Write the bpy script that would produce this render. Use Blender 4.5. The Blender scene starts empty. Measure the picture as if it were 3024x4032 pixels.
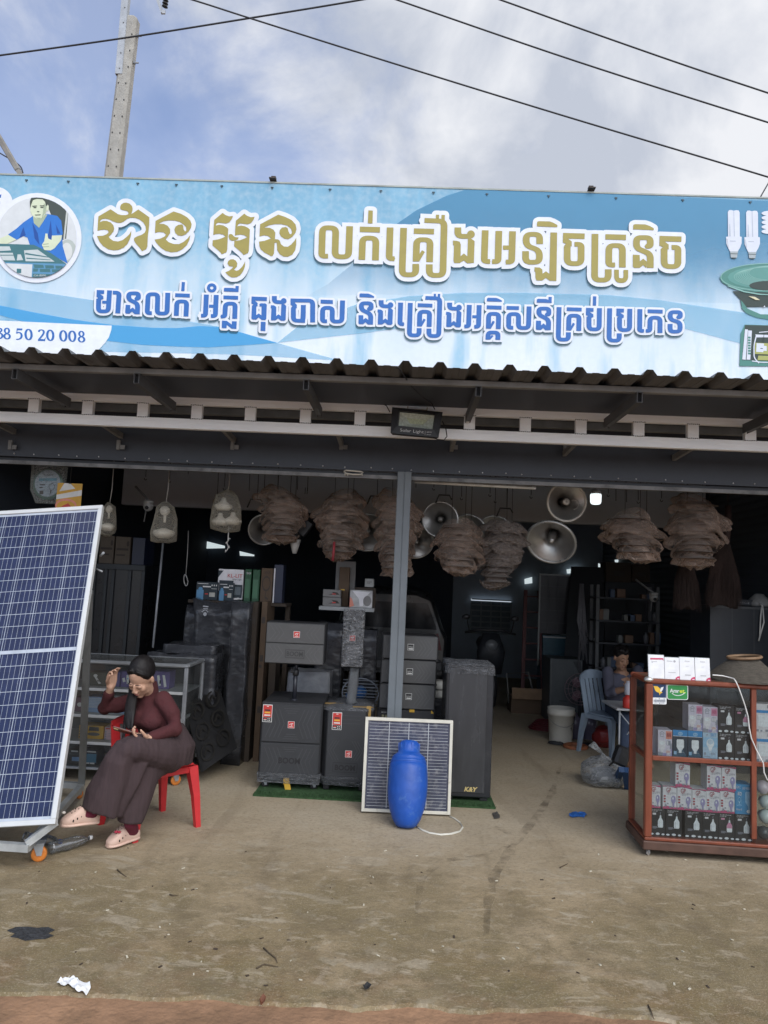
import bpy, bmesh, math, random
from mathutils import Vector, Matrix, noise as mnoise
from mathutils.geometry import delaunay_2d_cdt
R = math.radians
S = bpy.context.scene
COL = S.collection
rnd = random.Random(11)
F = 2900.0                     # focal length in photo pixels (photo 3024 x 4032)
CAMLOC = Vector((0, 0, 1.65))
CAMROT = Matrix.Rotation(R(1.7), 3, 'Z') @ Matrix.Rotation(R(90 + 5.5), 3, 'X') @ Matrix.Rotation(R(2.6), 3, 'Z')
cam_d = bpy.data.cameras.new('camera')
cam = bpy.data.objects.new('camera', cam_d)
COL.objects.link(cam)
cam.location = CAMLOC
cam.rotation_euler = CAMROT.to_euler()
cam_d.sensor_fit = 'VERTICAL'
cam_d.sensor_height = 36.0
cam_d.lens = F / 4032 * 36.0
cam_d.clip_start = 0.05
cam_d.clip_end = 2000
S.camera = cam
def ray(px, py):
 return CAMROT @ Vector(((px - 1512) / F, -(py - 2016) / F, -1.0))
def at(px, py, Y):
 """point of the vertical plane y = Y seen at a photo pixel"""
 d = ray(px, py)
 return CAMLOC + d * (Y / d.y)
def gnd(px, py, z=0.0):
 d = ray(px, py)
 return CAMLOC + d * ((z - CAMLOC.z) / d.z)
MATS = {}
def _n(nt, typ, **kw):
 n = nt.nodes.new(typ)
 for k, v in kw.items():
  setattr(n, k, v)
 return n
def M(name, base, rough=0.6, metal=0.0, var=0.15, scale=9.0, bump=0.0, bscale=60.0, spec=0.5, dirt=None,
      trans=0.0, alpha=1.0, emit=None, estr=0.0, coat=0.0, stretch=(1, 1, 1), base2=None, ior=1.45, sheen=0.0, bdet=5.0):
 """procedural Principled material: noise mottling of the colour and roughness, optional dirt colour and bump"""
 if name in MATS:
  return MATS[name]
 m = bpy.data.materials.new(name)
 m.use_nodes = True
 nt = m.node_tree
 b = nt.nodes['Principled BSDF']
 tc = _n(nt, 'ShaderNodeTexCoord')
 mp = _n(nt, 'ShaderNodeMapping')
 mp.inputs['Scale'].default_value = stretch
 nt.links.new(tc.outputs['Object'], mp.inputs['Vector'])
 no = _n(nt, 'ShaderNodeTexNoise')
 no.inputs['Scale'].default_value = scale
 no.inputs['Detail'].default_value = 6
 no.inputs['Roughness'].default_value = 0.6
 nt.links.new(mp.outputs[0], no.inputs['Vector'])
 mix = _n(nt, 'ShaderNodeMix', data_type='RGBA')
 c = Vector(base)
 c2 = Vector(base2) if base2 else None
 mr = _n(nt, 'ShaderNodeMapRange')
 mr.inputs['From Min'].default_value = 0.3
 mr.inputs['From Max'].default_value = 0.7
 nt.links.new(no.outputs['Fac'], mr.inputs['Value'])
 nt.links.new(mr.outputs[0], mix.inputs['Factor'])
 mix.inputs['A'].default_value = (*[max(0, x * (1 - var)) for x in c], 1)
 mix.inputs['B'].default_value = (*([min(1, x * (1 + var)) for x in c] if not c2 else c2), 1)
 out = mix.outputs['Result']
 if dirt:
  n2 = _n(nt, 'ShaderNodeTexNoise')
  n2.inputs['Scale'].default_value = dirt[1]
  n2.inputs['Detail'].default_value = 8
  n2.inputs['Roughness'].default_value = 0.7
  nt.links.new(mp.outputs[0], n2.inputs['Vector'])
  r2 = _n(nt, 'ShaderNodeMapRange')
  r2.inputs['From Min'].default_value = dirt[2]
  r2.inputs['From Max'].default_value = dirt[2] + 0.15
  r2.inputs['To Max'].default_value = dirt[3] if len(dirt) > 3 else 0.8
  nt.links.new(n2.outputs['Fac'], r2.inputs['Value'])
  m2 = _n(nt, 'ShaderNodeMix', data_type='RGBA')
  nt.links.new(r2.outputs[0], m2.inputs['Factor'])
  nt.links.new(out, m2.inputs['A'])
  m2.inputs['B'].default_value = (*dirt[0], 1)
  out = m2.outputs['Result']
 nt.links.new(out, b.inputs['Base Color'])
 rr = _n(nt, 'ShaderNodeMapRange')
 rr.inputs['To Min'].default_value = max(0.02, rough - 0.12)
 rr.inputs['To Max'].default_value = min(1, rough + 0.12)
 nt.links.new(no.outputs['Fac'], rr.inputs['Value'])
 nt.links.new(rr.outputs[0], b.inputs['Roughness'])
 b.inputs['Metallic'].default_value = metal
 b.inputs['Specular IOR Level'].default_value = spec
 b.inputs['IOR'].default_value = ior
 b.inputs['Transmission Weight'].default_value = trans
 b.inputs['Alpha'].default_value = alpha
 b.inputs['Coat Weight'].default_value = coat
 if sheen:
  b.inputs['Sheen Weight'].default_value = sheen
 if emit:
  b.inputs['Emission Color'].default_value = (*emit, 1)
  b.inputs['Emission Strength'].default_value = estr
 if bump:
  nb = _n(nt, 'ShaderNodeTexNoise')
  nb.inputs['Scale'].default_value = bscale
  nb.inputs['Detail'].default_value = bdet
  nt.links.new(mp.outputs[0], nb.inputs['Vector'])
  bp = _n(nt, 'ShaderNodeBump')
  bp.inputs['Strength'].default_value = bump
  bp.inputs['Distance'].default_value = 0.02
  nt.links.new(nb.outputs['Fac'], bp.inputs['Height'])
  nt.links.new(bp.outputs[0], b.inputs['Normal'])
 MATS[name] = m
 return m
def glass(name, tint=(0.9, 0.95, 0.95), refl=0.08, clear=0.9, rough=0.03, dust=0.0, dustcol=(0.6, 0.6, 0.58)):
 """thin pane: mostly see-through, mirrors a little at grazing angles"""
 if name in MATS:
  return MATS[name]
 m = bpy.data.materials.new(name)
 m.use_nodes = True
 nt = m.node_tree
 nt.nodes.clear()
 o = _n(nt, 'ShaderNodeOutputMaterial')
 t = _n(nt, 'ShaderNodeBsdfTransparent')
 t.inputs[0].default_value = (*[x * clear for x in tint], 1)
 g = _n(nt, 'ShaderNodeBsdfGlossy')
 g.inputs['Roughness'].default_value = rough
 fr = _n(nt, 'ShaderNodeFresnel')
 fr.inputs[0].default_value = 1.45
 ad = _n(nt, 'ShaderNodeMath', operation='MULTIPLY_ADD')
 ad.inputs[1].default_value = 0.8
 ad.inputs[2].default_value = refl - 0.03
 nt.links.new(fr.outputs[0], ad.inputs[0])
 mx = _n(nt, 'ShaderNodeMixShader')
 nt.links.new(ad.outputs[0], mx.inputs[0])
 nt.links.new(t.outputs[0], mx.inputs[1])
 nt.links.new(g.outputs[0], mx.inputs[2])
 last = mx
 if dust:
  df = _n(nt, 'ShaderNodeBsdfDiffuse')
  df.inputs[0].default_value = (*dustcol, 1)
  tc = _n(nt, 'ShaderNodeTexCoord')
  no = _n(nt, 'ShaderNodeTexNoise')
  no.inputs['Scale'].default_value = 7
  no.inputs['Detail'].default_value = 7
  nt.links.new(tc.outputs['Object'], no.inputs['Vector'])
  mr = _n(nt, 'ShaderNodeMapRange')
  mr.inputs['From Min'].default_value = 0.3
  mr.inputs['From Max'].default_value = 0.75
  mr.inputs['To Min'].default_value = dust * 0.4
  mr.inputs['To Max'].default_value = dust * 1.6
  nt.links.new(no.outputs['Fac'], mr.inputs['Value'])
  m2 = _n(nt, 'ShaderNodeMixShader')
  nt.links.new(mr.outputs[0], m2.inputs[0])
  nt.links.new(last.outputs[0], m2.inputs[1])
  nt.links.new(df.outputs[0], m2.inputs[2])
  last = m2
 nt.links.new(last.outputs[0], o.inputs[0])
 MATS[name] = m
 return m
def film(name, col, cover=0.55, rough=0.25, bump=0.6, bscale=25.0, trl=0.4, vary=0.25):
 """crinkled plastic film: part see-through, part glossy translucent sheet"""
 if name in MATS:
  return MATS[name]
 m = bpy.data.materials.new(name)
 m.use_nodes = True
 nt = m.node_tree
 nt.nodes.clear()
 o = _n(nt, 'ShaderNodeOutputMaterial')
 tc = _n(nt, 'ShaderNodeTexCoord')
 mp = _n(nt, 'ShaderNodeMapping')
 mp.inputs['Scale'].default_value = (1, 1, 2.2)
 nt.links.new(tc.outputs['Object'], mp.inputs[0])
 no = _n(nt, 'ShaderNodeTexNoise')
 no.inputs['Scale'].default_value = bscale
 no.inputs['Detail'].default_value = 2.2
 no.inputs['Distortion'].default_value = 2.5
 nt.links.new(mp.outputs[0], no.inputs['Vector'])
 bp = _n(nt, 'ShaderNodeBump')
 bp.inputs['Strength'].default_value = bump
 bp.inputs['Distance'].default_value = 0.03
 nt.links.new(no.outputs['Fac'], bp.inputs['Height'])
 p = _n(nt, 'ShaderNodeBsdfPrincipled')
 p.inputs['Base Color'].default_value = (*col, 1)
 p.inputs['Roughness'].default_value = rough
 nt.links.new(bp.outputs[0], p.inputs['Normal'])
 tl = _n(nt, 'ShaderNodeBsdfTranslucent')
 tl.inputs[0].default_value = (*col, 1)
 m1 = _n(nt, 'ShaderNodeMixShader')
 m1.inputs[0].default_value = trl
 nt.links.new(p.outputs[0], m1.inputs[1])
 nt.links.new(tl.outputs[0], m1.inputs[2])
 t = _n(nt, 'ShaderNodeBsdfTransparent')
 mx = _n(nt, 'ShaderNodeMixShader')
 mr = _n(nt, 'ShaderNodeMapRange')
 mr.inputs['From Min'].default_value = 0.3
 mr.inputs['From Max'].default_value = 0.7
 mr.inputs['To Min'].default_value = max(0, cover - vary)
 mr.inputs['To Max'].default_value = min(1, cover + vary)
 nt.links.new(no.outputs['Fac'], mr.inputs['Value'])
 fr = _n(nt, 'ShaderNodeFresnel')
 fr.inputs[0].default_value = 1.35
 nt.links.new(bp.outputs[0], fr.inputs['Normal'])
 ad = _n(nt, 'ShaderNodeMath', operation='MULTIPLY_ADD', use_clamp=True)
 ad.inputs[1].default_value = 1.6
 nt.links.new(fr.outputs[0], ad.inputs[0])
 nt.links.new(mr.outputs[0], ad.inputs[2])
 nt.links.new(ad.outputs[0], mx.inputs[0])
 nt.links.new(t.outputs[0], mx.inputs[1])
 nt.links.new(m1.outputs[0], mx.inputs[2])
 nt.links.new(mx.outputs[0], o.inputs[0])
 MATS[name] = m
 return m
def rot(rx=0, ry=0, rz=0):
 return Matrix.Rotation(R(rz), 4, 'Z') @ Matrix.Rotation(R(ry), 4, 'Y') @ Matrix.Rotation(R(rx), 4, 'X')
class MB:
 """collects shapes in one bmesh, then links them as one mesh object"""
 def __init__(self):
  self.bm = bmesh.new()
  self.mats = []
  self.mi = 0
  self.X = Matrix.Identity(4)
  self.smooth = False
 def mat(self, m):
  if m not in self.mats:
   self.mats.append(m)
  self.mi = self.mats.index(m)
  return self
 def v(self, co):
  return self.bm.verts.new(self.X @ Vector(co))
 def face(self, vs, smooth=None):
  try:
   f = self.bm.faces.new(vs)
  except ValueError:
   return None
  f.material_index = self.mi
  f.smooth = self.smooth if smooth is None else smooth
  return f
 def poly(self, pts):
  return self.face([self.v(p) for p in pts])
 def box(self, c, s, r=None, bev=0.0, seg=1):
  """box: centre, full size, optional 4x4 rotation, bevel width"""
  hx, hy, hz = s[0] / 2, s[1] / 2, s[2] / 2
  T = Matrix.Translation(Vector(c)) @ (r or Matrix.Identity(4))
  vs = [self.v(T @ Vector((x * hx, y * hy, z * hz))) for x in (-1, 1) for y in (-1, 1) for z in (-1, 1)]
  fs = [self.face([vs[i] for i in q], False) for q in
              ((0, 1, 3, 2), (4, 6, 7, 5), (0, 4, 5, 1), (2, 3, 7, 6), (0, 2, 6, 4), (1, 5, 7, 3))]
  if bev:
   es = list({e for f in fs for e in f.edges})
   bmesh.ops.bevel(self.bm, geom=es, offset=bev, segments=seg, profile=0.5, affect='EDGES', clamp_overlap=True)
  return self
 def boxz(self, x0, x1, y0, y1, z0, z1, bev=0.0):
  return self.box(((x0 + x1) / 2, (y0 + y1) / 2, (z0 + z1) / 2), (abs(x1 - x0), abs(y1 - y0), abs(z1 - z0)), None, bev)
 def rings(self, rings, cap0=True, cap1=True, smooth=True, close=True):
  vr = [[self.v(p) for p in r] for r in rings]
  n = len(vr[0])
  for a, b in zip(vr, vr[1:]):
   for i in range(n if close else n - 1):
    j = (i + 1) % n
    self.face([a[i], a[j], b[j], b[i]], smooth)
  if cap0:
   self.face(list(reversed(vr[0])), False)
  if cap1:
   self.face(vr[-1], False)
  return self
 def bar(self, p0, p1, w, h=None, up=(0, 0, 1), bev=0.0):
  """rectangular bar between two points"""
  p0, p1 = Vector(p0), Vector(p1)
  h = h or w
  d = (p1 - p0)
  L = d.length
  d.normalize()
  u = Vector(up)
  if abs(d.dot(u)) > 0.98:
   u = Vector((0, 1, 0))
  s = d.cross(u).normalized()
  t = s.cross(d).normalized()
  rm = Matrix((s, d, t)).transposed().to_4x4()
  return self.box((p0 + p1) / 2, (w, L, h), rm, bev)
 def tube(self, pts, r, seg=8, cap=True, smooth=True):
  """round tube through points; r a number or one per point"""
  pts = [Vector(p) for p in pts]
  n = len(pts)
  rs = r if isinstance(r, (list, tuple)) else [r] * n
  rings, ref = [], None
  for i, p in enumerate(pts):
   d = (pts[min(i + 1, n - 1)] - pts[max(i - 1, 0)])
   if d.length < 1e-9:
    d = Vector((0, 0, 1))
   d.normalize()
   if ref is None:
    ref = Vector((1, 0, 0)) if abs(d.x) < 0.8 else Vector((0, 1, 0))
   s = (ref - d * ref.dot(d)).normalized()
   ref = s
   t = d.cross(s)
   rings.append([p + (s * math.cos(a) + t * math.sin(a)) * rs[i] for a in (2 * math.pi * k / seg for k in range(seg))])
  return self.rings(rings, cap, cap, smooth)
 def loft(self, secs, seg=16, cap=True, up=(0, 1, 0)):
  """elliptical sections: (centre, r_side, r_front[, axis]) along a path; side axis kept near world x"""
  n = len(secs)
  rings = []
  for i, s in enumerate(secs):
   c = Vector(s[0])
   d = Vector(secs[min(i + 1, n - 1)][0]) - Vector(secs[max(i - 1, 0)][0])
   d.normalize()
   ref = Vector(s[3]) if len(s) > 3 else Vector((1, 0, 0))
   a = (ref - d * ref.dot(d))
   a = a.normalized() if a.length > 1e-4 else Vector((0, 1, 0))
   b = d.cross(a)
   rings.append([c + a * math.cos(t) * s[1] + b * math.sin(t) * s[2] for t in (2 * math.pi * k / seg for k in range(seg))])
  return self.rings(rings, cap, cap, True)
 def lathe(self, prof, seg=24, c=(0, 0, 0), r=None, cap0=True, cap1=True, jit=0.0):
  """profile of (radius, z) turned about z, then rotated by r and moved to c"""
  T = Matrix.Translation(Vector(c)) @ (r or Matrix.Identity(4))
  rings = [[T @ Vector((q * math.cos(a), q * math.sin(a), z)) for a in (2 * math.pi * k / seg for k in range(seg))] for q, z in prof]
  return self.rings(rings, cap0, cap1, True)
 def ball(self, c, r, seg=14, r2=None, smooth=True):
  """ellipsoid; r a number or (x, y, z)"""
  rr = r if isinstance(r, (list, tuple)) else (r, r, r)
  T = Matrix.Translation(Vector(c)) @ (r2 or Matrix.Identity(4))
  n = max(6, seg // 2 + 2)
  rings = []
  for i in range(n + 1):
   a = math.pi * i / n
   k = max(math.sin(a), 0.02)
   rings.append([T @ Vector((rr[0] * k * math.cos(t), rr[1] * k * math.sin(t), -rr[2] * math.cos(a))) for t in (2 * math.pi * j / seg for j in range(seg))])
  return self.rings(rings, True, True, smooth)
 def prism(self, pts, d, T=None):
  """flat outline (x, z) in the y = 0 plane pushed to y = d, moved by T"""
  T = T or Matrix.Identity(4)
  a = [self.v(T @ Vector((x, 0, z))) for x, z in pts]
  b = [self.v(T @ Vector((x, d, z))) for x, z in pts]
  n = len(pts)
  self.face(a, False)
  self.face(list(reversed(b)), False)
  for i in range(n):
   j = (i + 1) % n
   self.face([a[j], a[i], b[i], b[j]], False)
  return self
 def wobble(self, amp, scale, seed=0.0, zs=1.0):
  """push vertices along a noise field: crumpled film, folds of cloth"""
  for v in self.bm.verts:
   p = Vector((v.co.x, v.co.y, v.co.z * zs)) * scale + Vector((seed, seed * 1.7, -seed))
   v.co += mnoise.noise_vector(p) * amp
  return self
 def build(self, name, m=None, parent=None, world=False, recalc=True, weld=0.0):
  bm = self.bm
  if weld:
   bmesh.ops.remove_doubles(bm, verts=bm.verts, dist=weld)
  if recalc:
   bmesh.ops.recalc_face_normals(bm, faces=bm.faces)
  if world and parent is not None:
   bm.transform(parent.matrix_basis.inverted())
  me = bpy.data.meshes.new(name)
  bm.to_mesh(me)
  bm.free()
  ms = self.mats if self.mats else ([m] if m else [])
  for q in ms:
   me.materials.append(q)
  o = bpy.data.objects.new(name, me)
  COL.objects.link(o)
  if parent is not None:
   o.parent = parent
  return o
def tag(o, label=None, cat=None, group=None, kind=None):
 if label:
  o['label'] = label
 if cat:
  o['category'] = cat
 if group:
  o['group'] = group
 if kind:
  o['kind'] = kind
 return o
def thing(name, label, cat, loc=(0, 0, 0), rz=0.0, group=None, rx=0.0, ry=0.0):
 o = bpy.data.objects.new(name, None)
 COL.objects.link(o)
 o.empty_display_size = 0.1
 o.matrix_basis = Matrix.Translation(Vector(loc)) @ rot(rx, ry, rz)
 return tag(o, label, cat, group)
def kids(o):
 return [c for c in COL.objects if c.parent == o]
def dup(root, loc, rz=0.0, label=None, group=None, rx=0.0, ry=0.0, scale=1.0):
 r = root.copy()
 COL.objects.link(r)
 r.matrix_basis = Matrix.Translation(Vector(loc)) @ rot(rx, ry, rz) @ Matrix.Scale(scale, 4)
 if label:
  r['label'] = label
 if group:
  r['group'] = group
 for ch in kids(root):
  c = ch.copy()
  COL.objects.link(c)
  c.parent = r
  for g in kids(ch):
   d = g.copy()
   COL.objects.link(d)
   d.parent = c
 return r
def mods(o, *ms):
 for t, kw in ms:
  m = o.modifiers.new(t.lower(), t)
  for k, v in kw.items():
   setattr(m, k, v)
 return o
def roundpts(pts, r, n=5):
 """round the corners of an open polyline"""
 if len(pts) < 3 or r <= 0:
  return list(pts)
 out = [pts[0]]
 for i in range(1, len(pts) - 1):
  p, a, b = Vector(pts[i]), Vector(pts[i - 1]), Vector(pts[i + 1])
  da, db = (a - p), (b - p)
  la, lb = da.length, db.length
  q = min(r, la * 0.49, lb * 0.49)
  s, e = p + da.normalized() * q, p + db.normalized() * q
  for k in range(n + 1):
   t = k / n
   out.append(tuple(s * (1 - t) ** 2 + p * 2 * t * (1 - t) + e * t * t))
 out.append(pts[-1])
 return out
def circ(cx, cy, rx, ry=None, n=20, a0=0.0, a1=2 * math.pi):
 ry = ry or rx
 full = abs(a1 - a0) > 6.28
 m = n if full else n + 1
 return [(cx + rx * math.cos(a0 + (a1 - a0) * k / n), cy + ry * math.sin(a0 + (a1 - a0) * k / n)) for k in range(m)]
def brush(pts, wx, wy=None, r=0.0, grow=0.0, roundcap=False):
 """polygons covering a stroke drawn with an elliptical pen wx wide and wy high"""
 wy = wy or wx
 wx += 2 * grow
 wy += 2 * grow
 pts = roundpts(pts, r)
 k = wx / wy
 P = [Vector((x, y * k)) for x, y in pts]
 out = []
 h = wx / 2
 n = len(P)
 for i in range(n - 1):
  d = P[i + 1] - P[i]
  if d.length < 1e-6:
   continue
  d.normalize()
  a, b = P[i].copy(), P[i + 1].copy()
  if grow and not roundcap:
   if i == 0:
    a = a - d * grow
   if i == n - 2:
    b = b + d * grow
  s = Vector((-d.y, d.x)) * h
  out.append([a + s, a - s, b - s, b + s])
 lo, hi = (0, n) if roundcap else (1, n - 1)
 for i in range(lo, hi):
  out.append([P[i] + Vector((h * math.cos(t), h * math.sin(t))) for t in (2 * math.pi * q / 14 for q in range(14))])
 return [[(p.x, p.y / k) for p in q] for q in out]
def growpoly(pts, g):
 out = [list(pts)]
 if g > 0:
  n = len(pts)
  for i in range(n):
   out += brush([pts[i], pts[(i + 1) % n]], 2 * g, roundcap=True)
 return out
def area(p):
 return 0.5 * sum(p[i][0] * p[(i + 1) % len(p)][1] - p[(i + 1) % len(p)][0] * p[i][1] for i in range(len(p)))
def union(polys, eps=1e-4):
 """triangles of the union of flat polygons (no overlaps, so nothing is coplanar twice)"""
 vs, fs = [], []
 for p in polys:
  if abs(area(p)) < 1e-9:
   continue
  if area(p) < 0:
   p = list(reversed(p))
  b = len(vs)
  vs += [Vector((float(x), float(y))) for x, y in p]
  fs.append(list(range(b, b + len(p))))
 if not fs:
  return [], []
 ov, oe, of, xv, xe, xf = delaunay_2d_cdt(vs, [], fs, 1, eps)
 return ov, [f for f, o in zip(of, xf) if len(o)]
def flat(mb, polys, T, off=0.0):
 """lay the union of polygons on a surface; T maps (x, y, off) to a point"""
 vs, fs = union(polys)
 bv = [mb.v(T(v.x, v.y, off)) for v in vs]
 for f in fs:
  mb.face([bv[i] for i in f], False)
 return mb
def glyphs(text, size=1.0, bold=0.0, ext=0.0):
 """mesh data of a line of Latin text in Blender's own font: list of triangles in 2D, left baseline at 0"""
 cu = bpy.data.curves.new('lettering', 'FONT')
 cu.body = text
 cu.size = size
 cu.offset = bold
 cu.resolution_u = 2
 cu.fill_mode = 'FRONT'
 o = bpy.data.objects.new('lettering', cu)
 COL.objects.link(o)
 bpy.context.view_layer.update()
 me = o.to_mesh()
 vs = [(v.co.x, v.co.y) for v in me.vertices]
 fs = [tuple(p.vertices) for p in me.polygons]
 o.to_mesh_clear()
 bpy.data.objects.remove(o)
 bpy.data.curves.remove(cu)
 return vs, fs
def text(mb, s, T, x, y, size, off, width=None, bold=0.0, shear=0.0, center=False):
 """lay Latin lettering on a surface through T(x, y, off); width squeezes it to fit"""
 vs, fs = glyphs(s, size, bold)
 if not vs:
  return
 x0, x1 = min(v[0] for v in vs), max(v[0] for v in vs)
 k = (width / (x1 - x0)) if width else 1.0
 sh = -(x1 - x0) * k / 2 if center else 0
 bv = [mb.v(T(x + sh + (vx - x0) * k + shear * vy, y + vy, off)) for vx, vy in vs]
 for f in fs:
  mb.face([bv[i] for i in f], False)
SUN_EL, SUN_AZ = 46.0, 152.0        # azimuth clockwise from +y: behind the camera, to the right
w = bpy.data.worlds.new('World')
S.world = w
w.use_nodes = True
nt = w.node_tree
nt.nodes.clear()
wo = _n(nt, 'ShaderNodeOutputWorld')
sky = _n(nt, 'ShaderNodeTexSky', sky_type='NISHITA')
sky.sun_disc = False
sky.sun_elevation = R(SUN_EL)
sky.sun_rotation = R(SUN_AZ)
sky.air_density = 1.0
sky.dust_density = 2.5
sky.ozone_density = 3.0
b1 = _n(nt, 'ShaderNodeBackground')
b1.inputs['Strength'].default_value = 0.135
hs = _n(nt, 'ShaderNodeHueSaturation')
hs.inputs['Hue'].default_value = 0.508
hs.inputs['Saturation'].default_value = 1.05
nt.links.new(sky.outputs[0], hs.inputs['Color'])
nt.links.new(hs.outputs[0], b1.inputs['Color'])
tc = _n(nt, 'ShaderNodeTexCoord')
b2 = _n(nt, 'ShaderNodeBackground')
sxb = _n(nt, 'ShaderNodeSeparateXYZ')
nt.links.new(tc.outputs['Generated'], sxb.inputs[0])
sb = _n(nt, 'ShaderNodeMapRange', interpolation_type='SMOOTHSTEP')  # unseen clouds behind the camera brightened, added fill for shop front and truss
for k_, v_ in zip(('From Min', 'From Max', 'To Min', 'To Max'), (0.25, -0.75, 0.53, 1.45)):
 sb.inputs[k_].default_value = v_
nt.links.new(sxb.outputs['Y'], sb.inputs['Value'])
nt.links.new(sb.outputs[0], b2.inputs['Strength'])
tc = _n(nt, 'ShaderNodeTexCoord')
mpc = _n(nt, 'ShaderNodeMapping')
mpc.inputs['Scale'].default_value = (1.0, 1.0, 1.2)
mpc.inputs['Location'].default_value = (0.35, 0.2, 0.1)
nt.links.new(tc.outputs['Generated'], mpc.inputs[0])
nc = _n(nt, 'ShaderNodeTexNoise')
nc.inputs['Scale'].default_value = 5.0
nc.inputs['Detail'].default_value = 9
nc.inputs['Roughness'].default_value = 0.55
nc.inputs['Distortion'].default_value = 0.25
nt.links.new(mpc.outputs[0], nc.inputs['Vector'])
cc = _n(nt, 'ShaderNodeValToRGB')
cc.color_ramp.elements[0].position = 0.40
cc.color_ramp.elements[0].color = (0.62, 0.67, 0.78, 1)
cc.color_ramp.elements[1].position = 0.60
cc.color_ramp.elements[1].color = (0.98, 1.0, 1.05, 1)
nt.links.new(nc.outputs['Fac'], cc.inputs[0])
nt.links.new(cc.outputs[0], b2.inputs['Color'])
sx = _n(nt, 'ShaderNodeSeparateXYZ')
nt.links.new(tc.outputs['Generated'], sx.inputs[0])
n2 = _n(nt, 'ShaderNodeTexNoise')
n2.inputs['Scale'].default_value = 3.0
n2.inputs['Detail'].default_value = 10
n2.inputs['Roughness'].default_value = 0.58
n2.inputs['Distortion'].default_value = 0.35
mp2 = _n(nt, 'ShaderNodeMapping')
mp2.inputs['Scale'].default_value = (1.0, 1.0, 1.3)
mp2.inputs['Location'].default_value = (2.3, 4.1, 0.35)
nt.links.new(tc.outputs['Generated'], mp2.inputs[0])
nt.links.new(mp2.outputs[0], n2.inputs['Vector'])
a1 = _n(nt, 'ShaderNodeMath', operation='MULTIPLY_ADD')
a1.inputs[1].default_value = 1.35
nt.links.new(sx.outputs['X'], a1.inputs[0])
a2 = _n(nt, 'ShaderNodeMath', operation='MULTIPLY_ADD')
a2.inputs[1].default_value = 0.55
a2.inputs[2].default_value = -0.03
nt.links.new(sx.outputs['Z'], a2.inputs[0])
nt.links.new(a2.outputs[0], a1.inputs[2])
a3 = _n(nt, 'ShaderNodeMath', operation='ADD')
nt.links.new(a1.outputs[0], a3.inputs[0])
n2s = _n(nt, 'ShaderNodeMath', operation='MULTIPLY_ADD')
n2s.inputs[1].default_value = 1.7
n2s.inputs[2].default_value = -0.35
nt.links.new(n2.outputs['Fac'], n2s.inputs[0])
nt.links.new(n2s.outputs[0], a3.inputs[1])
cr = _n(nt, 'ShaderNodeValToRGB')
cr.color_ramp.interpolation = 'EASE'
cr.color_ramp.elements[0].position = 0.36
cr.color_ramp.elements[0].color = (0.25, 0.25, 0.25, 1)
cr.color_ramp.elements[1].position = 0.74
cr.color_ramp.elements[1].color = (1, 1, 1, 1)
nt.links.new(a3.outputs[0], cr.inputs[0])
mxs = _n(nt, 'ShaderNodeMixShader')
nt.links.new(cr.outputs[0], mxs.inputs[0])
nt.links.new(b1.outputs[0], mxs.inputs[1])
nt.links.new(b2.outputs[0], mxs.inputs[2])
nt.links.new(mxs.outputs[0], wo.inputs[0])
sd = bpy.data.lights.new('sun', 'SUN')
sd.energy = 1.0
sd.angle = R(40)
sd.color = (1.0, 0.97, 0.92)
so = bpy.data.objects.new('sun', sd)
COL.objects.link(so)
sv = Vector((math.sin(R(SUN_AZ)) * math.cos(R(SUN_EL)), math.cos(R(SUN_AZ)) * math.cos(R(SUN_EL)), math.sin(R(SUN_EL))))
so.rotation_euler = sv.to_track_quat('Z', 'Y').to_euler()
so.location = (0, -4, 12)
S.view_settings.view_transform = 'Standard'
S.view_settings.look = 'None'
S.view_settings.exposure = 0.75
S.view_settings.gamma = 1.0
S.view_settings.use_curve_mapping = False
S.cycles.use_denoising = True
S.cycles.max_bounces = 8
S.cycles.transparent_max_bounces = 16
S.cycles.caustics_reflective = False
S.cycles.caustics_refractive = False
S.cycles.sample_clamp_indirect = 4.0
S.render.film_transparent = False
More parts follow.
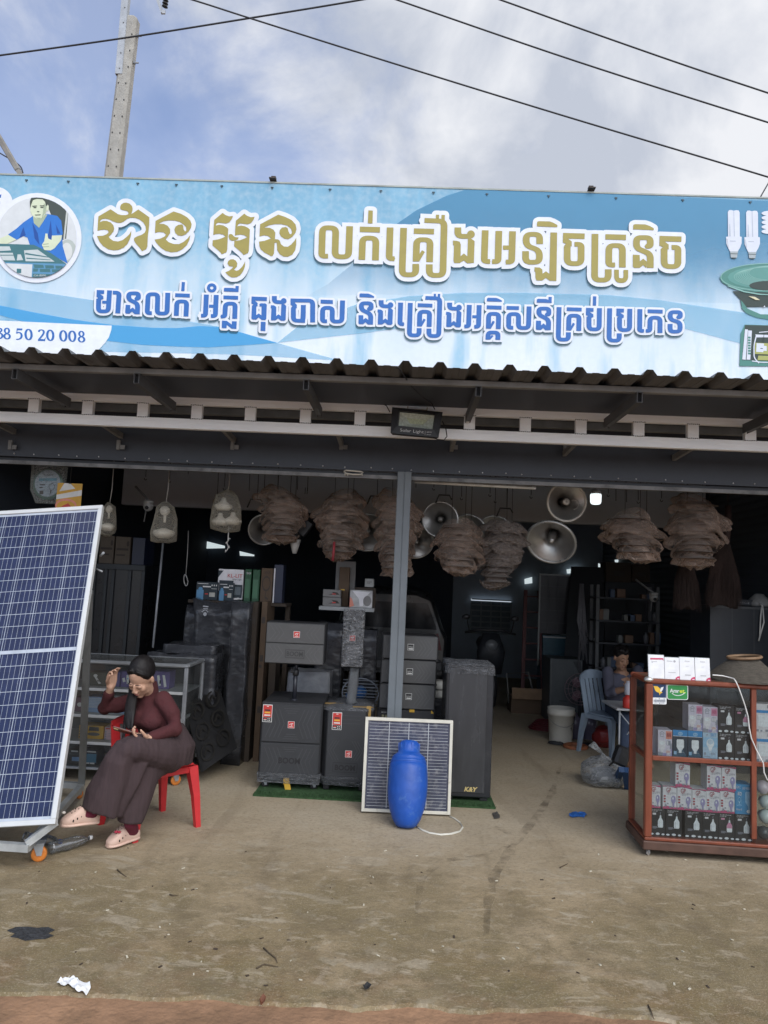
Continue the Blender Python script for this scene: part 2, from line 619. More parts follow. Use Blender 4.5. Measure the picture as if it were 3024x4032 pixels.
def ground_mat():
 m = bpy.data.materials.new('weathered_concrete')
 m.use_nodes = True
 nt = m.node_tree
 b = nt.nodes['Principled BSDF']
 tc = _n(nt, 'ShaderNodeTexCoord')
 sp = _n(nt, 'ShaderNodeSeparateXYZ')
 nt.links.new(tc.outputs['Object'], sp.inputs[0])
 def nz(scale, detail=6, rough=0.6, dist=0.0, st=(1, 1, 1)):
  mp = _n(nt, 'ShaderNodeMapping')
  mp.inputs['Scale'].default_value = st
  nt.links.new(tc.outputs['Object'], mp.inputs[0])
  n = _n(nt, 'ShaderNodeTexNoise')
  n.inputs['Scale'].default_value = scale
  n.inputs['Detail'].default_value = detail
  n.inputs['Roughness'].default_value = rough
  n.inputs['Distortion'].default_value = dist
  nt.links.new(mp.outputs[0], n.inputs['Vector'])
  return n.outputs['Fac']
 def rng(v, a, b_, c=0.0, d=1.0):
  r = _n(nt, 'ShaderNodeMapRange')
  for k, x in zip(('From Min', 'From Max', 'To Min', 'To Max'), (a, b_, c, d)):
   r.inputs[k].default_value = x
  nt.links.new(v, r.inputs['Value'])
  return r.outputs[0]
 def mul(a, b_):
  n = _n(nt, 'ShaderNodeMath', operation='MULTIPLY')
  nt.links.new(a, n.inputs[0])
  nt.links.new(b_, n.inputs[1])
  return n.outputs[0]
 def mix(f, a, col):
  n = _n(nt, 'ShaderNodeMix', data_type='RGBA')
  nt.links.new(f, n.inputs['Factor'])
  if isinstance(a, tuple):
   n.inputs['A'].default_value = (*a, 1)
  else:
   nt.links.new(a, n.inputs['A'])
  n.inputs['B'].default_value = (*col, 1)
  return n.outputs['Result']
 base = mix(rng(nz(1.1, 8), 0.35, 0.65), (0.375, 0.290, 0.182), (0.28, 0.210, 0.122))
 fr = rng(sp.outputs['Y'], 4.9, 3.1)
 alg = mul(fr, rng(nz(1.7, 9, 0.65), 0.36, 0.6))
 base = mix(alg, base, (0.170, 0.128, 0.052))
 base = mix(mul(fr, rng(nz(6.5, 10, 0.75), 0.47, 0.60, 0, 0.8)), base, (0.105, 0.080, 0.034))
 base = mix(mul(rng(sp.outputs['Y'], 5.6, 4.2), rng(nz(2.3, 7, 0.62, 0.8, (1.0, 2.0, 1)), 0.57, 0.62, 0, 0.75)), base, (0.40, 0.34, 0.25))
 base = mix(rng(nz(9, 6, 0.6, 0.5), 0.58, 0.66, 0, 0.5), base, (0.38, 0.33, 0.245))
 base = mix(rng(nz(14, 8, 0.7, 0.4), 0.58, 0.68, 0, 0.45), base, (0.16, 0.125, 0.085))
 base = mix(mul(rng(sp.outputs['Y'], 4.2, 5.4, 0, 0.75), rng(nz(1.3, 8), 0.3, 0.6, 0.55, 1)), base, (0.40, 0.345, 0.26))
 base = mix(mul(rng(sp.outputs['Y'], 5.0, 3.9), rng(nz(0.9, 9, 0.7), 0.42, 0.56, 0, 0.55)), base, (0.16, 0.125, 0.062))
 base = mix(rng(nz(38, 8, 0.75), 0.5, 0.66, 0, 0.55), base, (0.15, 0.115, 0.07))
 base = mix(rng(nz(110, 4, 0.8), 0.54, 0.64, 0, 0.6), base, (0.43, 0.36, 0.26))
 base = mix(mul(rng(nz(2.2, 4, 0.5, 0.6, (1.6, 0.18, 1)), 0.56, 0.68), rng(sp.outputs['Y'], 3.4, 4.0, 0, 0.28)), base, (0.13, 0.098, 0.062))
 base = mix(mul(rng(sp.outputs['Y'], 5.4, 4.4), rng(nz(8, 9, 0.7, 0.6, (1.0, 1.8, 1)), 0.56, 0.63, 0, 0.6)), base, (0.40, 0.335, 0.24))
 base = mix(mul(rng(sp.outputs['Y'], 5.4, 4.4), rng(nz(3.6, 10, 0.75, 0.3), 0.52, 0.64, 0, 0.6)), base, (0.15, 0.112, 0.062))
 base = mix(mul(rng(sp.outputs['Y'], 3.7, 2.7), rng(nz(3.3, 8, 0.7), 0.45, 0.65, 0, 0.5)), base, (0.25, 0.125, 0.06))
 base = mix(rng(nz(55, 3, 0.6), 0.66, 0.72, 0, 0.7), base, (0.07, 0.055, 0.04))
 base = mix(rng(nz(90, 2, 0.5), 0.68, 0.74, 0, 0.5), base, (0.45, 0.4, 0.32))
 nt.links.new(base, b.inputs['Base Color'])
 nt.links.new(rng(nz(3, 6), 0.3, 0.7, 0.62, 0.92), b.inputs['Roughness'])
 ad = _n(nt, 'ShaderNodeMath', operation='MULTIPLY_ADD')
 ad.inputs[1].default_value = 0.5
 nt.links.new(nz(60, 6, 0.7), ad.inputs[0])
 nt.links.new(nz(6, 8, 0.65), ad.inputs[2])
 bp = _n(nt, 'ShaderNodeBump')
 bp.inputs['Strength'].default_value = 0.6
 bp.inputs['Distance'].default_value = 0.02
 nt.links.new(ad.outputs[0], bp.inputs['Height'])
 nt.links.new(bp.outputs[0], b.inputs['Normal'])
 return m
mb = MB()
mb.poly([(-150, -150, -0.014), (150, -150, -0.014), (150, 150, -0.014), (-150, 150, -0.014)])
tag(mb.build('dirt_road', M('red_earth', (0.27, 0.155, 0.088), 0.95, var=0.3, scale=2.5, bump=0.6, bscale=30,
       dirt=((0.17, 0.10, 0.055), 6, 0.5, 0.7))), kind='structure')
mb = MB()
mb.poly([(-150, -16, -0.008), (150, -16, -0.008), (150, -3, -0.008), (-150, -3, -0.008)])
tag(mb.build('road', M('worn_road', (0.50, 0.51, 0.52), 0.9, var=0.12, scale=1.2, bump=0.3, bscale=40)), kind='structure')
mb = MB()
edge = []
fx = [(-9.0, 2.92), (-3.2, 2.92)]
for px, py in ((-120, 3903), (0, 3913), (250, 3916), (420, 3926), (600, 3933), (800, 3936), (980, 3946), (1200, 3963), (1450, 3970), (1700, 3968), (1900, 3982), (2150, 3980), (2350, 3994), (2550, 4012), (2800, 4048), (3100, 4068)):
 g = gnd(px, py)
 fx.append((g.x, g.y))
fx += [(3.2, 2.6), (9.0, 2.6)]
fine = []
for (xa, ya), (xb, yb) in zip(fx, fx[1:]):
 k = max(1, int((xb - xa) / 0.03))
 for i in range(k):
  t = i / k
  x, y = xa + (xb - xa) * t, ya + (yb - ya) * t
  fine.append((x, y + mnoise.noise(Vector((x * 5, 0, 0))) * 0.035 + mnoise.noise(Vector((x * 22, 3, 0))) * 0.012))
fine.append(fx[-1])
top0 = [mb.v((x, y + 0.018 + 0.016 * mnoise.noise(Vector((x * 9, 8, 0))), 0.0)) for x, y in fine]
bot0 = [mb.v((x, y, -0.05)) for x, y in fine]
back = [mb.v((x, 4.2, 0.0)) for x, y in fine]
far = [mb.v((x, 26.0, 0.0)) for x, y in fine]
for i in range(len(fine) - 1):
 mb.face([bot0[i], bot0[i + 1], top0[i + 1], top0[i]], True)
 mb.face([top0[i], top0[i + 1], back[i + 1], back[i]])
 mb.face([back[i], back[i + 1], far[i + 1], far[i]])
tag(mb.build('concrete_pavement', ground_mat()), kind='structure')
navy = M('navy_sheet', (0.045, 0.052, 0.066), 0.5, var=0.2, scale=2.5, metal=0.0)
grey_paint = M('grey_steel_paint', (0.115, 0.125, 0.135), 0.45, var=0.15, scale=6, dirt=((0.22, 0.24, 0.25), 3, 0.62, 0.6))
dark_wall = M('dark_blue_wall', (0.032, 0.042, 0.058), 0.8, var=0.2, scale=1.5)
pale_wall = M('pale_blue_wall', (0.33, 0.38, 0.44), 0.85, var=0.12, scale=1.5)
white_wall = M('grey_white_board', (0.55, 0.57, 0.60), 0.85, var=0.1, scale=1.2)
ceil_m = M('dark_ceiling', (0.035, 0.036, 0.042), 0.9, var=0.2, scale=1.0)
FY = 6.07
bld = thing('shop_building', 'dark open-fronted electronics shop with two bays and a grey centre post', 'building', (0, FY, 0))
def bpart(name, mb, m, par=bld):
 return mb.build(name, m, par, world=True)
XL, XR, YB, ZC = -3.75, 3.75, 14.0, 3.25
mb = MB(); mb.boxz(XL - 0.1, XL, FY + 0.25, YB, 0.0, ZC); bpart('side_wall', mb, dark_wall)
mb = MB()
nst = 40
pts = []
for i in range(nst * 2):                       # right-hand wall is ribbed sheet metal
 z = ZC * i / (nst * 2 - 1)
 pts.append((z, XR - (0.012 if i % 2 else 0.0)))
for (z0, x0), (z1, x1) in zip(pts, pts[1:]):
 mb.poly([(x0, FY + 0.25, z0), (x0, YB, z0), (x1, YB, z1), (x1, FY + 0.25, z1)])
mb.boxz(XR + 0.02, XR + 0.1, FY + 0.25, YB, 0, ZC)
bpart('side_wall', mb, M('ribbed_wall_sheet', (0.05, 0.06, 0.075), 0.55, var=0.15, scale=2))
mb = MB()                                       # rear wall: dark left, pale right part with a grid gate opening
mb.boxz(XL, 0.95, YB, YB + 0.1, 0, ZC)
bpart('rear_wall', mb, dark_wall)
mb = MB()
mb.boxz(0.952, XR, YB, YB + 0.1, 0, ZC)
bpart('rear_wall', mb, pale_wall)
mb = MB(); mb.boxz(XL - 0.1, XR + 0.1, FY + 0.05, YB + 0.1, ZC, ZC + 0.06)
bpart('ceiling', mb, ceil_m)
a, c = at(478, 1980, 9.0), at(2778, 2080, 9.0)
mb = MB(); mb.boxz(a.x, c.x, 9.0, 9.12, 2.475, ZC - 0.003)
bpart('ceiling_board', mb, white_wall)
mb = MB(); mb.boxz(-6.5, 6.5, FY, FY + 0.02, 2.575, 3.3)
bpart('fascia', mb, navy)
for i in range(40):
 mb = MB()
 mb.ball((-3.7 + i * 0.187 + rnd.uniform(-0.03, 0.03), FY - 0.002, 2.597 + rnd.uniform(-0.004, 0.004)), 0.0065, 8)
 bpart('screw', mb, M('screw_zinc', (0.6, 0.61, 0.62), 0.4, metal=0.5))
mb = MB(); mb.boxz(-4.2, 4.2, FY + 0.05, FY + 0.15, 2.545, 2.574)
bpart('shutter_box', mb, M('shutter_box_black', (0.03, 0.033, 0.04), 0.5))
mb = MB(); mb.boxz(-4.2, 4.2, FY + 0.01, FY + 0.05, 2.512, 2.543)
bpart('lintel_rail', mb, M('rail_grey', (0.2, 0.2, 0.2), 0.5, var=0.3, scale=4, dirt=((0.07, 0.07, 0.07), 5, 0.5, 0.8)))
for x0, x1 in ((-6.5, XL), (XR, 6.5)):
 mb = MB(); mb.boxz(x0, x1, FY + 0.02, FY + 0.25, 0, 3.0)
 bpart('front_wall', mb, navy)
pb = at(1552, 2830, FY + 0.0)
mb = MB()
mb.boxz(pb.x - 0.058, pb.x - 0.0015, FY - 0.045, FY + 0.055, 0.0, 2.574, 0.004)
mb.boxz(pb.x + 0.0015, pb.x + 0.058, FY - 0.045, FY + 0.055, 0.0, 2.574, 0.004)
mb.boxz(pb.x - 0.003, pb.x + 0.003, FY - 0.040, FY + 0.05, 0.0, 2.573)
post_o = bpart('door_post', mb, M('post_grey', (0.155, 0.175, 0.19), 0.5, var=0.12, scale=5, dirt=((0.30, 0.36, 0.38), 2.2, 0.64, 0.8)))
POSTX = pb.x
lit = M('backlit_pane', (0.7, 0.75, 0.78), 0.4, emit=(0.80, 0.92, 0.95), estr=0.42)
for (x0, y0, x1, y1, x2, y2, x3, y3, Y) in ((796, 2127, 884, 2149, 884, 2158, 797, 2160, 13.9), (943, 2170, 1000, 2184, 1000, 2190, 945, 2188, 13.9),
                                           (2066, 2280, 2095, 2272, 2096, 2296, 2067, 2300, 13.9), (2232, 2242, 2287, 2234, 2287, 2257, 2234, 2258, 13.9),
                                           (2357, 2218, 2362, 2220, 2388, 2248, 2357, 2252, 13.0), (2422, 2204, 2439, 2203, 2438, 2216, 2424, 2217, 13.0)):
 mb = MB()
 P4 = [at(x, y, Y) for x, y in ((x0, y0), (x1, y1), (x2, y2), (x3, y3))]
 vs = [mb.v(p) for p in P4]
 wv = [mb.v(p + Vector((0, 0.03, 0))) for p in P4]
 mb.face(vs)
 mb.face(list(reversed(wv)))
 for i in range(4):
  mb.face([vs[i], vs[(i + 1) % 4], wv[(i + 1) % 4], wv[i]])
 bpart('window', mb, lit)
g0, g1 = at(1856, 2358, 13.95), at(2012, 2372, 13.95)
gz0, gz1 = at(1856, 2490, 13.95).z, g0.z
mb = MB(); mb.boxz(g0.x, g1.x, 13.94, 13.96, gz0, gz1 - 0.03)
gate = bpart('window', mb, M('gate_pane', (0.14, 0.17, 0.2), 0.7, var=0.2))
mb = MB(); mb.boxz(g0.x, g1.x, 13.93, 13.97, gz1 - 0.028, gz1 + 0.01)
mb.build('pane', M('backlit_gap', (0.8, 0.85, 0.9), 0.4, emit=(0.8, 0.9, 1.0), estr=0.35), gate, world=False)
gate.children[0].matrix_basis = gate.parent.matrix_basis.inverted()
mb = MB()
for i in range(5):
 x = g0.x + (g1.x - g0.x) * i / 4
 mb.boxz(x - 0.01, x + 0.01, 13.9, 13.93, gz0, gz1 - 0.03)
for i in range(7):
 z = gz0 + (gz1 - gz0) * i / 6
 mb.boxz(g0.x, g1.x, 13.885, 13.899, z - 0.012, z + 0.012)
q = mb.build('frame', M('gate_steel', (0.24, 0.27, 0.3), 0.6), gate)
q.matrix_basis = gate.parent.matrix_basis.inverted()
AZ = 2.995
sheet_m = M('roof_sheet_grey', (0.13, 0.13, 0.13), 0.62, var=0.22, scale=3, stretch=(1, 0.35, 1), dirt=((0.035, 0.035, 0.035), 3.5, 0.56, 0.8))
steel_m = M('purlin_grey', (0.20, 0.20, 0.195), 0.55, var=0.25, scale=5, dirt=((0.3, 0.29, 0.27), 7, 0.62, 0.5))
galv = M('galvanised_truss', (0.92, 0.95, 0.97), 0.4, metal=0.0, var=0.07, scale=7, stretch=(0.35, 1, 2.0), dirt=((0.62, 0.64, 0.65), 9, 0.63, 0.6), bump=0.12, bscale=25)
awn = thing('awning', 'dark ribbed metal awning on a white steel truss above the shop entrance', 'awning', (0, 4.4, AZ))
mb = MB()
prof = []
pitch = 0.215
x = -6.04
ph = at(1461, 1440, 4.47).x % pitch
x = -30 * pitch + ph
while x < 6.2:
 prof += [(x - 0.045, 0.0), (x - 0.019, 0.036), (x + 0.019, 0.036), (x + 0.045, 0.0), (x + 0.075, 0.0), (x + 0.08, 0.003), (x + 0.12, 0.003), (x + 0.125, 0.0)]
 x += pitch
for dz, rev in ((0.0, False), (-0.0025, True)):
 A = [mb.v((px_, 4.47, AZ + z + dz)) for px_, z in prof]
 B = [mb.v((px_, FY - 0.003, AZ + 0.02 + z + dz)) for px_, z in prof]
 for i in range(len(prof) - 1):
  q = [A[i], A[i + 1], B[i + 1], B[i]]
  mb.face(q[::-1] if rev else q)
mb.build('roof_sheet', sheet_m, awn, world=True, recalc=False)
mb = MB(); mb.poly([(-6.2, 4.77, AZ - 0.004), (6.2, 4.77, AZ - 0.004), (6.2, FY - 0.004, AZ + 0.008), (-6.2, FY - 0.004, AZ + 0.008)])
mb.build('roof_liner', M('liner_navy', (0.042, 0.048, 0.062), 0.55, var=0.3, scale=1.5, stretch=(3, 0.3, 1)), awn, world=True)
mb = MB(); mb.boxz(-6.2, 6.2, 4.715, 4.765, AZ - 0.041, AZ - 0.003, 0.004)
mb.build('purlin', steel_m, awn, world=True)
blk = M('tube_inside', (0.02, 0.02, 0.022), 0.8)
for px in (60, 540, 1207, 1884, 2516, 3150, -600, 3800):       # rafters: open box tubes whose ends show under the purlin
 x = at(px, 1510, 4.72).x
 mb = MB()
 z1, z0 = AZ - 0.043, AZ - 0.113
 mb.mat(M('rafter_dark', (0.085, 0.087, 0.09), 0.6, var=0.25, scale=5))
 for dx in (-0.016, 0.016):
  mb.boxz(x + dx - 0.0025, x + dx + 0.0025, 4.70, 5.49, z0, z1)
 mb.boxz(x - 0.0135, x + 0.0135, 4.70, 5.44, z1 - 0.004, z1 - 0.001)
 mb.boxz(x - 0.0135, x + 0.0135, 4.70, 5.44, z0 + 0.001, z0 + 0.004)
 mb.mat(blk)
 mb.boxz(x - 0.0134, x + 0.0134, 4.73, 4.75, z0 + 0.005, z1 - 0.005)
 mb.build('rafter', None, awn, world=True)
TY = 5.5
tz = lambda py: 1.65 + (2295 - py) / F * TY
zt1, zt0, zb1, zb0 = tz(1569), tz(1614), tz(1671), tz(1713)
tr = MB()
tr.boxz(-6.2, 6.2, TY, TY + 0.05, zt0, zt1, 0.003)
for zz in (0.3, 0.55, 0.78):
 tr.boxz(-6.2, 6.2, TY - 0.002, TY + 0.002, zt0 + (zt1 - zt0) * zz - 0.002, zt0 + (zt1 - zt0) * zz + 0.002)
tro = tr.build('truss', galv, awn, world=True)
mb = MB()
mb.boxz(-6.2, 6.2, TY, TY + 0.05, zb0, zb1, 0.003)
for zz in (0.35, 0.6):
 mb.boxz(-6.2, 6.2, TY - 0.002, TY + 0.002, zb0 + (zb1 - zb0) * zz - 0.002, zb0 + (zb1 - zb0) * zz + 0.002)
mb.build('truss_chord', galv, awn, world=True)
weld = M('weld_grey', (0.3, 0.3, 0.29), 0.5, metal=0.4, var=0.4, scale=80, bump=0.6, bscale=150)
xs0 = at(346, 1590, TY).x
xs1 = at(1417, 1640, TY).x
st = (xs1 - xs0) / 5
for i in range(-22, 30):
 x = xs0 + st * i + rnd.uniform(-0.008, 0.008)
 if abs(x) > 6.1:
  continue
 mb = MB()
 mb.mat(galv)
 mb.boxz(x - 0.041, x + 0.041, TY + 0.003, TY + 0.047, zb1 + 0.001, zt0 - 0.001)
 mb.mat(weld)
 for zz in (zb1, zt0):
  for k in range(7):
   mb.ball((x - 0.042 + 0.014 * k, TY - 0.001, zz + rnd.uniform(-0.0015, 0.0015)), (0.006, 0.003, 0.004), 6)
 mb.build('truss_web', None, awn, world=True)
for px in (42, 468, 917, 1345, 1780, 2228, 2662, 3120, -380, -800, 3560, 4000):       # brackets tying the truss to the fascia
 p = at(px, 1735, FY - 0.05)
 mb = MB()
 mb.bar((p.x, TY + 0.06, zb0 + 0.055), (p.x, FY - 0.003, zb0 + 0.03), 0.03, 0.045)
 mb.boxz(p.x - 0.016, p.x + 0.01, FY - 0.055, FY - 0.03, p.z - 0.075, p.z + 0.004)
 mb.boxz(p.x + 0.0105, p.x + 0.05, FY - 0.045, FY - 0.037, p.z - 0.07, p.z - 0.035)
 mb.build('bracket', steel_m, awn, world=True)
mb = MB(); mb.boxz(-6.2, 6.2, 5.78, 5.83, AZ - 0.06, AZ - 0.005)
mb.build('purlin', steel_m, awn, world=True)
SY = 5.30
s00, s01 = at(0, 683, SY), at(3024, 777, SY)
SZ = lambda x: s00.z + (s01.z - s00.z) * (x - s00.x) / (s01.x - s00.x)
sign = thing('shop_sign', 'long sky-blue printed shop sign with gold and blue Khmer lettering above the awning', 'sign', (-3.6, SY, 3.01))
def TS(px, py, off):
 p = at(px, py, SY)
 return Vector((p.x, SY - off, p.z))
def sign_mat():
 m = bpy.data.materials.new('sign_print_sky')
 m.use_nodes = True
 nt = m.node_tree
 b = nt.nodes['Principled BSDF']
 tc = _n(nt, 'ShaderNodeTexCoord')
 sp = _n(nt, 'ShaderNodeSeparateXYZ')
 nt.links.new(tc.outputs['Object'], sp.inputs[0])
 mp = _n(nt, 'ShaderNodeMapping')
 mp.inputs['Scale'].default_value = (1.6, 1, 0.75)
 nt.links.new(tc.outputs['Object'], mp.inputs[0])
 n1 = _n(nt, 'ShaderNodeTexNoise')
 n1.inputs['Scale'].default_value = 1.5
 n1.inputs['Detail'].default_value = 6
 n1.inputs['Roughness'].default_value = 0.55
 nt.links.new(mp.outputs[0], n1.inputs['Vector'])
 ad = _n(nt, 'ShaderNodeMath', operation='MULTIPLY_ADD')
 ad.inputs[1].default_value = 0.9
 nt.links.new(n1.outputs['Fac'], ad.inputs[0])
 nt.links.new(sp.outputs['Z'], ad.inputs[2])
 cr = _n(nt, 'ShaderNodeValToRGB')
 e = cr.color_ramp.elements
 e[0].position, e[0].color = 0.30, (0.74, 0.79, 0.84, 1)
 e[1].position, e[1].color = 1.0, (0.17, 0.37, 0.52, 1)
 for p_, c_ in ((0.52, (0.62, 0.71, 0.78, 1)), (0.66, (0.47, 0.61, 0.71, 1)), (0.86, (0.20, 0.42, 0.58, 1))):
  q = e.new(p_)
  q.color = c_
 mr = _n(nt, 'ShaderNodeMapRange')
 mr.inputs['From Max'].default_value = 2.0
 nt.links.new(ad.outputs[0], mr.inputs['Value'])
 nt.links.new(mr.outputs[0], cr.inputs[0])
 m2 = _n(nt, 'ShaderNodeMapping')
 m2.inputs['Scale'].default_value = (5.0, 1, 0.9)
 nt.links.new(tc.outputs['Object'], m2.inputs[0])
 n2 = _n(nt, 'ShaderNodeTexNoise')
 n2.inputs['Scale'].default_value = 1.15
 n2.inputs['Detail'].default_value = 5
 nt.links.new(m2.outputs[0], n2.inputs['Vector'])
 r2 = _n(nt, 'ShaderNodeMapRange')
 r2.inputs['From Min'].default_value = 0.49
 r2.inputs['From Max'].default_value = 0.70
 r2.inputs['To Max'].default_value = 0.75
 nt.links.new(n2.outputs['Fac'], r2.inputs['Value'])
 mx = _n(nt, 'ShaderNodeMix', data_type='RGBA')
 nt.links.new(r2.outputs[0], mx.inputs['Factor'])
 nt.links.new(cr.outputs[0], mx.inputs['A'])
 mx.inputs['B'].default_value = (0.22, 0.47, 0.64, 1)
 n3 = _n(nt, 'ShaderNodeTexNoise')
 n3.inputs['Scale'].default_value = 22
 n3.inputs['Detail'].default_value = 6
 nt.links.new(tc.outputs['Object'], n3.inputs['Vector'])
 r3 = _n(nt, 'ShaderNodeMapRange')
 r3.inputs['From Min'].default_value = 0.42
 r3.inputs['From Max'].default_value = 0.8
 r3.inputs['To Max'].default_value = 0.35
 nt.links.new(n3.outputs['Fac'], r3.inputs['Value'])
 m3 = _n(nt, 'ShaderNodeMix', data_type='RGBA')
 nt.links.new(r3.outputs[0], m3.inputs['Factor'])
 nt.links.new(mx.outputs['Result'], m3.inputs['A'])
 m3.inputs['B'].default_value = (0.55, 0.63, 0.67, 1)
 nt.links.new(m3.outputs['Result'], b.inputs['Base Color'])
 b.inputs['Roughness'].default_value = 0.6
 return m
def print_fade(name, col, z0, z1, amax, axis='Z'):
 """ink that thins out along the board (a printed blend)"""
 m = bpy.data.materials.new(name)
 m.use_nodes = True
 nt = m.node_tree
 b = nt.nodes['Principled BSDF']
 b.inputs['Base Color'].default_value = (*col, 1)
 b.inputs['Roughness'].default_value = 0.6
 tc = _n(nt, 'ShaderNodeTexCoord')
 sp = _n(nt, 'ShaderNodeSeparateXYZ')
 nt.links.new(tc.outputs['Object'], sp.inputs[0])
 no = _n(nt, 'ShaderNodeTexNoise')
 no.inputs['Scale'].default_value = 3
 nt.links.new(tc.outputs['Object'], no.inputs['Vector'])
 ad = _n(nt, 'ShaderNodeMath', operation='MULTIPLY_ADD')
 ad.inputs[1].default_value = 0.35 * abs(z1 - z0)
 nt.links.new(no.outputs['Fac'], ad.inputs[0])
 nt.links.new(sp.outputs[axis], ad.inputs[2])
 mr = _n(nt, 'ShaderNodeMapRange', interpolation_type='SMOOTHSTEP')
 mr.inputs['From Min'].default_value = z0
 mr.inputs['From Max'].default_value = z1
 mr.inputs['To Max'].default_value = amax
 nt.links.new(ad.outputs[0], mr.inputs['Value'])
 nt.links.new(mr.outputs[0], b.inputs['Alpha'])
 return m
mb = MB()
xa, xb = -4.6, 4.6
fr_ = [(xa, 3.062), (xb, 3.062), (xb, SZ(xb) - 0.012), (xa, SZ(xa) - 0.012)]
mb.poly([(x, SY, z) for x, z in fr_])
mb.build('printed_face', sign_mat(), sign, world=True, recalc=False)
mb = MB()
mb.bar((xa, SY + 0.02, SZ(xa) - 0.006), (xb, SY + 0.02, SZ(xb) - 0.006), 0.05, 0.012)
mb.boxz(xa, xb, SY + 0.004, SY + 0.04, 3.045, 3.062)
for i in range(8):
 x = xa + 0.02 + (xb - xa - 0.04) * i / 7
 mb.boxz(x - 0.02, x + 0.02, SY + 0.004, SY + 0.04, 3.063, SZ(x) - 0.013)
 mb.bar((x, SY + 0.05, SZ(x) - 0.1), (x, SY + 0.72, 3.06), 0.03)
mb.build('frame', M('sign_frame', (0.33, 0.36, 0.33), 0.6, var=0.25, scale=6), sign, world=True)
for px in (105, 270, 543, 695, 874, 1072, 1300, 1500, 1707, 1917, 2160, 2425, 2688, 2953):
 p = TS(px, 712 + (px / 3024) * 92 - 6, 0.004)
 mb = MB()
 mb.box(p, (0.02, 0.006, 0.006))
 mb.box(p + Vector((0, 0, -0.008)), (0.007, 0.006, 0.012))
 mb.build('staple', M('staple_dark', (0.06, 0.09, 0.11), 0.6), sign, world=True)
for px, py in ((1076, 703), (2328, 741)):
 p = TS(px, py, 0)
 mb = MB()
 mb.box(p + Vector((0, 0.02, 0.008)), (0.036, 0.04, 0.03), None, 0.003)
 mb.box(p + Vector((0, -0.01, -0.014)), (0.05, 0.06, 0.008))
 mb.build('bracket', M('rusty_stub', (0.06, 0.05, 0.045), 0.8, var=0.4, scale=30), sign, world=True)
ink = lambda n, c, r=0.6: M(n, c, r, var=0.06, scale=14)
GOLD = ink('ink_gold', (0.33, 0.28, 0.075))
WHITE = ink('ink_white', (0.70, 0.73, 0.79))
BLUE = ink('ink_blue', (0.03, 0.135, 0.42))
def wave(name, pts, m, off, par=sign):
 mb = MB()
 flat(mb, [pts], TS, off)
 return mb.build(name, m, par, world=True)
wave('printed_wave', [(1850, 742), (1760, 770), (1640, 828), (1500, 925), (1381, 1045), (1290, 1120), (1206, 1166), (1500, 1160), (4700, 1240), (4700, 860)],
     print_fade('ink_deep_blue', (0.075, 0.275, 0.46), 0.78, 1.75, 0.8), 0.002)
b_lt = print_fade('ink_pale_band', (0.20, 0.50, 0.72), -3, -2.5, 0.42)
wave('printed_wave', [(-60, 1118), (0, 1128), (158, 1150), (367, 1182), (560, 1225), (760, 1268), (862, 1286), (941, 1307), (1092, 1350), (1250, 1395), (1340, 1420), (900, 1395), (380, 1385), (-60, 1260)], b_lt, 0.0025)
b_dk = print_fade('ink_bright_band', (0.07, 0.36, 0.68), -3, -2.5, 0.86)
wave('printed_wave', [(-60, 1190), (0, 1203), (127, 1229), (285, 1258), (443, 1280), (603, 1291), (700, 1292), (790, 1284), (862, 1288), (941, 1307), (1092, 1350), (971, 1359), (820, 1368), (700, 1365), (560, 1358), (428, 1343), (80, 1263), (-60, 1225)], b_dk, 0.003)
b_rt = print_fade('ink_right_band', (0.20, 0.50, 0.70), -3, -2.5, 0.45)
wave('printed_wave', [(1092, 1350), (1180, 1280), (1400, 1200), (1611, 1166), (1822, 1153), (2063, 1153), (2399, 1162), (2597, 1182), (2895, 1226), (4700, 1480), (4700, 1560), (2910, 1352), (2700, 1296), (2400, 1266), (2100, 1260), (1800, 1270), (1600, 1290), (1400, 1316)], b_rt, 0.0035)
cp = [(-400, 1250), (0, 1263), (441, 1283), (439, 1300), (430, 1328), (415, 1350), (395, 1372), (373, 1390), (340, 1420), (310, 1450), (-400, 1440)]
wave('number_panel', cp, ink('ink_panel_white', (0.74, 0.77, 0.80)), 0.0045)
D0 = [('s', circ(0, 0, 34, 58, 26) + [(34, 0)])]
def digit(mb, ch, cx, cy, h, off):
 """old-style bold serif numerals, drawn with a thick-and-thin pen; h is the height in photo pixels"""
 k = h / 140.0
 T = lambda x, y, o: TS(cx + x * k + 0.02 * y * k, cy + y * k + 0.035 * x * k, o)
 P = []
 if ch == '0':
  P += brush(circ(0, 0, 36, 62, 30) + [(36, 0)], 27, 11)
 if ch == '8':
  P += brush(circ(0, -33, 26, 30, 26) + [(26, -33)], 23, 11)
  P += brush(circ(0, 33, 33, 31, 26) + [(33, 33)], 25, 11)
 if ch == '5':
  P += [[(-26, -70), (40, -70), (34, -48), (-32, -48)], [(-28, -70), (-18, -70), (-26, -10), (-36, -5)]]
  P += brush([(-32, -14), (-10, -24), (16, -18), (30, 8), (24, 40), (0, 58), (-38, 62)], 25, 12, 22)
 if ch == '2':
  P += brush([(-34, -38), (-26, -58), (0, -64), (24, -54), (26, -28), (6, 6), (-36, 56)], 23, 12, 20)
  P += [[(-44, 48), (30, 48), (42, 26), (46, 28), (38, 70), (-46, 70)]]
 if ch == '3':
  P += brush([(-30, -48), (-10, -64), (16, -58), (22, -34), (-8, -8)], 22, 11, 18)
  P += brush([(-8, -8), (24, 4), (30, 34), (8, 60), (-36, 56)], 24, 12, 20)
 flat(mb, P, T, off)
mb = MB()
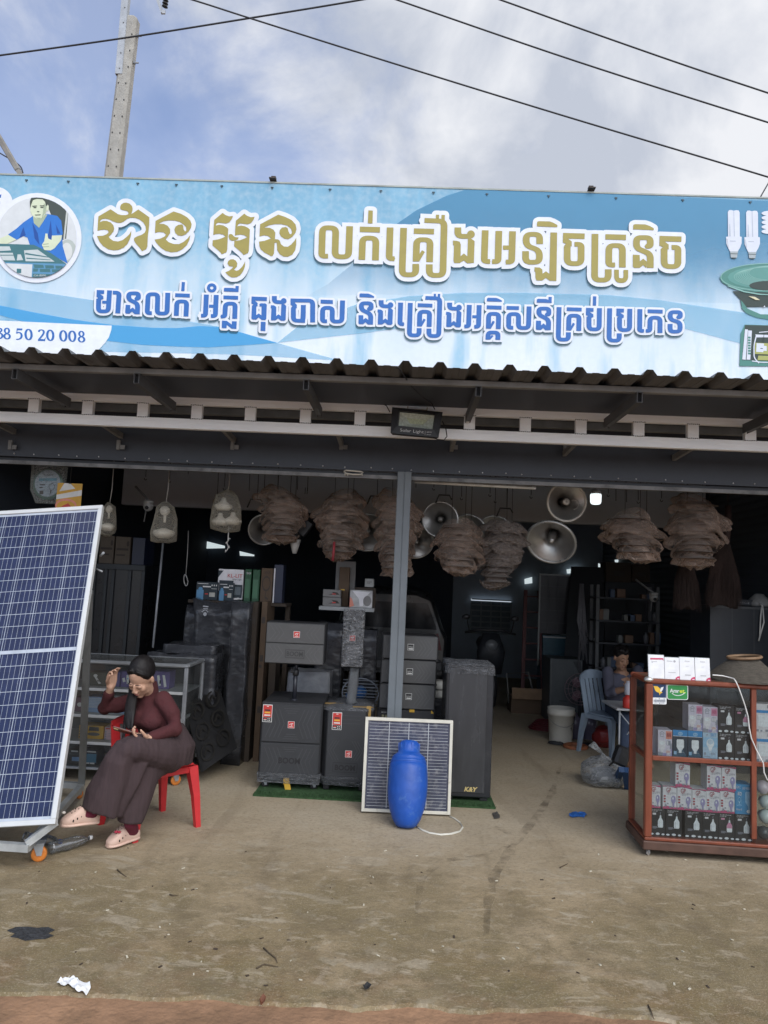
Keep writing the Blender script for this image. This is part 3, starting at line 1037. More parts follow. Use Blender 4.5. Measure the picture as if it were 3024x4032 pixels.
for ch, x, y in (('3', 5, 1877), ('8', 92, 1877), ('5', 245, 1887), ('0', 360, 1890), ('2', 524, 1897), ('0', 630, 1900), ('0', 792, 1907), ('0', 903, 1911), ('8', 1018, 1916)):
 digit(mb, ch, x / 3.16, 720 + y / 3.16, 146 / 3.16, 0.006)
mb.build('phone_number', BLUE, sign, world=True)
L1 = []    # polygons in photo pixels: (ink polygons)
W1 = []
def sheet(ox, oy, k, pen, grow, ink_out, white_out):
 def conv(q):
  return [(ox + x / k, oy + y / k) for x, y in q]
 def poly(pts):
  ink_out.append(conv(pts))
  white_out.extend(growpoly(conv(pts), grow))
 def st(pts, r=55, p=None):
  p = p or pen
  ink_out.extend(conv(q) for q in brush(pts, p[0], p[1], r))
  white_out.extend(conv(q) for q in brush(pts, p[0], p[1], r, grow * k, False))
  for e in (pts[0], pts[-1]):
   white_out.extend(growpoly([(ox + e[0] / k - 6, oy + e[1] / k), (ox + e[0] / k + 6, oy + e[1] / k), (ox + e[0] / k, oy + e[1] / k + 1)], grow * 0.9))
 return poly, st
P, s_ = sheet(360, 770, 3.95, (60, 60), 17, L1, W1)
P([(307, 225), (370, 265), (420, 300), (480, 315), (540, 315), (575, 305), (586, 285), (575, 262), (545, 247), (500, 240), (460, 225), (455, 190), (470, 150), (510, 125), (550, 122), (600, 135), (640, 175), (650, 220), (640, 265), (628, 300), (660, 280), (737, 228), (820, 285), (910, 350), (905, 480), (885, 650), (878, 800), (860, 845), (795, 875), (765, 830), (690, 745), (668, 700), (675, 670), (720, 645), (790, 620), (835, 590), (855, 545), (850, 490), (815, 430), (760, 385), (690, 358), (610, 355), (570, 370), (510, 415), (460, 437), (400, 432), (340, 410), (290, 385), (230, 370), (180, 375), (150, 395), (140, 425), (190, 405), (250, 405), (310, 430), (350, 470), (362, 520), (350, 570), (310, 620), (275, 650), (300, 680), (350, 715), (420, 725), (490, 705), (550, 660), (600, 610), (628, 560), (625, 620), (605, 690), (570, 760), (510, 820), (430, 855), (350, 862), (270, 845), (190, 795), (135, 730), (97, 640), (190, 635), (250, 610), (278, 580), (260, 550), (210, 540), (150, 545), (103, 560), (110, 440), (118, 335)])
P([(1285, 258), (1400, 295), (1490, 345), (1545, 400), (1565, 455), (1555, 510), (1520, 570), (1470, 615), (1410, 638), (1350, 630), (1310, 590), (1297, 540), (1315, 495), (1360, 465), (1420, 460), (1435, 490), (1440, 540), (1465, 570), (1483, 550), (1480, 505), (1440, 460), (1380, 420), (1300, 400), (1210, 397), (1130, 410), (1080, 435), (1057, 452), (1130, 452), (1190, 480), (1230, 530), (1232, 590), (1200, 640), (1162, 692), (1210, 735), (1290, 765), (1370, 765), (1440, 730), (1500, 680), (1545, 625), (1530, 700), (1490, 780), (1420, 845), (1340, 885), (1250, 893), (1160, 870), (1080, 815), (1020, 750), (988, 695), (1080, 680), (1140, 650), (1168, 620), (1130, 585), (1070, 577), (1030, 582), (995, 592), (1000, 500), (1005, 405)])
P, s_ = sheet(800, 810, 3.95, (60, 60), 17, L1, W1)
lf = [(308, 122), (350, 155), (410, 178), (470, 170), (450, 220), (410, 270), (360, 288), (300, 280), (240, 272), (212, 290), (200, 320), (260, 308), (320, 318), (370, 345), (395, 370), (390, 480), (378, 700), (365, 735), (295, 765), (270, 730), (150, 628), (155, 547), (240, 535), (310, 510), (352, 490), (310, 458), (250, 447), (200, 452), (163, 465), (170, 330), (178, 232)]
P(lf)
P([(x + 336, y + 12) for x, y in lf])
P([(400, 490), (405, 460), (430, 450), (460, 457), (480, 485), (510, 500), (560, 503), (540, 535), (500, 552), (450, 555), (415, 535)])
P([(383, 910), (395, 870), (430, 845), (475, 842), (515, 865), (537, 905), (530, 955), (485, 1003), (520, 1022), (560, 1010), (610, 960), (645, 905), (658, 870), (655, 950), (625, 1030), (580, 1090), (520, 1122), (450, 1125), (395, 1095), (350, 1045), (410, 1020), (470, 970), (460, 955), (410, 950)])
P([(1172, 150), (1280, 185), (1380, 235), (1440, 300), (1455, 370), (1440, 430), (1390, 495), (1330, 530), (1270, 525), (1215, 490), (1188, 440), (1195, 390), (1230, 350), (1290, 342), (1320, 360), (1330, 410), (1350, 450), (1375, 455), (1385, 420), (1370, 370), (1310, 320), (1220, 297), (1120, 297), (1030, 315), (950, 350), (1040, 355), (1100, 385), (1127, 430), (1120, 530), (1170, 535), (1195, 555), (1215, 610), (1260, 645), (1320, 648), (1370, 615), (1420, 560), (1452, 505), (1450, 620), (1435, 700), (1390, 770), (1320, 805), (1250, 800), (1190, 760), (1155, 700), (1148, 585), (1115, 585), (1105, 750), (1085, 790), (1055, 795), (1030, 775), (960, 740), (900, 690), (880, 640), (873, 570), (960, 555), (1030, 530), (1063, 520), (1010, 480), (950, 470), (880, 490), (885, 380), (890, 300)])
P, s_ = sheet(1230, 800, 3.0164, (80, 56), 17, L1, W1)
s_([(188, 637), (112, 637), (122, 298), (280, 302), (270, 643), (431, 645), (444, 282)], 60)
P([(565, 286), (804, 292), (803, 357), (563, 350)])
s_([(588, 680), (598, 420), (757, 424), (749, 686)], 60)
P([(666, 94), (719, 97), (715, 250), (659, 247)])
s_([(924, 297), (912, 665), (976, 667)], 40)
s_([(1084, 302), (1065, 857), (1228, 857), (1228, 729)], 60)
P([(1206, 307), (1446, 313), (1443, 378), (1203, 371)])
s_([(1231, 700), (1239, 440), (1399, 443), (1391, 706)], 60)
P([(1300, 566), (1336, 586), (1268, 700), (1232, 700), (1232, 680)])
s_([(1331, 212), (1565, 222), (1549, 865), (1388, 863), (1388, 734)], 60)
P([(1467, 145), (1505, 146), (1503, 190), (1465, 188)])
P([(1533, 147), (1573, 148), (1571, 215), (1531, 200)])
P, s_ = sheet(1760, 830, 3.0164, (80, 56), 17, L1, W1)
s_([(128, 206), (128, 310), (285, 312)], 50)
P(circ(283, 287, 46))
P([(248, 330), (290, 342), (327, 368), (318, 625), (240, 632), (198, 597), (150, 627), (85, 628), (76, 600), (82, 420), (70, 414), (70, 362), (110, 364), (150, 375), (163, 410), (160, 548), (200, 513), (240, 550)])
s_([(453, 240), (440, 608), (510, 610)], 40)
s_([(614, 247), (604, 612), (534, 610)], 40)
s_([(776, 251), (766, 615), (696, 616)], 40)
P([(664, 420), (740, 420), (740, 470), (662, 470)])
s_([(1098, 402), (1098, 288), (937, 286), (938, 420), (1095, 478), (1095, 618), (931, 618), (931, 487)], 60)
P([(1225, 265), (1305, 267), (1296, 840), (1215, 838), (1170, 803), (1130, 835), (1060, 835), (1048, 800), (1046, 735), (1035, 725), (1037, 678), (1100, 682), (1130, 705), (1132, 755), (1172, 725), (1212, 757)])
P([(1068, 140), (1085, 132), (1215, 134), (1260, 150), (1308, 178), (1307, 203), (1064, 193)])
P([(1375, 270), (1632, 278), (1630, 343), (1432, 338), (1478, 372), (1478, 430), (1440, 435), (1385, 425), (1410, 402), (1372, 385)])
s_([(1424, 430), (1424, 632), (1588, 636), (1590, 405), (1510, 405)], 60)
P, s_ = sheet(2190, 840, 3.0164, (80, 56), 17, L1, W1)
s_([(457, 252), (451, 799), (614, 799), (614, 672)], 60)
P([(580, 255), (825, 262), (823, 326), (579, 318)])
s_([(695, 620), (619, 620), (621, 390), (782, 390), (781, 650)], 60)
s_([(712, 676), (712, 805), (822, 806), (822, 679)], 50, (56, 56))
s_([(1058, 398), (1112, 400), (1112, 296), (948, 296), (948, 420), (1112, 490), (1112, 655)], 50)
P([(905, 498), (986, 502), (988, 578), (1028, 545), (1070, 580), (1070, 640), (1060, 655), (1028, 622), (985, 656), (920, 655), (905, 640)])
P([(910, 145), (930, 137), (1050, 140), (1105, 158), (1153, 185), (1152, 208), (908, 198)])
P([(1222, 275), (1482, 283), (1480, 347), (1282, 342), (1330, 380), (1330, 435), (1290, 440), (1235, 430), (1262, 410), (1220, 390)])
s_([(1276, 430), (1276, 637), (1440, 641), (1440, 410), (1365, 412)], 60)
L2, W2 = [], []
PEN2 = (76, 58)
P, s_ = sheet(360, 1090, 3.95, PEN2, 9, L2, W2)
P([(93, 213), (208, 218), (205, 275), (143, 275), (195, 310), (195, 355), (165, 365), (90, 355), (113, 338), (88, 320)])
s_([(122, 350), (118, 545), (270, 545), (292, 220)])
P([(178, 380), (245, 382), (245, 428), (176, 425)])
s_([(342, 254), (440, 256), (418, 577)], 50)
s_([(690, 350), (738, 350), (740, 266), (588, 266), (588, 360), (728, 428), (722, 590)], 50)
P([(543, 443), (614, 447), (612, 515), (648, 484), (690, 520), (690, 585), (675, 585), (640, 550), (600, 582), (545, 580), (532, 560)])
s_([(947, 572), (875, 572), (890, 278), (1040, 280), (1030, 578), (1183, 580), (1195, 257)])
P([(1311, 264), (1537, 272), (1536, 331), (1308, 322)])
s_([(1327, 614), (1337, 390), (1489, 392), (1477, 624)])
P([(1413, 90), (1462, 92), (1453, 232), (1403, 229)])
P, s_ = sheet(770, 1090, 3.95, PEN2, 9, L2, W2)
s_(circ(258, 181, 51, 48, 24) + [(309, 181)], 0, (48, 46))
s_([(174, 285), (160, 612), (92, 612)], 40)
s_([(328, 291), (313, 616), (245, 618)], 40)
P([(217, 441), (295, 443), (293, 490), (215, 488)])
P([(455, 180), (580, 182), (625, 190), (628, 150), (678, 152), (673, 245), (447, 236), (447, 195)])
P([(440, 298), (667, 306), (666, 364), (439, 355)])
s_([(400, 625), (460, 625), (472, 425), (622, 425), (614, 660)])
P([(417, 688), (490, 692), (570, 750), (570, 698), (646, 701), (641, 817), (565, 813), (490, 755), (487, 807), (413, 804)])
P([(877, 315), (1115, 325), (1113, 385), (928, 378), (970, 415), (970, 462), (945, 472), (880, 460), (905, 440), (873, 423)])
P([(882, 455), (950, 470), (948, 605), (988, 577), (1028, 608), (1032, 470), (1000, 470), (998, 430), (1020, 420), (1090, 422), (1112, 440), (1105, 660), (1085, 682), (1030, 677), (987, 640), (945, 675), (885, 670), (873, 650)])
P([(1020, 706), (1094, 709), (1089, 851), (1015, 847)])
def ngo(dx, dy):
 s_([(1230 + dx, 308 + dy), (1230 + dx, 398 + dy), (1370 + dx, 405 + dy)], 50)
 P(circ(1375 + dx, 384 + dy, 44))
 P([(x + dx, y + dy) for x, y in ((1340, 425), (1385, 435), (1413, 460), (1405, 675), (1385, 693), (1330, 690), (1288, 655), (1245, 685), (1180, 685), (1177, 660), (1185, 500), (1173, 495), (1176, 450), (1225, 453), (1258, 475), (1258, 618), (1295, 590), (1330, 618))])
ngo(0, 0)
P, s_ = sheet(1160, 1120, 3.95, PEN2, 9, L2, W2)
s_([(-60, 256), (285, 262), (283, 598)], 60)
P([(-58, 226), (20, 230), (10, 300), (38, 325), (38, 375), (10, 385), (-50, 370), (-30, 345), (-60, 325)])
s_([(-15, 370), (-15, 570), (135, 575), (140, 328)])
P([(105, 328), (178, 330), (165, 605), (92, 602)])
P([(408, 245), (597, 252), (597, 312), (407, 304)])
s_([(506, 580), (436, 580), (440, 372), (590, 372), (586, 585), (738, 585), (748, 258)])
P([(1012, 158), (1030, 148), (1150, 152), (1195, 170), (1238, 195), (1237, 215), (1010, 206)])
s_([(1140, 390), (1190, 390), (1192, 302), (1040, 300), (1040, 400), (1186, 470), (1182, 632)], 50)
P([(997, 485), (1070, 488), (1070, 555), (1108, 527), (1145, 560), (1145, 630), (1135, 628), (1105, 597), (1065, 627), (1005, 625), (994, 610)])
ngo(117, -54)
P, s_ = sheet(1540, 1140, 3.95, PEN2, 9, L2, W2)
s_([(148, 212), (138, 545), (198, 547)], 35)
s_([(299, 217), (283, 720), (435, 720), (436, 608)])
P([(415, 222), (642, 230), (640, 288), (413, 280)])
s_([(440, 582), (446, 352), (598, 354), (590, 588)])
P([(505, 458), (538, 478), (475, 583), (440, 583)])
s_([(533, 138), (757, 148), (740, 730), (588, 730), (588, 615)])
P([(663, 75), (698, 76), (696, 120), (662, 120)])
P([(727, 76), (763, 77), (760, 140), (725, 130)])
ngo(-321, -95)
s_([(1215, 248), (1203, 580), (1138, 582)], 40)
s_([(1368, 251), (1357, 585), (1292, 588)], 40)
P([(1262, 408), (1335, 408), (1333, 454), (1260, 452)])
P, s_ = sheet(1880, 1150, 3.95, PEN2, 9, L2, W2)
P([(147, 108), (165, 97), (290, 100), (330, 115), (377, 140), (375, 160), (145, 153)])
P([(142, 215), (372, 222), (370, 281), (141, 273)])
s_([(167, 577), (173, 345), (328, 347), (321, 582)])
P([(235, 452), (268, 470), (205, 578), (170, 578)])
s_([(160, 747), (165, 635), (318, 638), (313, 750)], 50)
P([(220, 672), (248, 690), (195, 748), (165, 748)])
P([(450, 224), (642, 229), (641, 287), (449, 281)])
s_([(553, 562), (482, 562), (484, 350), (637, 350), (634, 565), (790, 568), (800, 232)])
P([(920, 125), (940, 113), (1060, 117), (1100, 130), (1102, 83), (1152, 85), (1149, 178), (918, 172)])
s_([(1058, 358), (1105, 358), (1107, 265), (952, 265), (952, 360), (1103, 440), (1098, 600)], 50)
P([(908, 452), (985, 456), (985, 525), (1023, 495), (1062, 527), (1062, 600), (1050, 600), (1018, 568), (980, 598), (915, 595), (905, 580)])
s_([(1265, 242), (1252, 745), (1409, 748), (1410, 633)])
P([(1385, 245), (1616, 252), (1614, 310), (1383, 302)])
s_([(1412, 605), (1419, 373), (1576, 376), (1570, 612)])
P([(1480, 483), (1512, 503), (1450, 607), (1415, 607)])
P, s_ = sheet(2260, 1150, 3.6065, (70, 52), 9, L2, W2)
bo = [(167, 232), (273, 235), (272, 288), (217, 290), (270, 325), (270, 362), (240, 372), (175, 360), (195, 347), (165, 335)]
P(bo)
s_([(208, 360), (208, 535), (352, 538), (357, 236)])
P([(266, 68), (312, 70), (309, 200), (262, 199)])
s_([(501, 238), (493, 695), (637, 697), (637, 593)])
P([(x + 431, y + 9) for x, y in bo])
s_([(641, 370), (641, 545), (783, 548), (787, 246)])
s_([(930, 250), (926, 557), (987, 559)], 35)
P([(1040, 253), (1252, 259), (1251, 313), (1039, 305)])
s_([(1015, 558), (1070, 558), (1075, 370), (1216, 372), (1214, 588)])
s_([(1458, 365), (1502, 365), (1502, 292), (1358, 292), (1358, 395), (1500, 440), (1498, 568), (1358, 570), (1358, 460)], 50)
shade = print_fade('ink_shadow', (0.02, 0.10, 0.14), -3, -2.5, 0.55)
for nm, Lx, Wx, col in (('gold_lettering', L1, W1, GOLD), ('blue_lettering', L2, W2, BLUE)):
 mb = MB()
 flat(mb, [[(x - 3, y + 9) for x, y in q] for q in Wx], TS, 0.0065)
 mb.build('lettering_shadow', shade, sign, world=True)
 mb = MB()
 flat(mb, Wx, TS, 0.009)
 mb.build('lettering_outline', WHITE, sign, world=True)
 mb = MB()
 flat(mb, Lx, TS, 0.0115)
 mb.build(nm, col, sign, world=True)
K = 3.16
TP = lambda x, y, o: TS(x / K, 720 + y / K, o)
def pprint(name, layers, off, T=None, step=0.0007, clip=None):
 mb = MB()
 for i, (m, polys) in enumerate(layers):
  mb.mat(m)
  if clip:
   polys = [clipc(q, clip) for q in polys]
   polys = [q for q in polys if len(q) > 2]
  flat(mb, polys, T or TP, off + step * i)
 return mb.build(name, None, sign, world=True)
def clipc(poly, c):
 """clip a polygon to a disc (Sutherland-Hodgman against a 40-gon)"""
 ring = circ(c[0], c[1], c[2], c[2], 40)
 out = [tuple(p) for p in poly]
 for i in range(40):
  a, b = ring[i], ring[(i + 1) % 40]
  res = []
  ins = lambda p: (b[0] - a[0]) * (p[1] - a[1]) - (b[1] - a[1]) * (p[0] - a[0]) >= 0
  for j in range(len(out)):
   p, q = out[j - 1], out[j]
   ip, iq = ins(p), ins(q)
   if ip != iq:
    d1 = (b[0] - a[0]) * (p[1] - a[1]) - (b[1] - a[1]) * (p[0] - a[0])
    d2 = (b[0] - a[0]) * (q[1] - a[1]) - (b[1] - a[1]) * (q[0] - a[0])
    t = d1 / (d1 - d2)
    res.append((p[0] + (q[0] - p[0]) * t, p[1] + (q[1] - p[1]) * t))
   if iq:
    res.append(q)
  out = res
  if not out:
   break
 return out
PC = (462, 690)
wave_c = lambda cx, cy, r: circ(cx, cy, r, r, 48)
pprint('portrait_rim', [(WHITE, [wave_c(PC[0], PC[1], 558), wave_c(-40, 262, 205)])], 0.007)
pprint('printed_mark', [(BLUE, [[(-40, 170), (25, 150), (18, 190), (-10, 200), (8, 250), (0, 290), (-20, 300), (-40, 260)]])], 0.0085)
cl = (PC[0], PC[1], 498)
pi_ = lambda n, c: ink('print_' + n, c)
skin_l, skin_d = pi_('skin', (0.60, 0.66, 0.48)), pi_('skin_shade', (0.36, 0.43, 0.30))
shirt, shirt_d = pi_('shirt', (0.025, 0.16, 0.52)), pi_('shirt_fold', (0.012, 0.07, 0.30))
hair_p = pi_('hair', (0.05, 0.065, 0.05))
wall_p, dark_p = pi_('plain_wall', (0.60, 0.63, 0.64)), pi_('dark_door', (0.055, 0.07, 0.06))
teal_p, amp_p = pi_('teal', (0.05, 0.16, 0.18)), pi_('amp_blue', (0.10, 0.27, 0.44))
pprint('portrait', [
 (wall_p, [wave_c(PC[0], PC[1], 498)]),
 (dark_p, [[(540, 180), (860, 320), (830, 700), (780, 720), (770, 500), (640, 400), (600, 300)]]),
 (pi_('door_edge', (0.5, 0.53, 0.5)), [[(835, 320), (858, 335), (815, 710), (795, 710)]]),
 (pi_('fan', (0.42, 0.47, 0.44)), [circ(850, 850, 105, 140)]),
 (pi_('fan_in', (0.60, 0.62, 0.60)), [circ(838, 860, 70, 108)]),
 (shirt, [[(410, 425), (300, 500), (210, 580), (110, 650), (210, 720), (300, 670), (350, 690), (380, 780), (470, 800), (520, 830), (620, 880), (850, 1010), (790, 800), (780, 660), (790, 640), (770, 480), (720, 420), (600, 395)]]),
 (shirt_d, [[(410, 500), (480, 640), (500, 780), (440, 700)], [(640, 470), (660, 700), (620, 860), (600, 700)], [(300, 560), (330, 660), (250, 690)], [(700, 520), (760, 640), (720, 640)]]),
 (skin_d, [[(420, 430), (600, 400), (560, 470), (495, 568), (430, 510)]]),
 (skin_l, [circ(487, 325, 103, 130), [(398, 330), (578, 330), (560, 400), (520, 452), (460, 452), (415, 410)], circ(600, 320, 16, 40),
              [(110, 655), (-10, 710), (-10, 790), (60, 785), (215, 715)],
              [(655, 665), (780, 660), (770, 720), (690, 820), (640, 850), (560, 845), (530, 780), (560, 735), (575, 640), (600, 640), (608, 700), (650, 720)]]),
 (skin_d, [[(555, 260), (590, 300), (575, 380), (530, 450), (545, 370)], [(450, 440), (520, 445), (490, 458)], [(540, 770), (615, 760), (615, 772), (540, 782)], [(540, 800), (620, 795), (620, 805), (545, 812)]]),
 (hair_p, [[(385, 330), (382, 240), (400, 190), (470, 178), (560, 190), (598, 240), (600, 290), (582, 300), (570, 245), (540, 215), (470, 210), (420, 225), (402, 270)]]),
 (hair_p, [[(412, 296), (470, 292), (470, 302), (415, 308)], [(505, 292), (562, 290), (562, 302), (508, 302)], circ(445, 318, 22, 7), circ(532, 316, 22, 7), [(440, 405), (520, 403), (510, 413), (450, 415)], circ(485, 368, 16, 6)]),
 (teal_p, [[(-40, 765), (430, 780), (640, 880), (840, 1020), (-40, 1000)]]),
 (pi_('amp_metal', (0.50, 0.56, 0.56)), [[(-20, 800), (130, 800), (150, 850), (-20, 860)], [(310, 850), (480, 840), (690, 990), (330, 985)], [(-20, 880), (170, 880), (200, 975), (-20, 970)], [(230, 900), (270, 900), (300, 970), (220, 975)]]),
 (teal_p, [[(330, 880), (620, 930), (620, 940), (320, 900)], [(-20, 905), (180, 905), (185, 915), (-20, 915)], [(340, 940), (640, 965), (640, 972), (340, 955)]]),
 (amp_p, [[(-40, 995), (840, 1018), (830, 1250), (-40, 1250)]]),
 (wall_p, [[(90, 1012), (415, 1025), (405, 1195), (75, 1195)]]),
 (teal_p, [[(430, 1025), (550, 1030), (560, 1068), (440, 1070)], [(570, 1035), (680, 1038), (685, 1075), (580, 1075)], [(700, 1040), (790, 1045), (790, 1078), (705, 1078)], [(425, 1075), (490, 1078), (480, 1115), (425, 1115)], [(505, 1080), (635, 1082), (640, 1120), (512, 1120)], [(655, 1085), (760, 1088), (750, 1122), (660, 1122)], [(420, 1140), (640, 1145), (630, 1195), (415, 1195)], [(222, 1078), (278, 1080), (276, 1135), (220, 1133)]]),
], 0.0085, step=0.0004, clip=cl)
mb = MB()
text(mb, 'CA-8000', lambda x, y, o: TP(x, 1175 - y, o), 435, 0, 32, 0.0175, 150)
mb.build('portrait_lettering', wall_p, sign, world=True)
K2 = 3.071
TB = lambda x, y, o: TS(2700 + x / K2, 760 + y / K2, o)
bw, bg = pi_('bulb', (0.62, 0.66, 0.74)), pi_('bulb_shade', (0.42, 0.47, 0.54))
met, metd = pi_('cap_metal', (0.35, 0.40, 0.42)), pi_('cap_dark', (0.05, 0.07, 0.07))
def cfl(x):
 return [(bw, [[(505, 235), (520, 212), (545, 210), (575, 220), (605, 212), (635, 215), (648, 240), (650, 530), (672, 535), (672, 610), (655, 660), (625, 712), (530, 710), (505, 660), (487, 615), (484, 535), (508, 530)]]),
   (bg, [[(572, 225), (580, 225), (590, 530), (578, 530)], [(525, 380), (532, 380), (540, 530), (522, 530)], [(530, 580), (600, 582), (600, 592), (530, 590)], [(490, 560), (500, 560), (515, 660), (508, 660)]]),
   (met, [[(530, 710), (628, 712), (622, 738), (615, 785), (595, 795), (560, 795), (540, 785), (535, 738)]]),
   (metd, [[(533, 735), (624, 738), (624, 745), (533, 742)], [(545, 785), (612, 787), (600, 797), (560, 797)]])]
for dx, dy in ((0, 0), (221, 6)):
 lay = [(m, [[(x + dx, y + dy) for x, y in q] for q in ps]) for m, ps in cfl(0)]
 pprint('printed_bulb', lay, 0.006, TB)
pprint('printed_bulb', [(bw, [circ(1010, 250 + 55 * i, 98, 30) for i in range(5)] + [[(985, 470), (1080, 470), (1080, 545), (935, 545), (940, 640), (990, 710), (1080, 715)]]),
      (metd, [[(990, 712), (1080, 714), (1080, 745), (1000, 742)]])], 0.006, TB)
gr, grl, grd = pi_('woofer_green', (0.07, 0.22, 0.19)), pi_('woofer_light', (0.22, 0.42, 0.38)), pi_('woofer_dark', (0.03, 0.05, 0.045))
rings_ = []
for i in range(9):
 rx = 440 - i * 22
 rings_ += brush([(1020 + rx * math.cos(t), 1020 + (118 - i * 4) * math.sin(t) - 6 * i) for t in (math.pi * (0.55 + 0.95 * k / 24) for k in range(25))], 5)
pprint('printed_woofer', [
 (grd, [[(560, 1190), (655, 1290), (670, 1380), (1390, 1380), (1390, 1190)]]),
 (gr, [[(662, 1300), (675, 1400), (730, 1460), (850, 1510), (1000, 1535), (1390, 1535), (1390, 1480), (900, 1470), (740, 1400), (690, 1330)]]),
 (gr, [circ(1010, 1030, 605, 178)]),
 (grl, brush(circ(1010, 1022, 590, 166, 60) + [(1600, 1022)], 9)),
 (pi_('woofer_cone', (0.10, 0.28, 0.25)), [circ(1020, 1025, 520, 142)]),
 (grl, rings_),
 (grd, [circ(1010, 1125, 250, 58)]),
 (grl, [[(500, 1120), (700, 1190), (900, 1225), (1100, 1235), (1100, 1245), (880, 1238), (690, 1205), (500, 1135)]]),
 (pi_('woofer_glint', (0.65, 0.6, 0.4)), [[(750, 1255), (830, 1262), (890, 1300), (840, 1300)]]),
 (bw, [[(930, 1385), (945, 1365), (955, 1390)]]),
], 0.006, TB, step=0.0006)
pprint('printed_amplifier', [
 (gr, [[(645, 2095), (660, 1700), (690, 1640), (710, 1595), (1390, 1612), (1390, 2100)]]),
 (grd, [[(712, 1600), (1390, 1615), (1390, 2040), (675, 2025)]]),
 (bw, [[(712, 1650), (747, 1655), (720, 2020), (678, 2015)], [(750, 1665), (795, 1668), (775, 2020), (730, 2018)]]),
 (gr, [[(748, 1740 + 32 * i), (780, 1742 + 32 * i), (778, 1765 + 32 * i), (746, 1763 + 32 * i)] for i in range(7)]),
 (bw, brush([(880, 1690), (1000, 1680), (1100, 1700)], 10) + brush([(850, 1720), (820, 1840), (820, 2000), (880, 2060)], 14, r=40) + brush([(795, 2035), (900, 2050), (1100, 2055)], 12) + [[(835, 1715), (1100, 1725), (1100, 1750), (850, 1750)]]),
 (pi_('transformer', (0.36, 0.38, 0.12)), [[(835, 1815), (1060, 1825), (1050, 1960), (830, 1950)], [(870, 1970), (1050, 1975), (1050, 2030), (860, 2025)]]),
 (bw, [[(850, 1820), (940, 1825), (930, 1930), (845, 1925)], [(900, 1850), (972, 1855), (972, 1915), (900, 1912)]]),
 (grd, brush([(940, 1700), (930, 1820)], 5) + [[(895, 1880), (925, 1882), (925, 1890), (895, 1888)]]),
], 0.006, TB, step=0.0006)
black_pl = M('black_plastic', (0.02, 0.02, 0.022), 0.45, var=0.3, scale=20)
conc = M('pole_concrete', (0.34, 0.33, 0.30), 0.9, var=0.18, scale=7, bump=0.5, bscale=45, dirt=((0.2, 0.19, 0.17), 9, 0.58, 0.6))
galv2 = M('galvanised_bright', (0.36, 0.38, 0.40), 0.5, metal=0.3, var=0.15, scale=12)
zinc_d = M('bolt_zinc', (0.25, 0.26, 0.27), 0.5, metal=0.6)
PY = 11.5
pt, pbm = at(520, 82, PY), at(448, 690, PY)
pd = (pt - pbm)
pfoot = pbm - pd * ((pbm.z) / pd.z)
pole = thing('utility_pole', 'grey concrete utility pole with rows of holes and a steel channel rising behind the shop', 'utility pole', pfoot)
mb = MB()
s_top = 56 / F * PY / 2
nst = 14
rings = []
ax = pd.normalized()
sx_ = Vector((1, 0, 0)); sx_ = (sx_ - ax * sx_.dot(ax)).normalized(); sy_ = ax.cross(sx_)
for i in range(nst + 1):
 t = i / nst
 c = pfoot + (pt - pfoot) * t
 hw = s_top * (1.45 - 0.45 * t)
 q = [(-0.62, -1), (0.62, -1), (1, -0.62), (1, 0.62), (0.62, 1), (-0.62, 1), (-1, 0.62), (-1, -0.62)]
 rings.append([c + sx_ * a * hw + sy_ * b * hw for a, b in q])
c = pt + ax * 0.05
rings.append([c + sx_ * a * s_top * 0.6 + sy_ * b * s_top * 0.6 for a, b in q])
mb.rings(rings, True, True, False)
mb.bar(pfoot + sx_ * s_top * 0.55 - sy_ * (-1) * 0, pfoot + sx_ * s_top * 0.56, 0.01)
mb.build('shaft', conc, pole, world=True)
fr = -sy_ if sy_.y > 0 else sy_
for i in range(26):
 t = 0.30 + i * 0.0268
 c = pfoot + (pt - pfoot) * t
 hw = s_top * (1.45 - 0.45 * t)
 for o_ in (-0.45, 0.66):
  p = c + sx_ * hw * (o_ + rnd.uniform(-0.05, 0.05)) + fr * (hw * 1.0)
  mb = MB()
  mb.ball(p, (0.013, 0.004, 0.018), 8)
  mb.build('hole', M('hole_dark', (0.05, 0.05, 0.05), 0.9), pole, world=True)
ca, cb = at(467, 290, PY - 0.12), at(497, -60, PY - 0.12)
mb = MB()
mb.bar(ca, cb, 0.11, 0.012)
mb.bar(ca + Vector((0.055, 0.04, 0)), cb + Vector((0.055, 0.04, 0)), 0.012, 0.08)
mb.bar(ca + Vector((-0.055, 0.04, 0)), cb + Vector((-0.055, 0.04, 0)), 0.012, 0.08)
mb.build('steel_channel', galv2, pole, world=True)
mb = MB()
for k in range(6):
 p = ca + (cb - ca) * (0.06 + 0.17 * k)
 mb.ball(p + Vector((0.01, -0.008, 0)), 0.012, 8)
for px, py in ((545, 147), (533, 252)):
 p = at(px, py, PY)
 mb.tube([p + Vector((-0.12, -0.03, 0)), p + Vector((0.065, -0.03, 0))], 0.013, 8)
 mb.box(p + Vector((0.0, -0.03, 0)), (0.015, 0.05, 0.05))
mb.build('bolt', zinc_d, pole, world=True)
ia = at(622, 0, PY)
mb = MB()
mb.mat(galv2)
mb.bar(at(600, -60, PY), at(640, 52, PY), 0.05, 0.05)
mb.mat(black_pl)
for k in range(5):
 p = at(655 - k * 1.5, -22 + k * 12, PY - 0.02)
 mb.lathe([(0.014, -0.02), (0.05, -0.006), (0.05, 0.006), (0.014, 0.02)], 12, p, rot(8, 12, 0))
mb.mat(galv2)
mb.box(at(645, 48, PY - 0.02), (0.05, 0.03, 0.06))
mb.mat(zinc_d)
mb.bar(at(600, -60, PY), ca + (cb - ca) * 0.95, 0.05)
mb.build('insulator_arm', None, pole, world=True)
wire_m = M('wire_black', (0.025, 0.026, 0.03), 0.6)
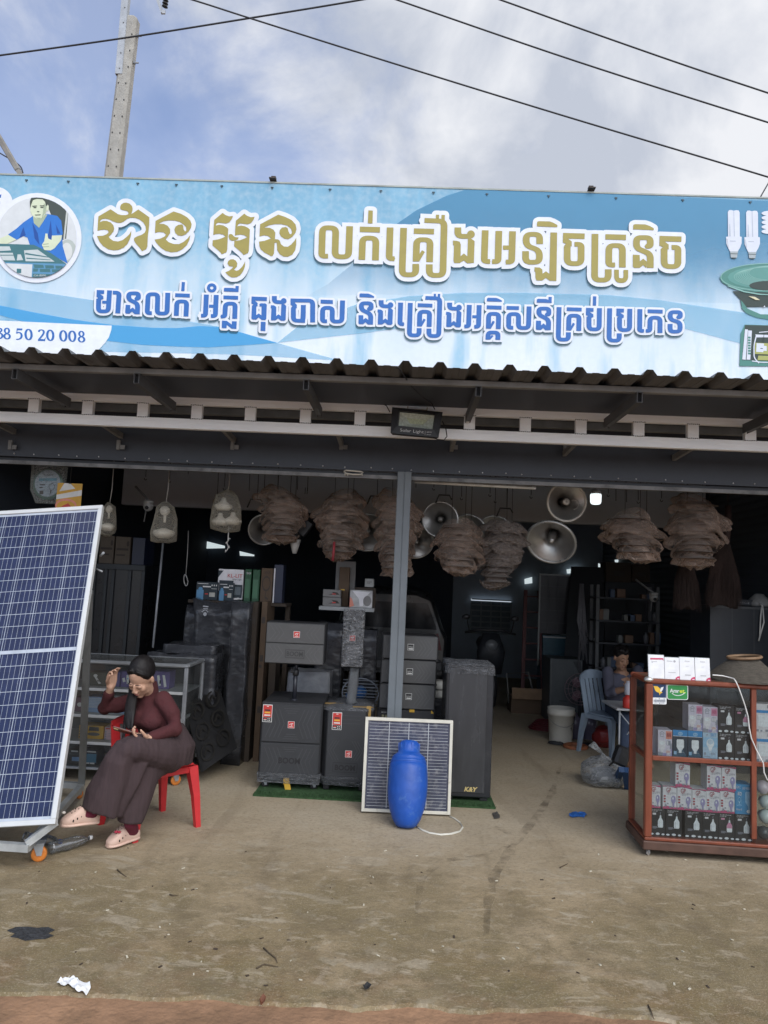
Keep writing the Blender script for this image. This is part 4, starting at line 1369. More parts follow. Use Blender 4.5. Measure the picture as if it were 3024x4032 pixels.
def wire(label, pts, Y0, Y1, r):
 """an overhead wire through photo pixels, its depth running from Y0 to Y1"""
 n = len(pts)
 P = []
 for i, (x, y) in enumerate(pts):
  P.append(at(x, y, Y0 + (Y1 - Y0) * i / (n - 1)))
 Q = []
 for i in range(n - 1):
  p0, p1, p2, p3 = P[max(i - 1, 0)], P[i], P[i + 1], P[min(i + 2, n - 1)]
  for k in range(8):
   t = k / 8
   Q.append(0.5 * ((2 * p1) + (p2 - p0) * t + (2 * p0 - 5 * p1 + 4 * p2 - p3) * t * t + (3 * p1 - p0 - 3 * p2 + p3) * t ** 3))
 Q.append(P[-1])
 mb = MB()
 mb.tube(Q, r, 6)
 o = mb.build('overhead_wire', wire_m)
 return tag(o, label, 'wire', 'overhead wires crossing the sky')
wire('thick overhead wire rising to the right past the utility pole', [(-700, 310), (0, 218), (500, 148), (980, 72), (1430, -2), (2000, -105)], 10, 9.6, 0.0125)
wire('overhead wire sloping down right that crosses the rising one beside the pole', [(300, -140), (760, 0), (985, 72), (1512, 238), (2200, 450), (3024, 697), (3700, 905)], 9, 9, 0.0105)
wire('middle one of the overhead wires sloping down to the right', [(1200, -125), (1565, 0), (2265, 240), (3024, 482), (3700, 690)], 9, 9, 0.0105)
wire('topmost overhead wire, crossing the upper right corner of the sky', [(1600, -130), (1972, 0), (2300, 118), (2700, 258), (3024, 366), (3700, 590)], 9, 9, 0.0105)
wire('short pair of dark wires low in the sky at the right edge above the sign', [(2960, 840), (3006, 755), (3060, 665), (3200, 440), (3900, -700)], 7, 9, 0.007)
wire('thin drooping wire at the left edge beside the leaning steel tube', [(-200, 480), (0, 603), (50, 632), (80, 655), (90, 680)], 6.5, 6.0, 0.006)
mb = MB()
mb.bar(at(-90, 395, 5.5), at(72, 672, 5.5), 0.042, 0.042, bev=0.006)
mb.bar(at(72, 672, 5.5), at(88, 699, 5.5), 0.034, 0.034)
tag(mb.build('steel_tube', M('tube_weathered', (0.23, 0.215, 0.19), 0.6, var=0.3, scale=9)), 'leaning grey steel tube behind the top left end of the sign', 'tube')
lx = at(1640, 1668, 5.36)
fl = thing('flood_light', 'black solar flood light with a clear reflector window fixed on the white truss', 'flood light', lx, 0, None, -6, 1.2)
u = 5.36 / F
mb = MB()
W_, H_ = 0.375, 0.205
o4 = [(-W_ / 2, H_ / 2 + 0.008), (W_ / 2, H_ / 2 - 0.008), (W_ / 2 - 0.02, -H_ / 2 + 0.0), (-W_ / 2 + 0.002, -H_ / 2 + 0.012)]
i4 = [(-0.135, 0.083), (0.135, 0.073), (0.125, -0.045), (-0.138, -0.033)]
vo = [mb.v((x, -0.02, z)) for x, z in o4]
vi = [mb.v((x, -0.028, z)) for x, z in i4]
vb = [mb.v((x * 0.93, 0.05, z * 0.9)) for x, z in o4]
vd = [mb.v((x * 0.95, -0.004, z * 0.95)) for x, z in i4]
for i in range(4):
 j = (i + 1) % 4
 mb.face([vo[i], vi[i], vi[j], vo[j]])
 mb.face([vi[i], vd[i], vd[j], vi[j]])
 mb.face([vo[j], vb[j], vb[i], vo[i]])
mb.face(vb)
for k in range(9):
 mb.box((-0.15 + k * 0.0375, 0.06, 0), (0.006, 0.025, 0.15))
mb.build('housing', black_pl, fl)
mb = MB()
mb.mat(M('reflector_silver', (0.88, 0.86, 0.72), 0.4, metal=0.0, var=0.25, scale=60, bump=0.5, bscale=140))
i5 = [(x * 0.95, z * 0.95) for x, z in i4]
deep = [(-0.075, 0.05), (0.08, 0.045), (0.05, 0.005), (-0.05, 0.01)]
va = [mb.v((x, -0.0045, z)) for x, z in i5]
vb = [mb.v((x, 0.035, z)) for x, z in deep]
for i in range(4):
 j = (i + 1) % 4
 mb.face([va[i], va[j], vb[j], vb[i]])
mb.mat(M('led_board', (0.8, 0.75, 0.5), 0.5, var=0.4, scale=150))
mb.face(vb[::-1])
mb.build('reflector', None, fl)
mb = MB()
mb.poly([(x * 0.99, -0.022, z * 0.99) for x, z in i4])
mb.build('window_glass', glass('lamp_glass', refl=0.06, clear=0.93), fl, recalc=False)
mb = MB()
pw = M('printed_pale', (0.62, 0.62, 0.6), 0.6)
TF = lambda x, y, o: Vector((x, -0.0225 - o + (y + 0.09) * 0.0, y - 0.028 * x))
text(mb, 'Solar Light', TF, -0.118, -0.079, 0.032, 0.004, 0.175)
text(mb, '60W', TF, 0.078, -0.071, 0.016, 0.004, 0.038)
text(mb, 'IP67', TF, 0.08, -0.088, 0.009, 0.004, 0.03)
flat(mb, [[(0.066, -0.09), (0.068, -0.09), (0.068, -0.058), (0.066, -0.058)]], TF, 0.004)
mb.build('lettering', pw, fl)
mb = MB()
mb.box((-0.0, 0.07, 0.113), (0.15, 0.12, 0.006))
mb.box((-0.072, 0.06, 0.123), (0.005, 0.10, 0.026))
mb.box((0.072, 0.06, 0.123), (0.005, 0.10, 0.026))
mb.box((0.0, 0.115, 0.06), (0.15, 0.006, 0.11))
mb.build('mounting_bracket', M('bracket_rust', (0.42, 0.32, 0.22), 0.6, var=0.4, scale=25, dirt=((0.2, 0.12, 0.07), 18, 0.55, 0.8)), fl)
mb = MB()
mb.tube([at(1560, 1448, 4.46), at(1572, 1452, 4.45), at(1592, 1480, 4.6), at(1618, 1520, 4.9), at(1660, 1560, 5.2), at(1700, 1588, 5.34), at(1712, 1612, 5.38)], 0.0045, 6)
mb.tube([at(1742, 1658, 5.38), at(1756, 1690, 5.37), at(1760, 1718, 5.36), at(1748, 1733, 5.36), at(1722, 1730, 5.36), at(1704, 1722, 5.37)], 0.004, 6)
mb.tube([at(1535, 1622, 5.42), at(1522, 1598, 5.47), at(1500, 1584, 5.49), at(1478, 1582, 5.5)], 0.004, 6)
tag(mb.build('power_cable', wire_m), 'thin black cable running from the roof edge down to the flood light', 'cable')
cell_m = bpy.data.materials.new('solar_cells')
cell_m.use_nodes = True
nt = cell_m.node_tree
bb = nt.nodes['Principled BSDF']
tc = _n(nt, 'ShaderNodeTexCoord')
vo_ = _n(nt, 'ShaderNodeTexVoronoi')
vo_.inputs['Scale'].default_value = 28
nt.links.new(tc.outputs['Object'], vo_.inputs['Vector'])
mx = _n(nt, 'ShaderNodeMix', data_type='RGBA')
nt.links.new(vo_.outputs['Color'], mx.inputs['Factor'])
mx.inputs['A'].default_value = (0.008, 0.0135, 0.048, 1)
mx.inputs['B'].default_value = (0.014, 0.022, 0.070, 1)
nt.links.new(mx.outputs['Result'], bb.inputs['Base Color'])
bb.inputs['Roughness'].default_value = 0.08
bb.inputs['Specular IOR Level'].default_value = 0.42
bb.inputs['Coat Weight'].default_value = 0.0
bb.inputs['Coat Roughness'].default_value = 0.06
bb.inputs['Coat IOR'].default_value = 1.4
alu = M('panel_frame_white', (0.58, 0.59, 0.58), 0.42, metal=0.25, var=0.05, scale=10)
bus = M('busbar_silver', (0.42, 0.46, 0.52), 0.4, metal=0.1)
steel_g = M('stand_steel', (0.24, 0.25, 0.25), 0.5, metal=0.5, var=0.25, scale=6, stretch=(2, 2, 0.5))
steel_b = M('stand_steel_pale', (0.46, 0.48, 0.48), 0.45, metal=0.5, var=0.2, scale=9)
br, trr = at(221, 3246, 4.16), at(408, 1992, 4.93)
L_ = (trr - br).length
wdir = Vector((1, 0, 0))
ldir = (trr - br).normalized()
wdir = (Vector((1, -0.03, 0)) - ldir * ldir.dot(Vector((1, -0.03, 0)))).normalized()
ndir = wdir.cross(ldir).normalized()
WP = 1.0
big = thing('photovoltaic_module', 'tall blue solar panel with white grid lines leaning on the wheeled steel stand', 'solar panel')
big.matrix_basis = Matrix.Translation(br) @ Matrix((wdir, ldir, ndir)).transposed().to_4x4()
fw = 0.028
mb = MB()
mb.box((-WP / 2, fw / 2, 0), (WP, fw, 0.035), None, 0.002)
mb.box((-WP / 2, L_ - fw / 2, 0), (WP, fw, 0.035), None, 0.002)
mb.box((-fw / 2, L_ / 2, 0), (fw, L_ - 2 * fw, 0.035), None, 0.002)
mb.box((-WP + fw / 2, L_ / 2, 0), (fw, L_ - 2 * fw, 0.035), None, 0.002)
mb.build('frame', alu, big)
mb = MB()
mb.box((-WP / 2, L_ / 2, 0.004), (WP - 2 * fw, L_ - 2 * fw, 0.008))
mb.build('cell_sheet', cell_m, big)
mb = MB()
zz = 0.0086
x0, x1, y0, y1 = -WP + fw, -fw, fw, L_ - fw
cw = (x1 - x0 - 0.008) / 6
rows = 24
band = 0.018
ch_ = (y1 - y0 - band - 0.03) / rows
def strip(mb, xa, xb, ya, yb, z):
 mb.poly([(xa, ya, z), (xb, ya, z), (xb, yb, z), (xa, yb, z)])
yc = (y0 + y1) / 2
strip(mb, x0, x1, yc - band / 2, yc + band / 2, zz)
strip(mb, x0, x1, y0, y0 + 0.014, zz)
strip(mb, x0, x1, y1 - 0.014, y1, zz)
ys = [y0 + 0.014 + ch_ * i for i in range(13)] + [yc + band / 2 + ch_ * i for i in range(13)]
for y in ys:
 strip(mb, x0, x1, y - 0.0015, y + 0.0015, zz + 0.0004)
for i in range(7):
 x = x0 + 0.004 + cw * i
 strip(mb, x - 0.0017, x + 0.0017, y0, y1, zz + 0.0008)
 if i < 6:
  for k in range(5):
   xx = x + cw * (k + 0.5) / 5
   for ya, yb in ((y0 + 0.012, yc - 0.01), (yc + 0.01, y1 - 0.012)):
    strip(mb, xx - 0.0008, xx + 0.0008, ya, yb, zz + 0.0012)
mb.build('grid_line', bus, big, recalc=False)
fb, rb = gnd(150, 3392), gnd(312, 3150)
stnd = thing('panel_stand', 'grey steel A-frame stand on orange casters under the tall solar panel', 'stand', (fb.x, fb.y, 0))
tz_ = 0.125
mb = MB()
f0 = Vector((fb.x - 0.02, 4.13, tz_))
mb.bar(f0 + Vector((0.035, 0, 0)), f0 + Vector((-1.1, 0.03, 0)), 0.04)
mb.bar(f0 + Vector((0.015, 0.0, 0.02)), br + Vector((-0.02, 0.045, 0.0)), 0.035)
mb.build('front_beam', steel_b, stnd, world=True)
mb = MB()
r0 = Vector((rb.x, rb.y + 0.02, 0.09))
mb.bar(f0 + Vector((0.012, 0.022, 0)), r0, 0.04, 0.04)
mb.bar(r0 + Vector((0, 0.02, 0)), r0 + Vector((-1.1, 0.04, 0)), 0.04)
mb.build('base_beam', steel_b, stnd, world=True)
mb = MB()
top = at(366, 2280, 4.93)
mb.bar(r0 + Vector((0, 0, 0.02)), at(352, 2330, 4.86), 0.045, 0.045)
mb.build('upright', steel_g, stnd, world=True)
mb = MB()
mb.tube([at(395, 2190, 4.9), at(408, 2176, 4.88)], 0.008, 8)
mb.tube([at(378, 2240, 4.9), at(402, 2250, 4.86)], 0.006, 8)
mb.build('bolt', galv2, stnd, world=True)
def caster(parent, p, r, wheel_m, name='caster', rz=0, world=True):
 """fork plate with a wheel that touches the ground at z = 0"""
 mb = MB()
 X = Matrix.Translation(Vector((p[0], p[1], 0))) @ rot(0, 0, rz)
 mb.X = X
 mb.box((0, 0, 2.45 * r), (1.5 * r, 1.5 * r, 0.15 * r))
 for s in (-1, 1):
  mb.prism([(-0.7 * r, 2.4 * r), (0.7 * r, 2.4 * r), (0.5 * r, 0.85 * r), (-0.1 * r, 0.85 * r)], 0.1 * r, Matrix.Translation((0, s * 0.42 * r - 0.05 * r, 0)))
 f = mb.build(name, galv2, parent, world=world)
 mb = MB()
 mb.X = X
 mb.lathe([(0.62 * r, -0.3 * r), (0.92 * r, -0.3 * r), (r, -0.2 * r), (r, 0.2 * r), (0.92 * r, 0.3 * r), (0.62 * r, 0.3 * r)], 20, (0.15 * r, 0, r), rot(90, 0, 0))
 mb.mat(wheel_m)
 mb.mat(black_pl)
 mb.lathe([(0.1 * r, -0.31 * r), (0.61 * r, -0.27 * r), (0.61 * r, 0.27 * r), (0.1 * r, 0.31 * r)], 14, (0.15 * r, 0, r), rot(90, 0, 0))
 mb.mi = 0
 w_ = mb.build('wheel', None, f, world=False)
 w_.data.transform(parent.matrix_basis.inverted())
 return f
orange = M('orange_wheel', (0.62, 0.20, 0.035), 0.5, var=0.2, scale=30)
caster(stnd, (fb.x - 0.005, fb.y, 0), 0.042, orange, rz=20)
caster(stnd, (fb.x - 1.05, fb.y + 0.02, 0), 0.042, orange, rz=-30)
caster(stnd, (rb.x - 0.02, rb.y + 0.03, 0), 0.03, orange, rz=60)
c00, c10 = gnd(1422, 3200), gnd(1772, 3214)
Wd = (c10 - c00).length
t0 = at(1440, 2829, 5.50)
sp = thing('photovoltaic_module', 'small old solar panel with a dirty cream frame leaning against the grey post', 'solar panel')
wv_ = (c10 - c00).normalized()
lv = (t0 - c00)
lv = (lv - wv_ * lv.dot(wv_))
Ls = lv.length
lv.normalize()
nv = wv_.cross(lv)
sp.matrix_basis = Matrix.Translation(c00 + Vector((0, 0, 0.012))) @ Matrix((wv_, lv, nv)).transposed().to_4x4()
cream = M('frame_dirty_cream', (0.62, 0.60, 0.52), 0.55, var=0.1, scale=8, dirt=((0.22, 0.17, 0.10), 14, 0.60, 0.8))
mb = MB()
fw = 0.022
mb.box((Wd / 2, fw / 2, 0), (Wd, fw, 0.03), None, 0.002)
mb.box((Wd / 2, Ls - fw / 2, 0), (Wd, fw, 0.03), None, 0.002)
mb.box((fw / 2, Ls / 2, 0), (fw, Ls - 2 * fw, 0.03), None, 0.002)
mb.box((Wd - fw / 2, Ls / 2, 0), (fw, Ls - 2 * fw, 0.03), None, 0.002)
mb.build('frame', cream, sp)
dusty = M('dusty_cells', (0.045, 0.052, 0.085), 0.35, var=0.3, scale=5, coat=0.6, dirt=((0.30, 0.30, 0.30), 22, 0.52, 0.45))
mb = MB(); mb.box((Wd / 2, Ls / 2, 0.002), (Wd - 2 * fw, Ls - 2 * fw, 0.008))
mb.build('cell_sheet', dusty, sp)
mb = MB()
gx0, gx1, gy0, gy1 = fw + 0.012, Wd - fw - 0.012, fw + 0.02, Ls - fw - 0.018
for i in range(27):
 y = gy0 + (gy1 - gy0) * i / 26
 h = 0.0021 if i % 3 else 0.0034
 strip(mb, gx0, gx1, y - h / 2, y + h / 2, 0.0066)
for i in range(1, 4):
 x = gx0 + (gx1 - gx0) * i / 4
 strip(mb, x - 0.0026, x + 0.0026, gy0 - 0.01, gy1 + 0.012, 0.0071)
mb.build('grid_line', M('busbar_dull', (0.42, 0.44, 0.46), 0.5), sp, recalc=False)
fp = gnd(1598, 3262)
ft = at(1612, 2918, fp.y + 0.2)
fdir = (ft - Vector((fp.x, fp.y, 0.0)))
Hf = fdir.length
flt = thing('plastic_float', 'scuffed blue plastic bottle-shaped float leaning on the small solar panel', 'float')
zax = fdir.normalized()
xax = (Vector((1, 0, 0)) - zax * zax.x).normalized()
flt.matrix_basis = Matrix.Translation(Vector((fp.x, fp.y, 0.0))) @ Matrix((xax, zax.cross(xax), zax)).transposed().to_4x4()
k = Hf / 0.6
blue_pl = M('blue_polythene', (0.012, 0.075, 0.36), 0.45, var=0.2, scale=4, bump=0.2, bscale=18, dirt=((0.09, 0.19, 0.42), 11, 0.56, 0.6))
prof = [(r * 1.1, z) for r, z in [(0.018, 0.0), (0.05, 0.006), (0.068, 0.02), (0.092, 0.06), (0.112, 0.12), (0.126, 0.19), (0.131, 0.26), (0.131, 0.33), (0.127, 0.40), (0.124, 0.435),
  (0.120, 0.437), (0.120, 0.443), (0.122, 0.445), (0.117, 0.462), (0.113, 0.464), (0.113, 0.470), (0.114, 0.472), (0.106, 0.49), (0.088, 0.505), (0.080, 0.512), (0.074, 0.52), (0.069, 0.553), (0.066, 0.585), (0.058, 0.59), (0.052, 0.6), (0.01, 0.602)]]
mb = MB()
mb.lathe([(r * k, z * k) for r, z in prof], 40)
for i in range(10):
 a = 2 * math.pi * i / 10
 mb.box((0.0765 * k * math.cos(a), 0.0765 * k * math.sin(a), 0.553 * k), (0.006, 0.014, 0.06 * k), rot(0, 0, math.degrees(a)))
flb = mb.build('float_body', blue_pl, flt)
mb = MB()
pts = [(1768, 3212), (1790, 3222), (1812, 3238), (1822, 3256), (1810, 3272), (1775, 3282), (1735, 3285), (1690, 3278), (1660, 3266), (1640, 3254)]
for d in (0, 1):
 mb.tube([gnd(x + 1.5 * d, y + 3 * d, 0.004) for x, y in pts], 0.0038, 6)
tag(mb.build('cream_cable', M('cable_cream', (0.62, 0.6, 0.52), 0.5)), 'cream twin cable looped on the concrete beside the blue float', 'cable')
paper = M('paper_white', (0.74, 0.75, 0.76), 0.85, var=0.06, scale=14)
def litter(name, label, cat, pts, m, h=0.006, wob=0.008, group=None, seed=1.0):
 """a thin crumpled scrap lying on the concrete, outline in photo pixels"""
 P = [gnd(x, y, 0.0) for x, y in pts]
 cx_ = sum((p.x for p in P)) / len(P); cy_ = sum((p.y for p in P)) / len(P)
 vs, fs = union([[(p.x, p.y) for p in P]])
 bm = bmesh.new()
 bv = [bm.verts.new((v.x - cx_, v.y - cy_, h)) for v in vs]
 for f in fs:
  bm.faces.new([bv[i] for i in f])
 bmesh.ops.subdivide_edges(bm, edges=bm.edges, cuts=2, use_grid_fill=True)
 bmesh.ops.triangulate(bm, faces=bm.faces)
 for v in bm.verts:
  v.co.z = h + abs(mnoise.noise(Vector((v.co.x * 28 + seed, v.co.y * 28, seed)))) * wob * 3
 me = bpy.data.meshes.new(name)
 bm.to_mesh(me); bm.free()
 me.materials.append(m)
 o = bpy.data.objects.new(name, me)
 COL.objects.link(o)
 o.location = (cx_, cy_, 0)
 o.modifiers.new('thick', 'SOLIDIFY').thickness = 0.0015
 return tag(o, label, cat, group)
litter('paper_scrap', 'torn white paper scrap lying near the front edge of the concrete', 'paper',
       [(222, 3886), (245, 3862), (275, 3858), (290, 3852), (310, 3866), (318, 3876), (352, 3880), (356, 3900), (340, 3926), (318, 3918), (296, 3910), (283, 3892), (262, 3886), (240, 3890)], paper, 0.006, 0.012)
litter('wet_patch', 'black flaking patch on the concrete at the left', 'stain',
       [(28, 3666), (60, 3652), (110, 3650), (150, 3656), (190, 3652), (216, 3664), (190, 3676), (212, 3686), (180, 3698), (140, 3700), (100, 3706), (70, 3694), (40, 3690), (60, 3678)],
       M('tar_black', (0.035, 0.036, 0.038), 0.55, var=0.5, scale=40, bump=0.6, bscale=60), 0.0015, 0.0015)
litter('blue_strap', 'crumpled blue plastic strip on the floor left of the display cabinet', 'strip',
       [(2240, 3208), (2252, 3202), (2275, 3206), (2300, 3203), (2312, 3212), (2300, 3222), (2275, 3218), (2255, 3222), (2242, 3216)],
       M('strap_blue', (0.03, 0.13, 0.42), 0.5), 0.006, 0.01)
litter('dark_wrapper', 'flattened dark wrapper on the floor right of the tall black speaker', 'wrapper',
       [(1938, 3204), (1955, 3200), (1968, 3212), (1968, 3224), (1945, 3226)], M('wrapper_dark', (0.06, 0.055, 0.05), 0.6, var=0.5, scale=60), 0.004, 0.006)
litter('dry_leaf', 'small curled brown leaf at the edge of the red earth', 'leaf', [(1022, 3948), (1036, 3940), (1046, 3946), (1038, 3960), (1026, 3966)], M('leaf_brown', (0.13, 0.045, 0.02), 0.7), 0.006, 0.02)
litter('dark_crumb', 'black crumb of wet dirt in the middle foreground', 'dirt', [(1428, 3896), (1444, 3888), (1462, 3894), (1456, 3902), (1436, 3904)], M('crumb_black', (0.02, 0.02, 0.02), 0.8), 0.006, 0.02)
for lab, pts in (('forked dry twig lying on the middle of the concrete', [(1038, 3732), (1060, 3752), (1085, 3772), (1092, 3790)]), ('thin dry stem at the left of the concrete', [(462, 3424), (478, 3438), (498, 3452)]),
                 ('short stick near the right edge foreground', [(2552, 3958), (2564, 3980), (2574, 4012)]), ('bent twig tip beside the forked twig', [(1010, 3812), (1040, 3796), (1096, 3806)]),
                 ('thin straw on the concrete before the display cabinet', [(2205, 3416), (2220, 3408), (2236, 3400)]), ('dark leaf stalk left of the middle of the concrete', [(668, 3522), (684, 3526), (702, 3524)])):
 mb = MB(); mb.tube([gnd(x, y, 0.005) for x, y in pts], [0.004] + [0.003] * (len(pts) - 2) + [0.0015], 5)
 tag(mb.build('twig', M('twig_brown', (0.09, 0.065, 0.04), 0.8)), lab, 'twig', 'twigs on the concrete')
pale_chip = M('chip_pale', (0.5, 0.46, 0.36), 0.8)
for i in range(90):
 px, py = rnd.uniform(60, 2980), rnd.uniform(3330, 3900)
 g = gnd(px, py)
 if i == 0:
  cm = MB()
 cm.X = Matrix.Translation((g.x, g.y, 0.002)) @ rot(rnd.uniform(-20, 20), rnd.uniform(-20, 20), rnd.uniform(0, 360))
 s = rnd.uniform(0.003, 0.009)
 cm.mat(pale_chip if rnd.random() < 0.55 else M('chip_dark', (0.05, 0.035, 0.025), 0.8))
 cm.box((0, 0, 0), (s * 2.2, s, 0.003))
tag(cm.build('grit'), kind='stuff')
def bottle(label, p, rz, col, cap, band, tilt=88, sc=1.0):
 b = thing('plastic_bottle', label, 'bottle', p, rz, 'crushed plastic bottles by the stand wheel', tilt, 0)
 mb = MB(); mb.lathe([(0.02 * sc, 0), (0.04 * sc, 0.004), (0.043 * sc, 0.02), (0.038 * sc, 0.035), (0.043 * sc, 0.05), (0.038 * sc, 0.07), (0.043 * sc, 0.09), (0.042 * sc, 0.16), (0.03 * sc, 0.2), (0.014 * sc, 0.225), (0.013 * sc, 0.24)], 16)
 mb.wobble(0.008, 20, 3)
 mb.build('bottle_shell', glass('pet_plastic', (0.92, 0.95, 0.97), 0.10, 0.92, 0.08, 0.05, (0.75, 0.78, 0.8)), b)
 if band:
  mb = MB(); mb.lathe([(0.0445 * sc, 0.05), (0.0445 * sc, 0.13)], 16, cap0=False, cap1=False); mb.wobble(0.006, 20, 3); mb.build('label_band', band, b)
 mb = MB(); mb.lathe([(0.016 * sc, 0.238), (0.016 * sc, 0.256)], 14); mb.build('cap', cap, b)
 return b
bottle('crushed bottle with a blue label behind the orange caster', gnd(52, 3352) + Vector((0, 0.12, 0.036)), 78, None, M('cap_blue', (0.02, 0.09, 0.4), 0.4), M('label_blue', (0.03, 0.08, 0.33), 0.45, var=0.5, scale=25, base2=(0.5, 0.55, 0.65)), sc=0.8)
bottle('clear crushed bottle lying right of the orange caster', gnd(170, 3385) + Vector((0.0, 0.07, 0.036)), 140, None, M('cap_white', (0.7, 0.7, 0.7), 0.4), None, sc=0.8)
def stain_mat(name, col, amax):
 m = print_fade(name, col, -9, -8, amax)
 nt = m.node_tree
 b = nt.nodes['Principled BSDF']
 b.inputs['Roughness'].default_value = 0.85
 tc = _n(nt, 'ShaderNodeTexCoord')
 no = _n(nt, 'ShaderNodeTexNoise')
 no.inputs['Scale'].default_value = 9
 no.inputs['Detail'].default_value = 8
 nt.links.new(tc.outputs['Object'], no.inputs['Vector'])
 mr = _n(nt, 'ShaderNodeMapRange')
 mr.inputs['From Min'].default_value = 0.42
 mr.inputs['From Max'].default_value = 0.68
 mr.inputs['To Max'].default_value = amax
 nt.links.new(no.outputs['Fac'], mr.inputs['Value'])
 nt.links.new(mr.outputs[0], b.inputs['Alpha'])
 return m
damp = stain_mat('damp_mark', (0.13, 0.098, 0.062), 0.38)
for i, (lab, pts, w_) in enumerate((('dark curved tyre track running from the right bay to the road', [(2205, 3020), (2175, 3120), (2110, 3220), (2020, 3330), (1950, 3440), (1920, 3560), (1915, 3680)], 0.05),
                                   ('second dark tyre track left of the curved one', [(2010, 3330), (1900, 3370), (1740, 3390), (1660, 3460), (1640, 3600)], 0.04),
                                   ('brown damp drip mark left of the blue strip', [(1950, 3255), (1990, 3275), (2035, 3290)], 0.05))):
 P = [gnd(x, y) for x, y in pts]
 mb = MB()
 P = [p.to_3d() for p in [Vector((p.x, p.y, 0.0015 + 0.0004 * i)) for p in P]]
 Q = []
 for j in range(len(P) - 1):
  for k in range(5):
   Q.append(P[j].lerp(P[j + 1], k / 5))
 Q.append(P[-1])
 n = len(Q)
 L4, R4 = [], []
 for j, q in enumerate(Q):
  d = (Q[min(j + 1, n - 1)] - Q[max(j - 1, 0)]).normalized()
  sd_ = Vector((-d.y, d.x, 0)) * w_ * (0.6 + 0.6 * mnoise.noise(Vector((j * .7, i, 0)))) * math.sin(math.pi * (j + .6) / (n + .2)) ** .4
  L4.append(mb.v(q + sd_)); R4.append(mb.v(q - sd_))
 for j in range(n - 1):
  mb.face([L4[j], R4[j], R4[j + 1], L4[j + 1]])
 tag(mb.build('tyre_mark' if i < 2 else 'damp_mark', damp), lab, 'stain', None, None)
def onplane(px, py, P0, N):
 d = ray(px, py)
 return CAMLOC + d * ((P0 - CAMLOC).dot(N) / d.dot(N))
grass_m = M('artificial_turf', (0.035, 0.085, 0.03), 0.9, var=0.4, scale=40, bump=0.6, bscale=200, dirt=((0.09, 0.085, 0.05), 12, 0.6, 0.5))
ma, mb_ = gnd(1006, 3120), gnd(1940, 3158)
mb = MB()
mb.boxz(ma.x, mb_.x, 5.73, 6.75, 0.001, 0.012)
for i in range(1500):
 x = rnd.uniform(ma.x, mb_.x)
 y = 5.725 + abs(rnd.gauss(0, 0.05))
 h = rnd.uniform(0.008, 0.022)
 mb.poly([(x - 0.002, y, 0.011), (x + 0.002, y, 0.011), (x + rnd.uniform(-0.006, 0.006), y - rnd.uniform(0, 0.012), 0.011 + h)])
tag(mb.build('turf_mat', grass_m, recalc=False), 'strip of green artificial turf under the speakers', 'mat')
spk = M('speaker_black', (0.030, 0.031, 0.034), 0.5, var=0.15, scale=12, bump=0.12, bscale=300)
grl_m = M('speaker_grille', (0.036, 0.038, 0.042), 0.55, var=0.12, scale=4, bump=0.35, bscale=420)
grl2 = M('speaker_grille_grey', (0.085, 0.085, 0.085), 0.5, var=0.1, scale=4, bump=0.35, bscale=420)
emb = M('grille_ridge', (0.052, 0.054, 0.058), 0.5, var=0.1)
emb2 = M('grille_ridge_grey', (0.105, 0.105, 0.105), 0.5, var=0.1)
emb_d = M('emboss_dark', (0.02, 0.02, 0.022), 0.6)
red_s = M('sticker_red', (0.52, 0.045, 0.04), 0.45)
wht_s = M('sticker_white', (0.68, 0.68, 0.66), 0.45)
blk_s = M('sticker_black', (0.03, 0.03, 0.03), 0.45)
yel_s = M('sticker_gold', (0.68, 0.38, 0.05), 0.45)
tape = M('yellow_tape', (0.55, 0.33, 0.04), 0.45)
wrap = film('stretch_film', (0.30, 0.31, 0.33), 0.22, 0.14, 1.0, 14.0, 0.15)
FRONT = lambda y=0.0: (lambda x, z, o: Vector((x, y - o, z)))
def badge(par, x, z, s, y, red=True):
 mb = MB()
 T = FRONT(y)
 mb.mat(wht_s); flat(mb, [[(x - s, z - s), (x + s, z - s), (x + s, z + s), (x - s, z + s)]], T, 0.003)
 q = s * 0.9
 mb.mat(red_s if red else blk_s); flat(mb, [[(x - q, z - q), (x + q, z - q), (x + q, z + q), (x - q, z + q)]], T, 0.0036)
 mb.mat(wht_s)
 if red:
  flat(mb, brush([(x - 0.35 * s, z - 0.1 * s), (x - 0.5 * s, z + 0.1 * s), (x - 0.1 * s, z + 0.3 * s), (x + 0.6 * s, z + 0.4 * s)], 0.16 * s) + brush([(x - 0.4 * s, z - 0.2 * s), (x, z - 0.3 * s), (x + 0.3 * s, z), (x, z + 0.15 * s)], 0.14 * s), T, 0.0042)
  flat(mb, [[(x - 0.6 * s, z - 0.65 * s), (x + 0.6 * s, z - 0.65 * s), (x + 0.6 * s, z - 0.5 * s), (x - 0.6 * s, z - 0.5 * s)]], T, 0.0042)
 else:
  text(mb, 'INPVA', T, x - 0.7 * s, z - 0.1 * s, 0.5 * s, 0.0042, 1.4 * s)
  flat(mb, [[(x - 0.7 * s, z - 0.7 * s), (x + 0.7 * s, z - 0.7 * s), (x + 0.7 * s, z - 0.35 * s), (x - 0.7 * s, z - 0.35 * s)]], T, 0.0042)
 return mb.build('badge', None, par)
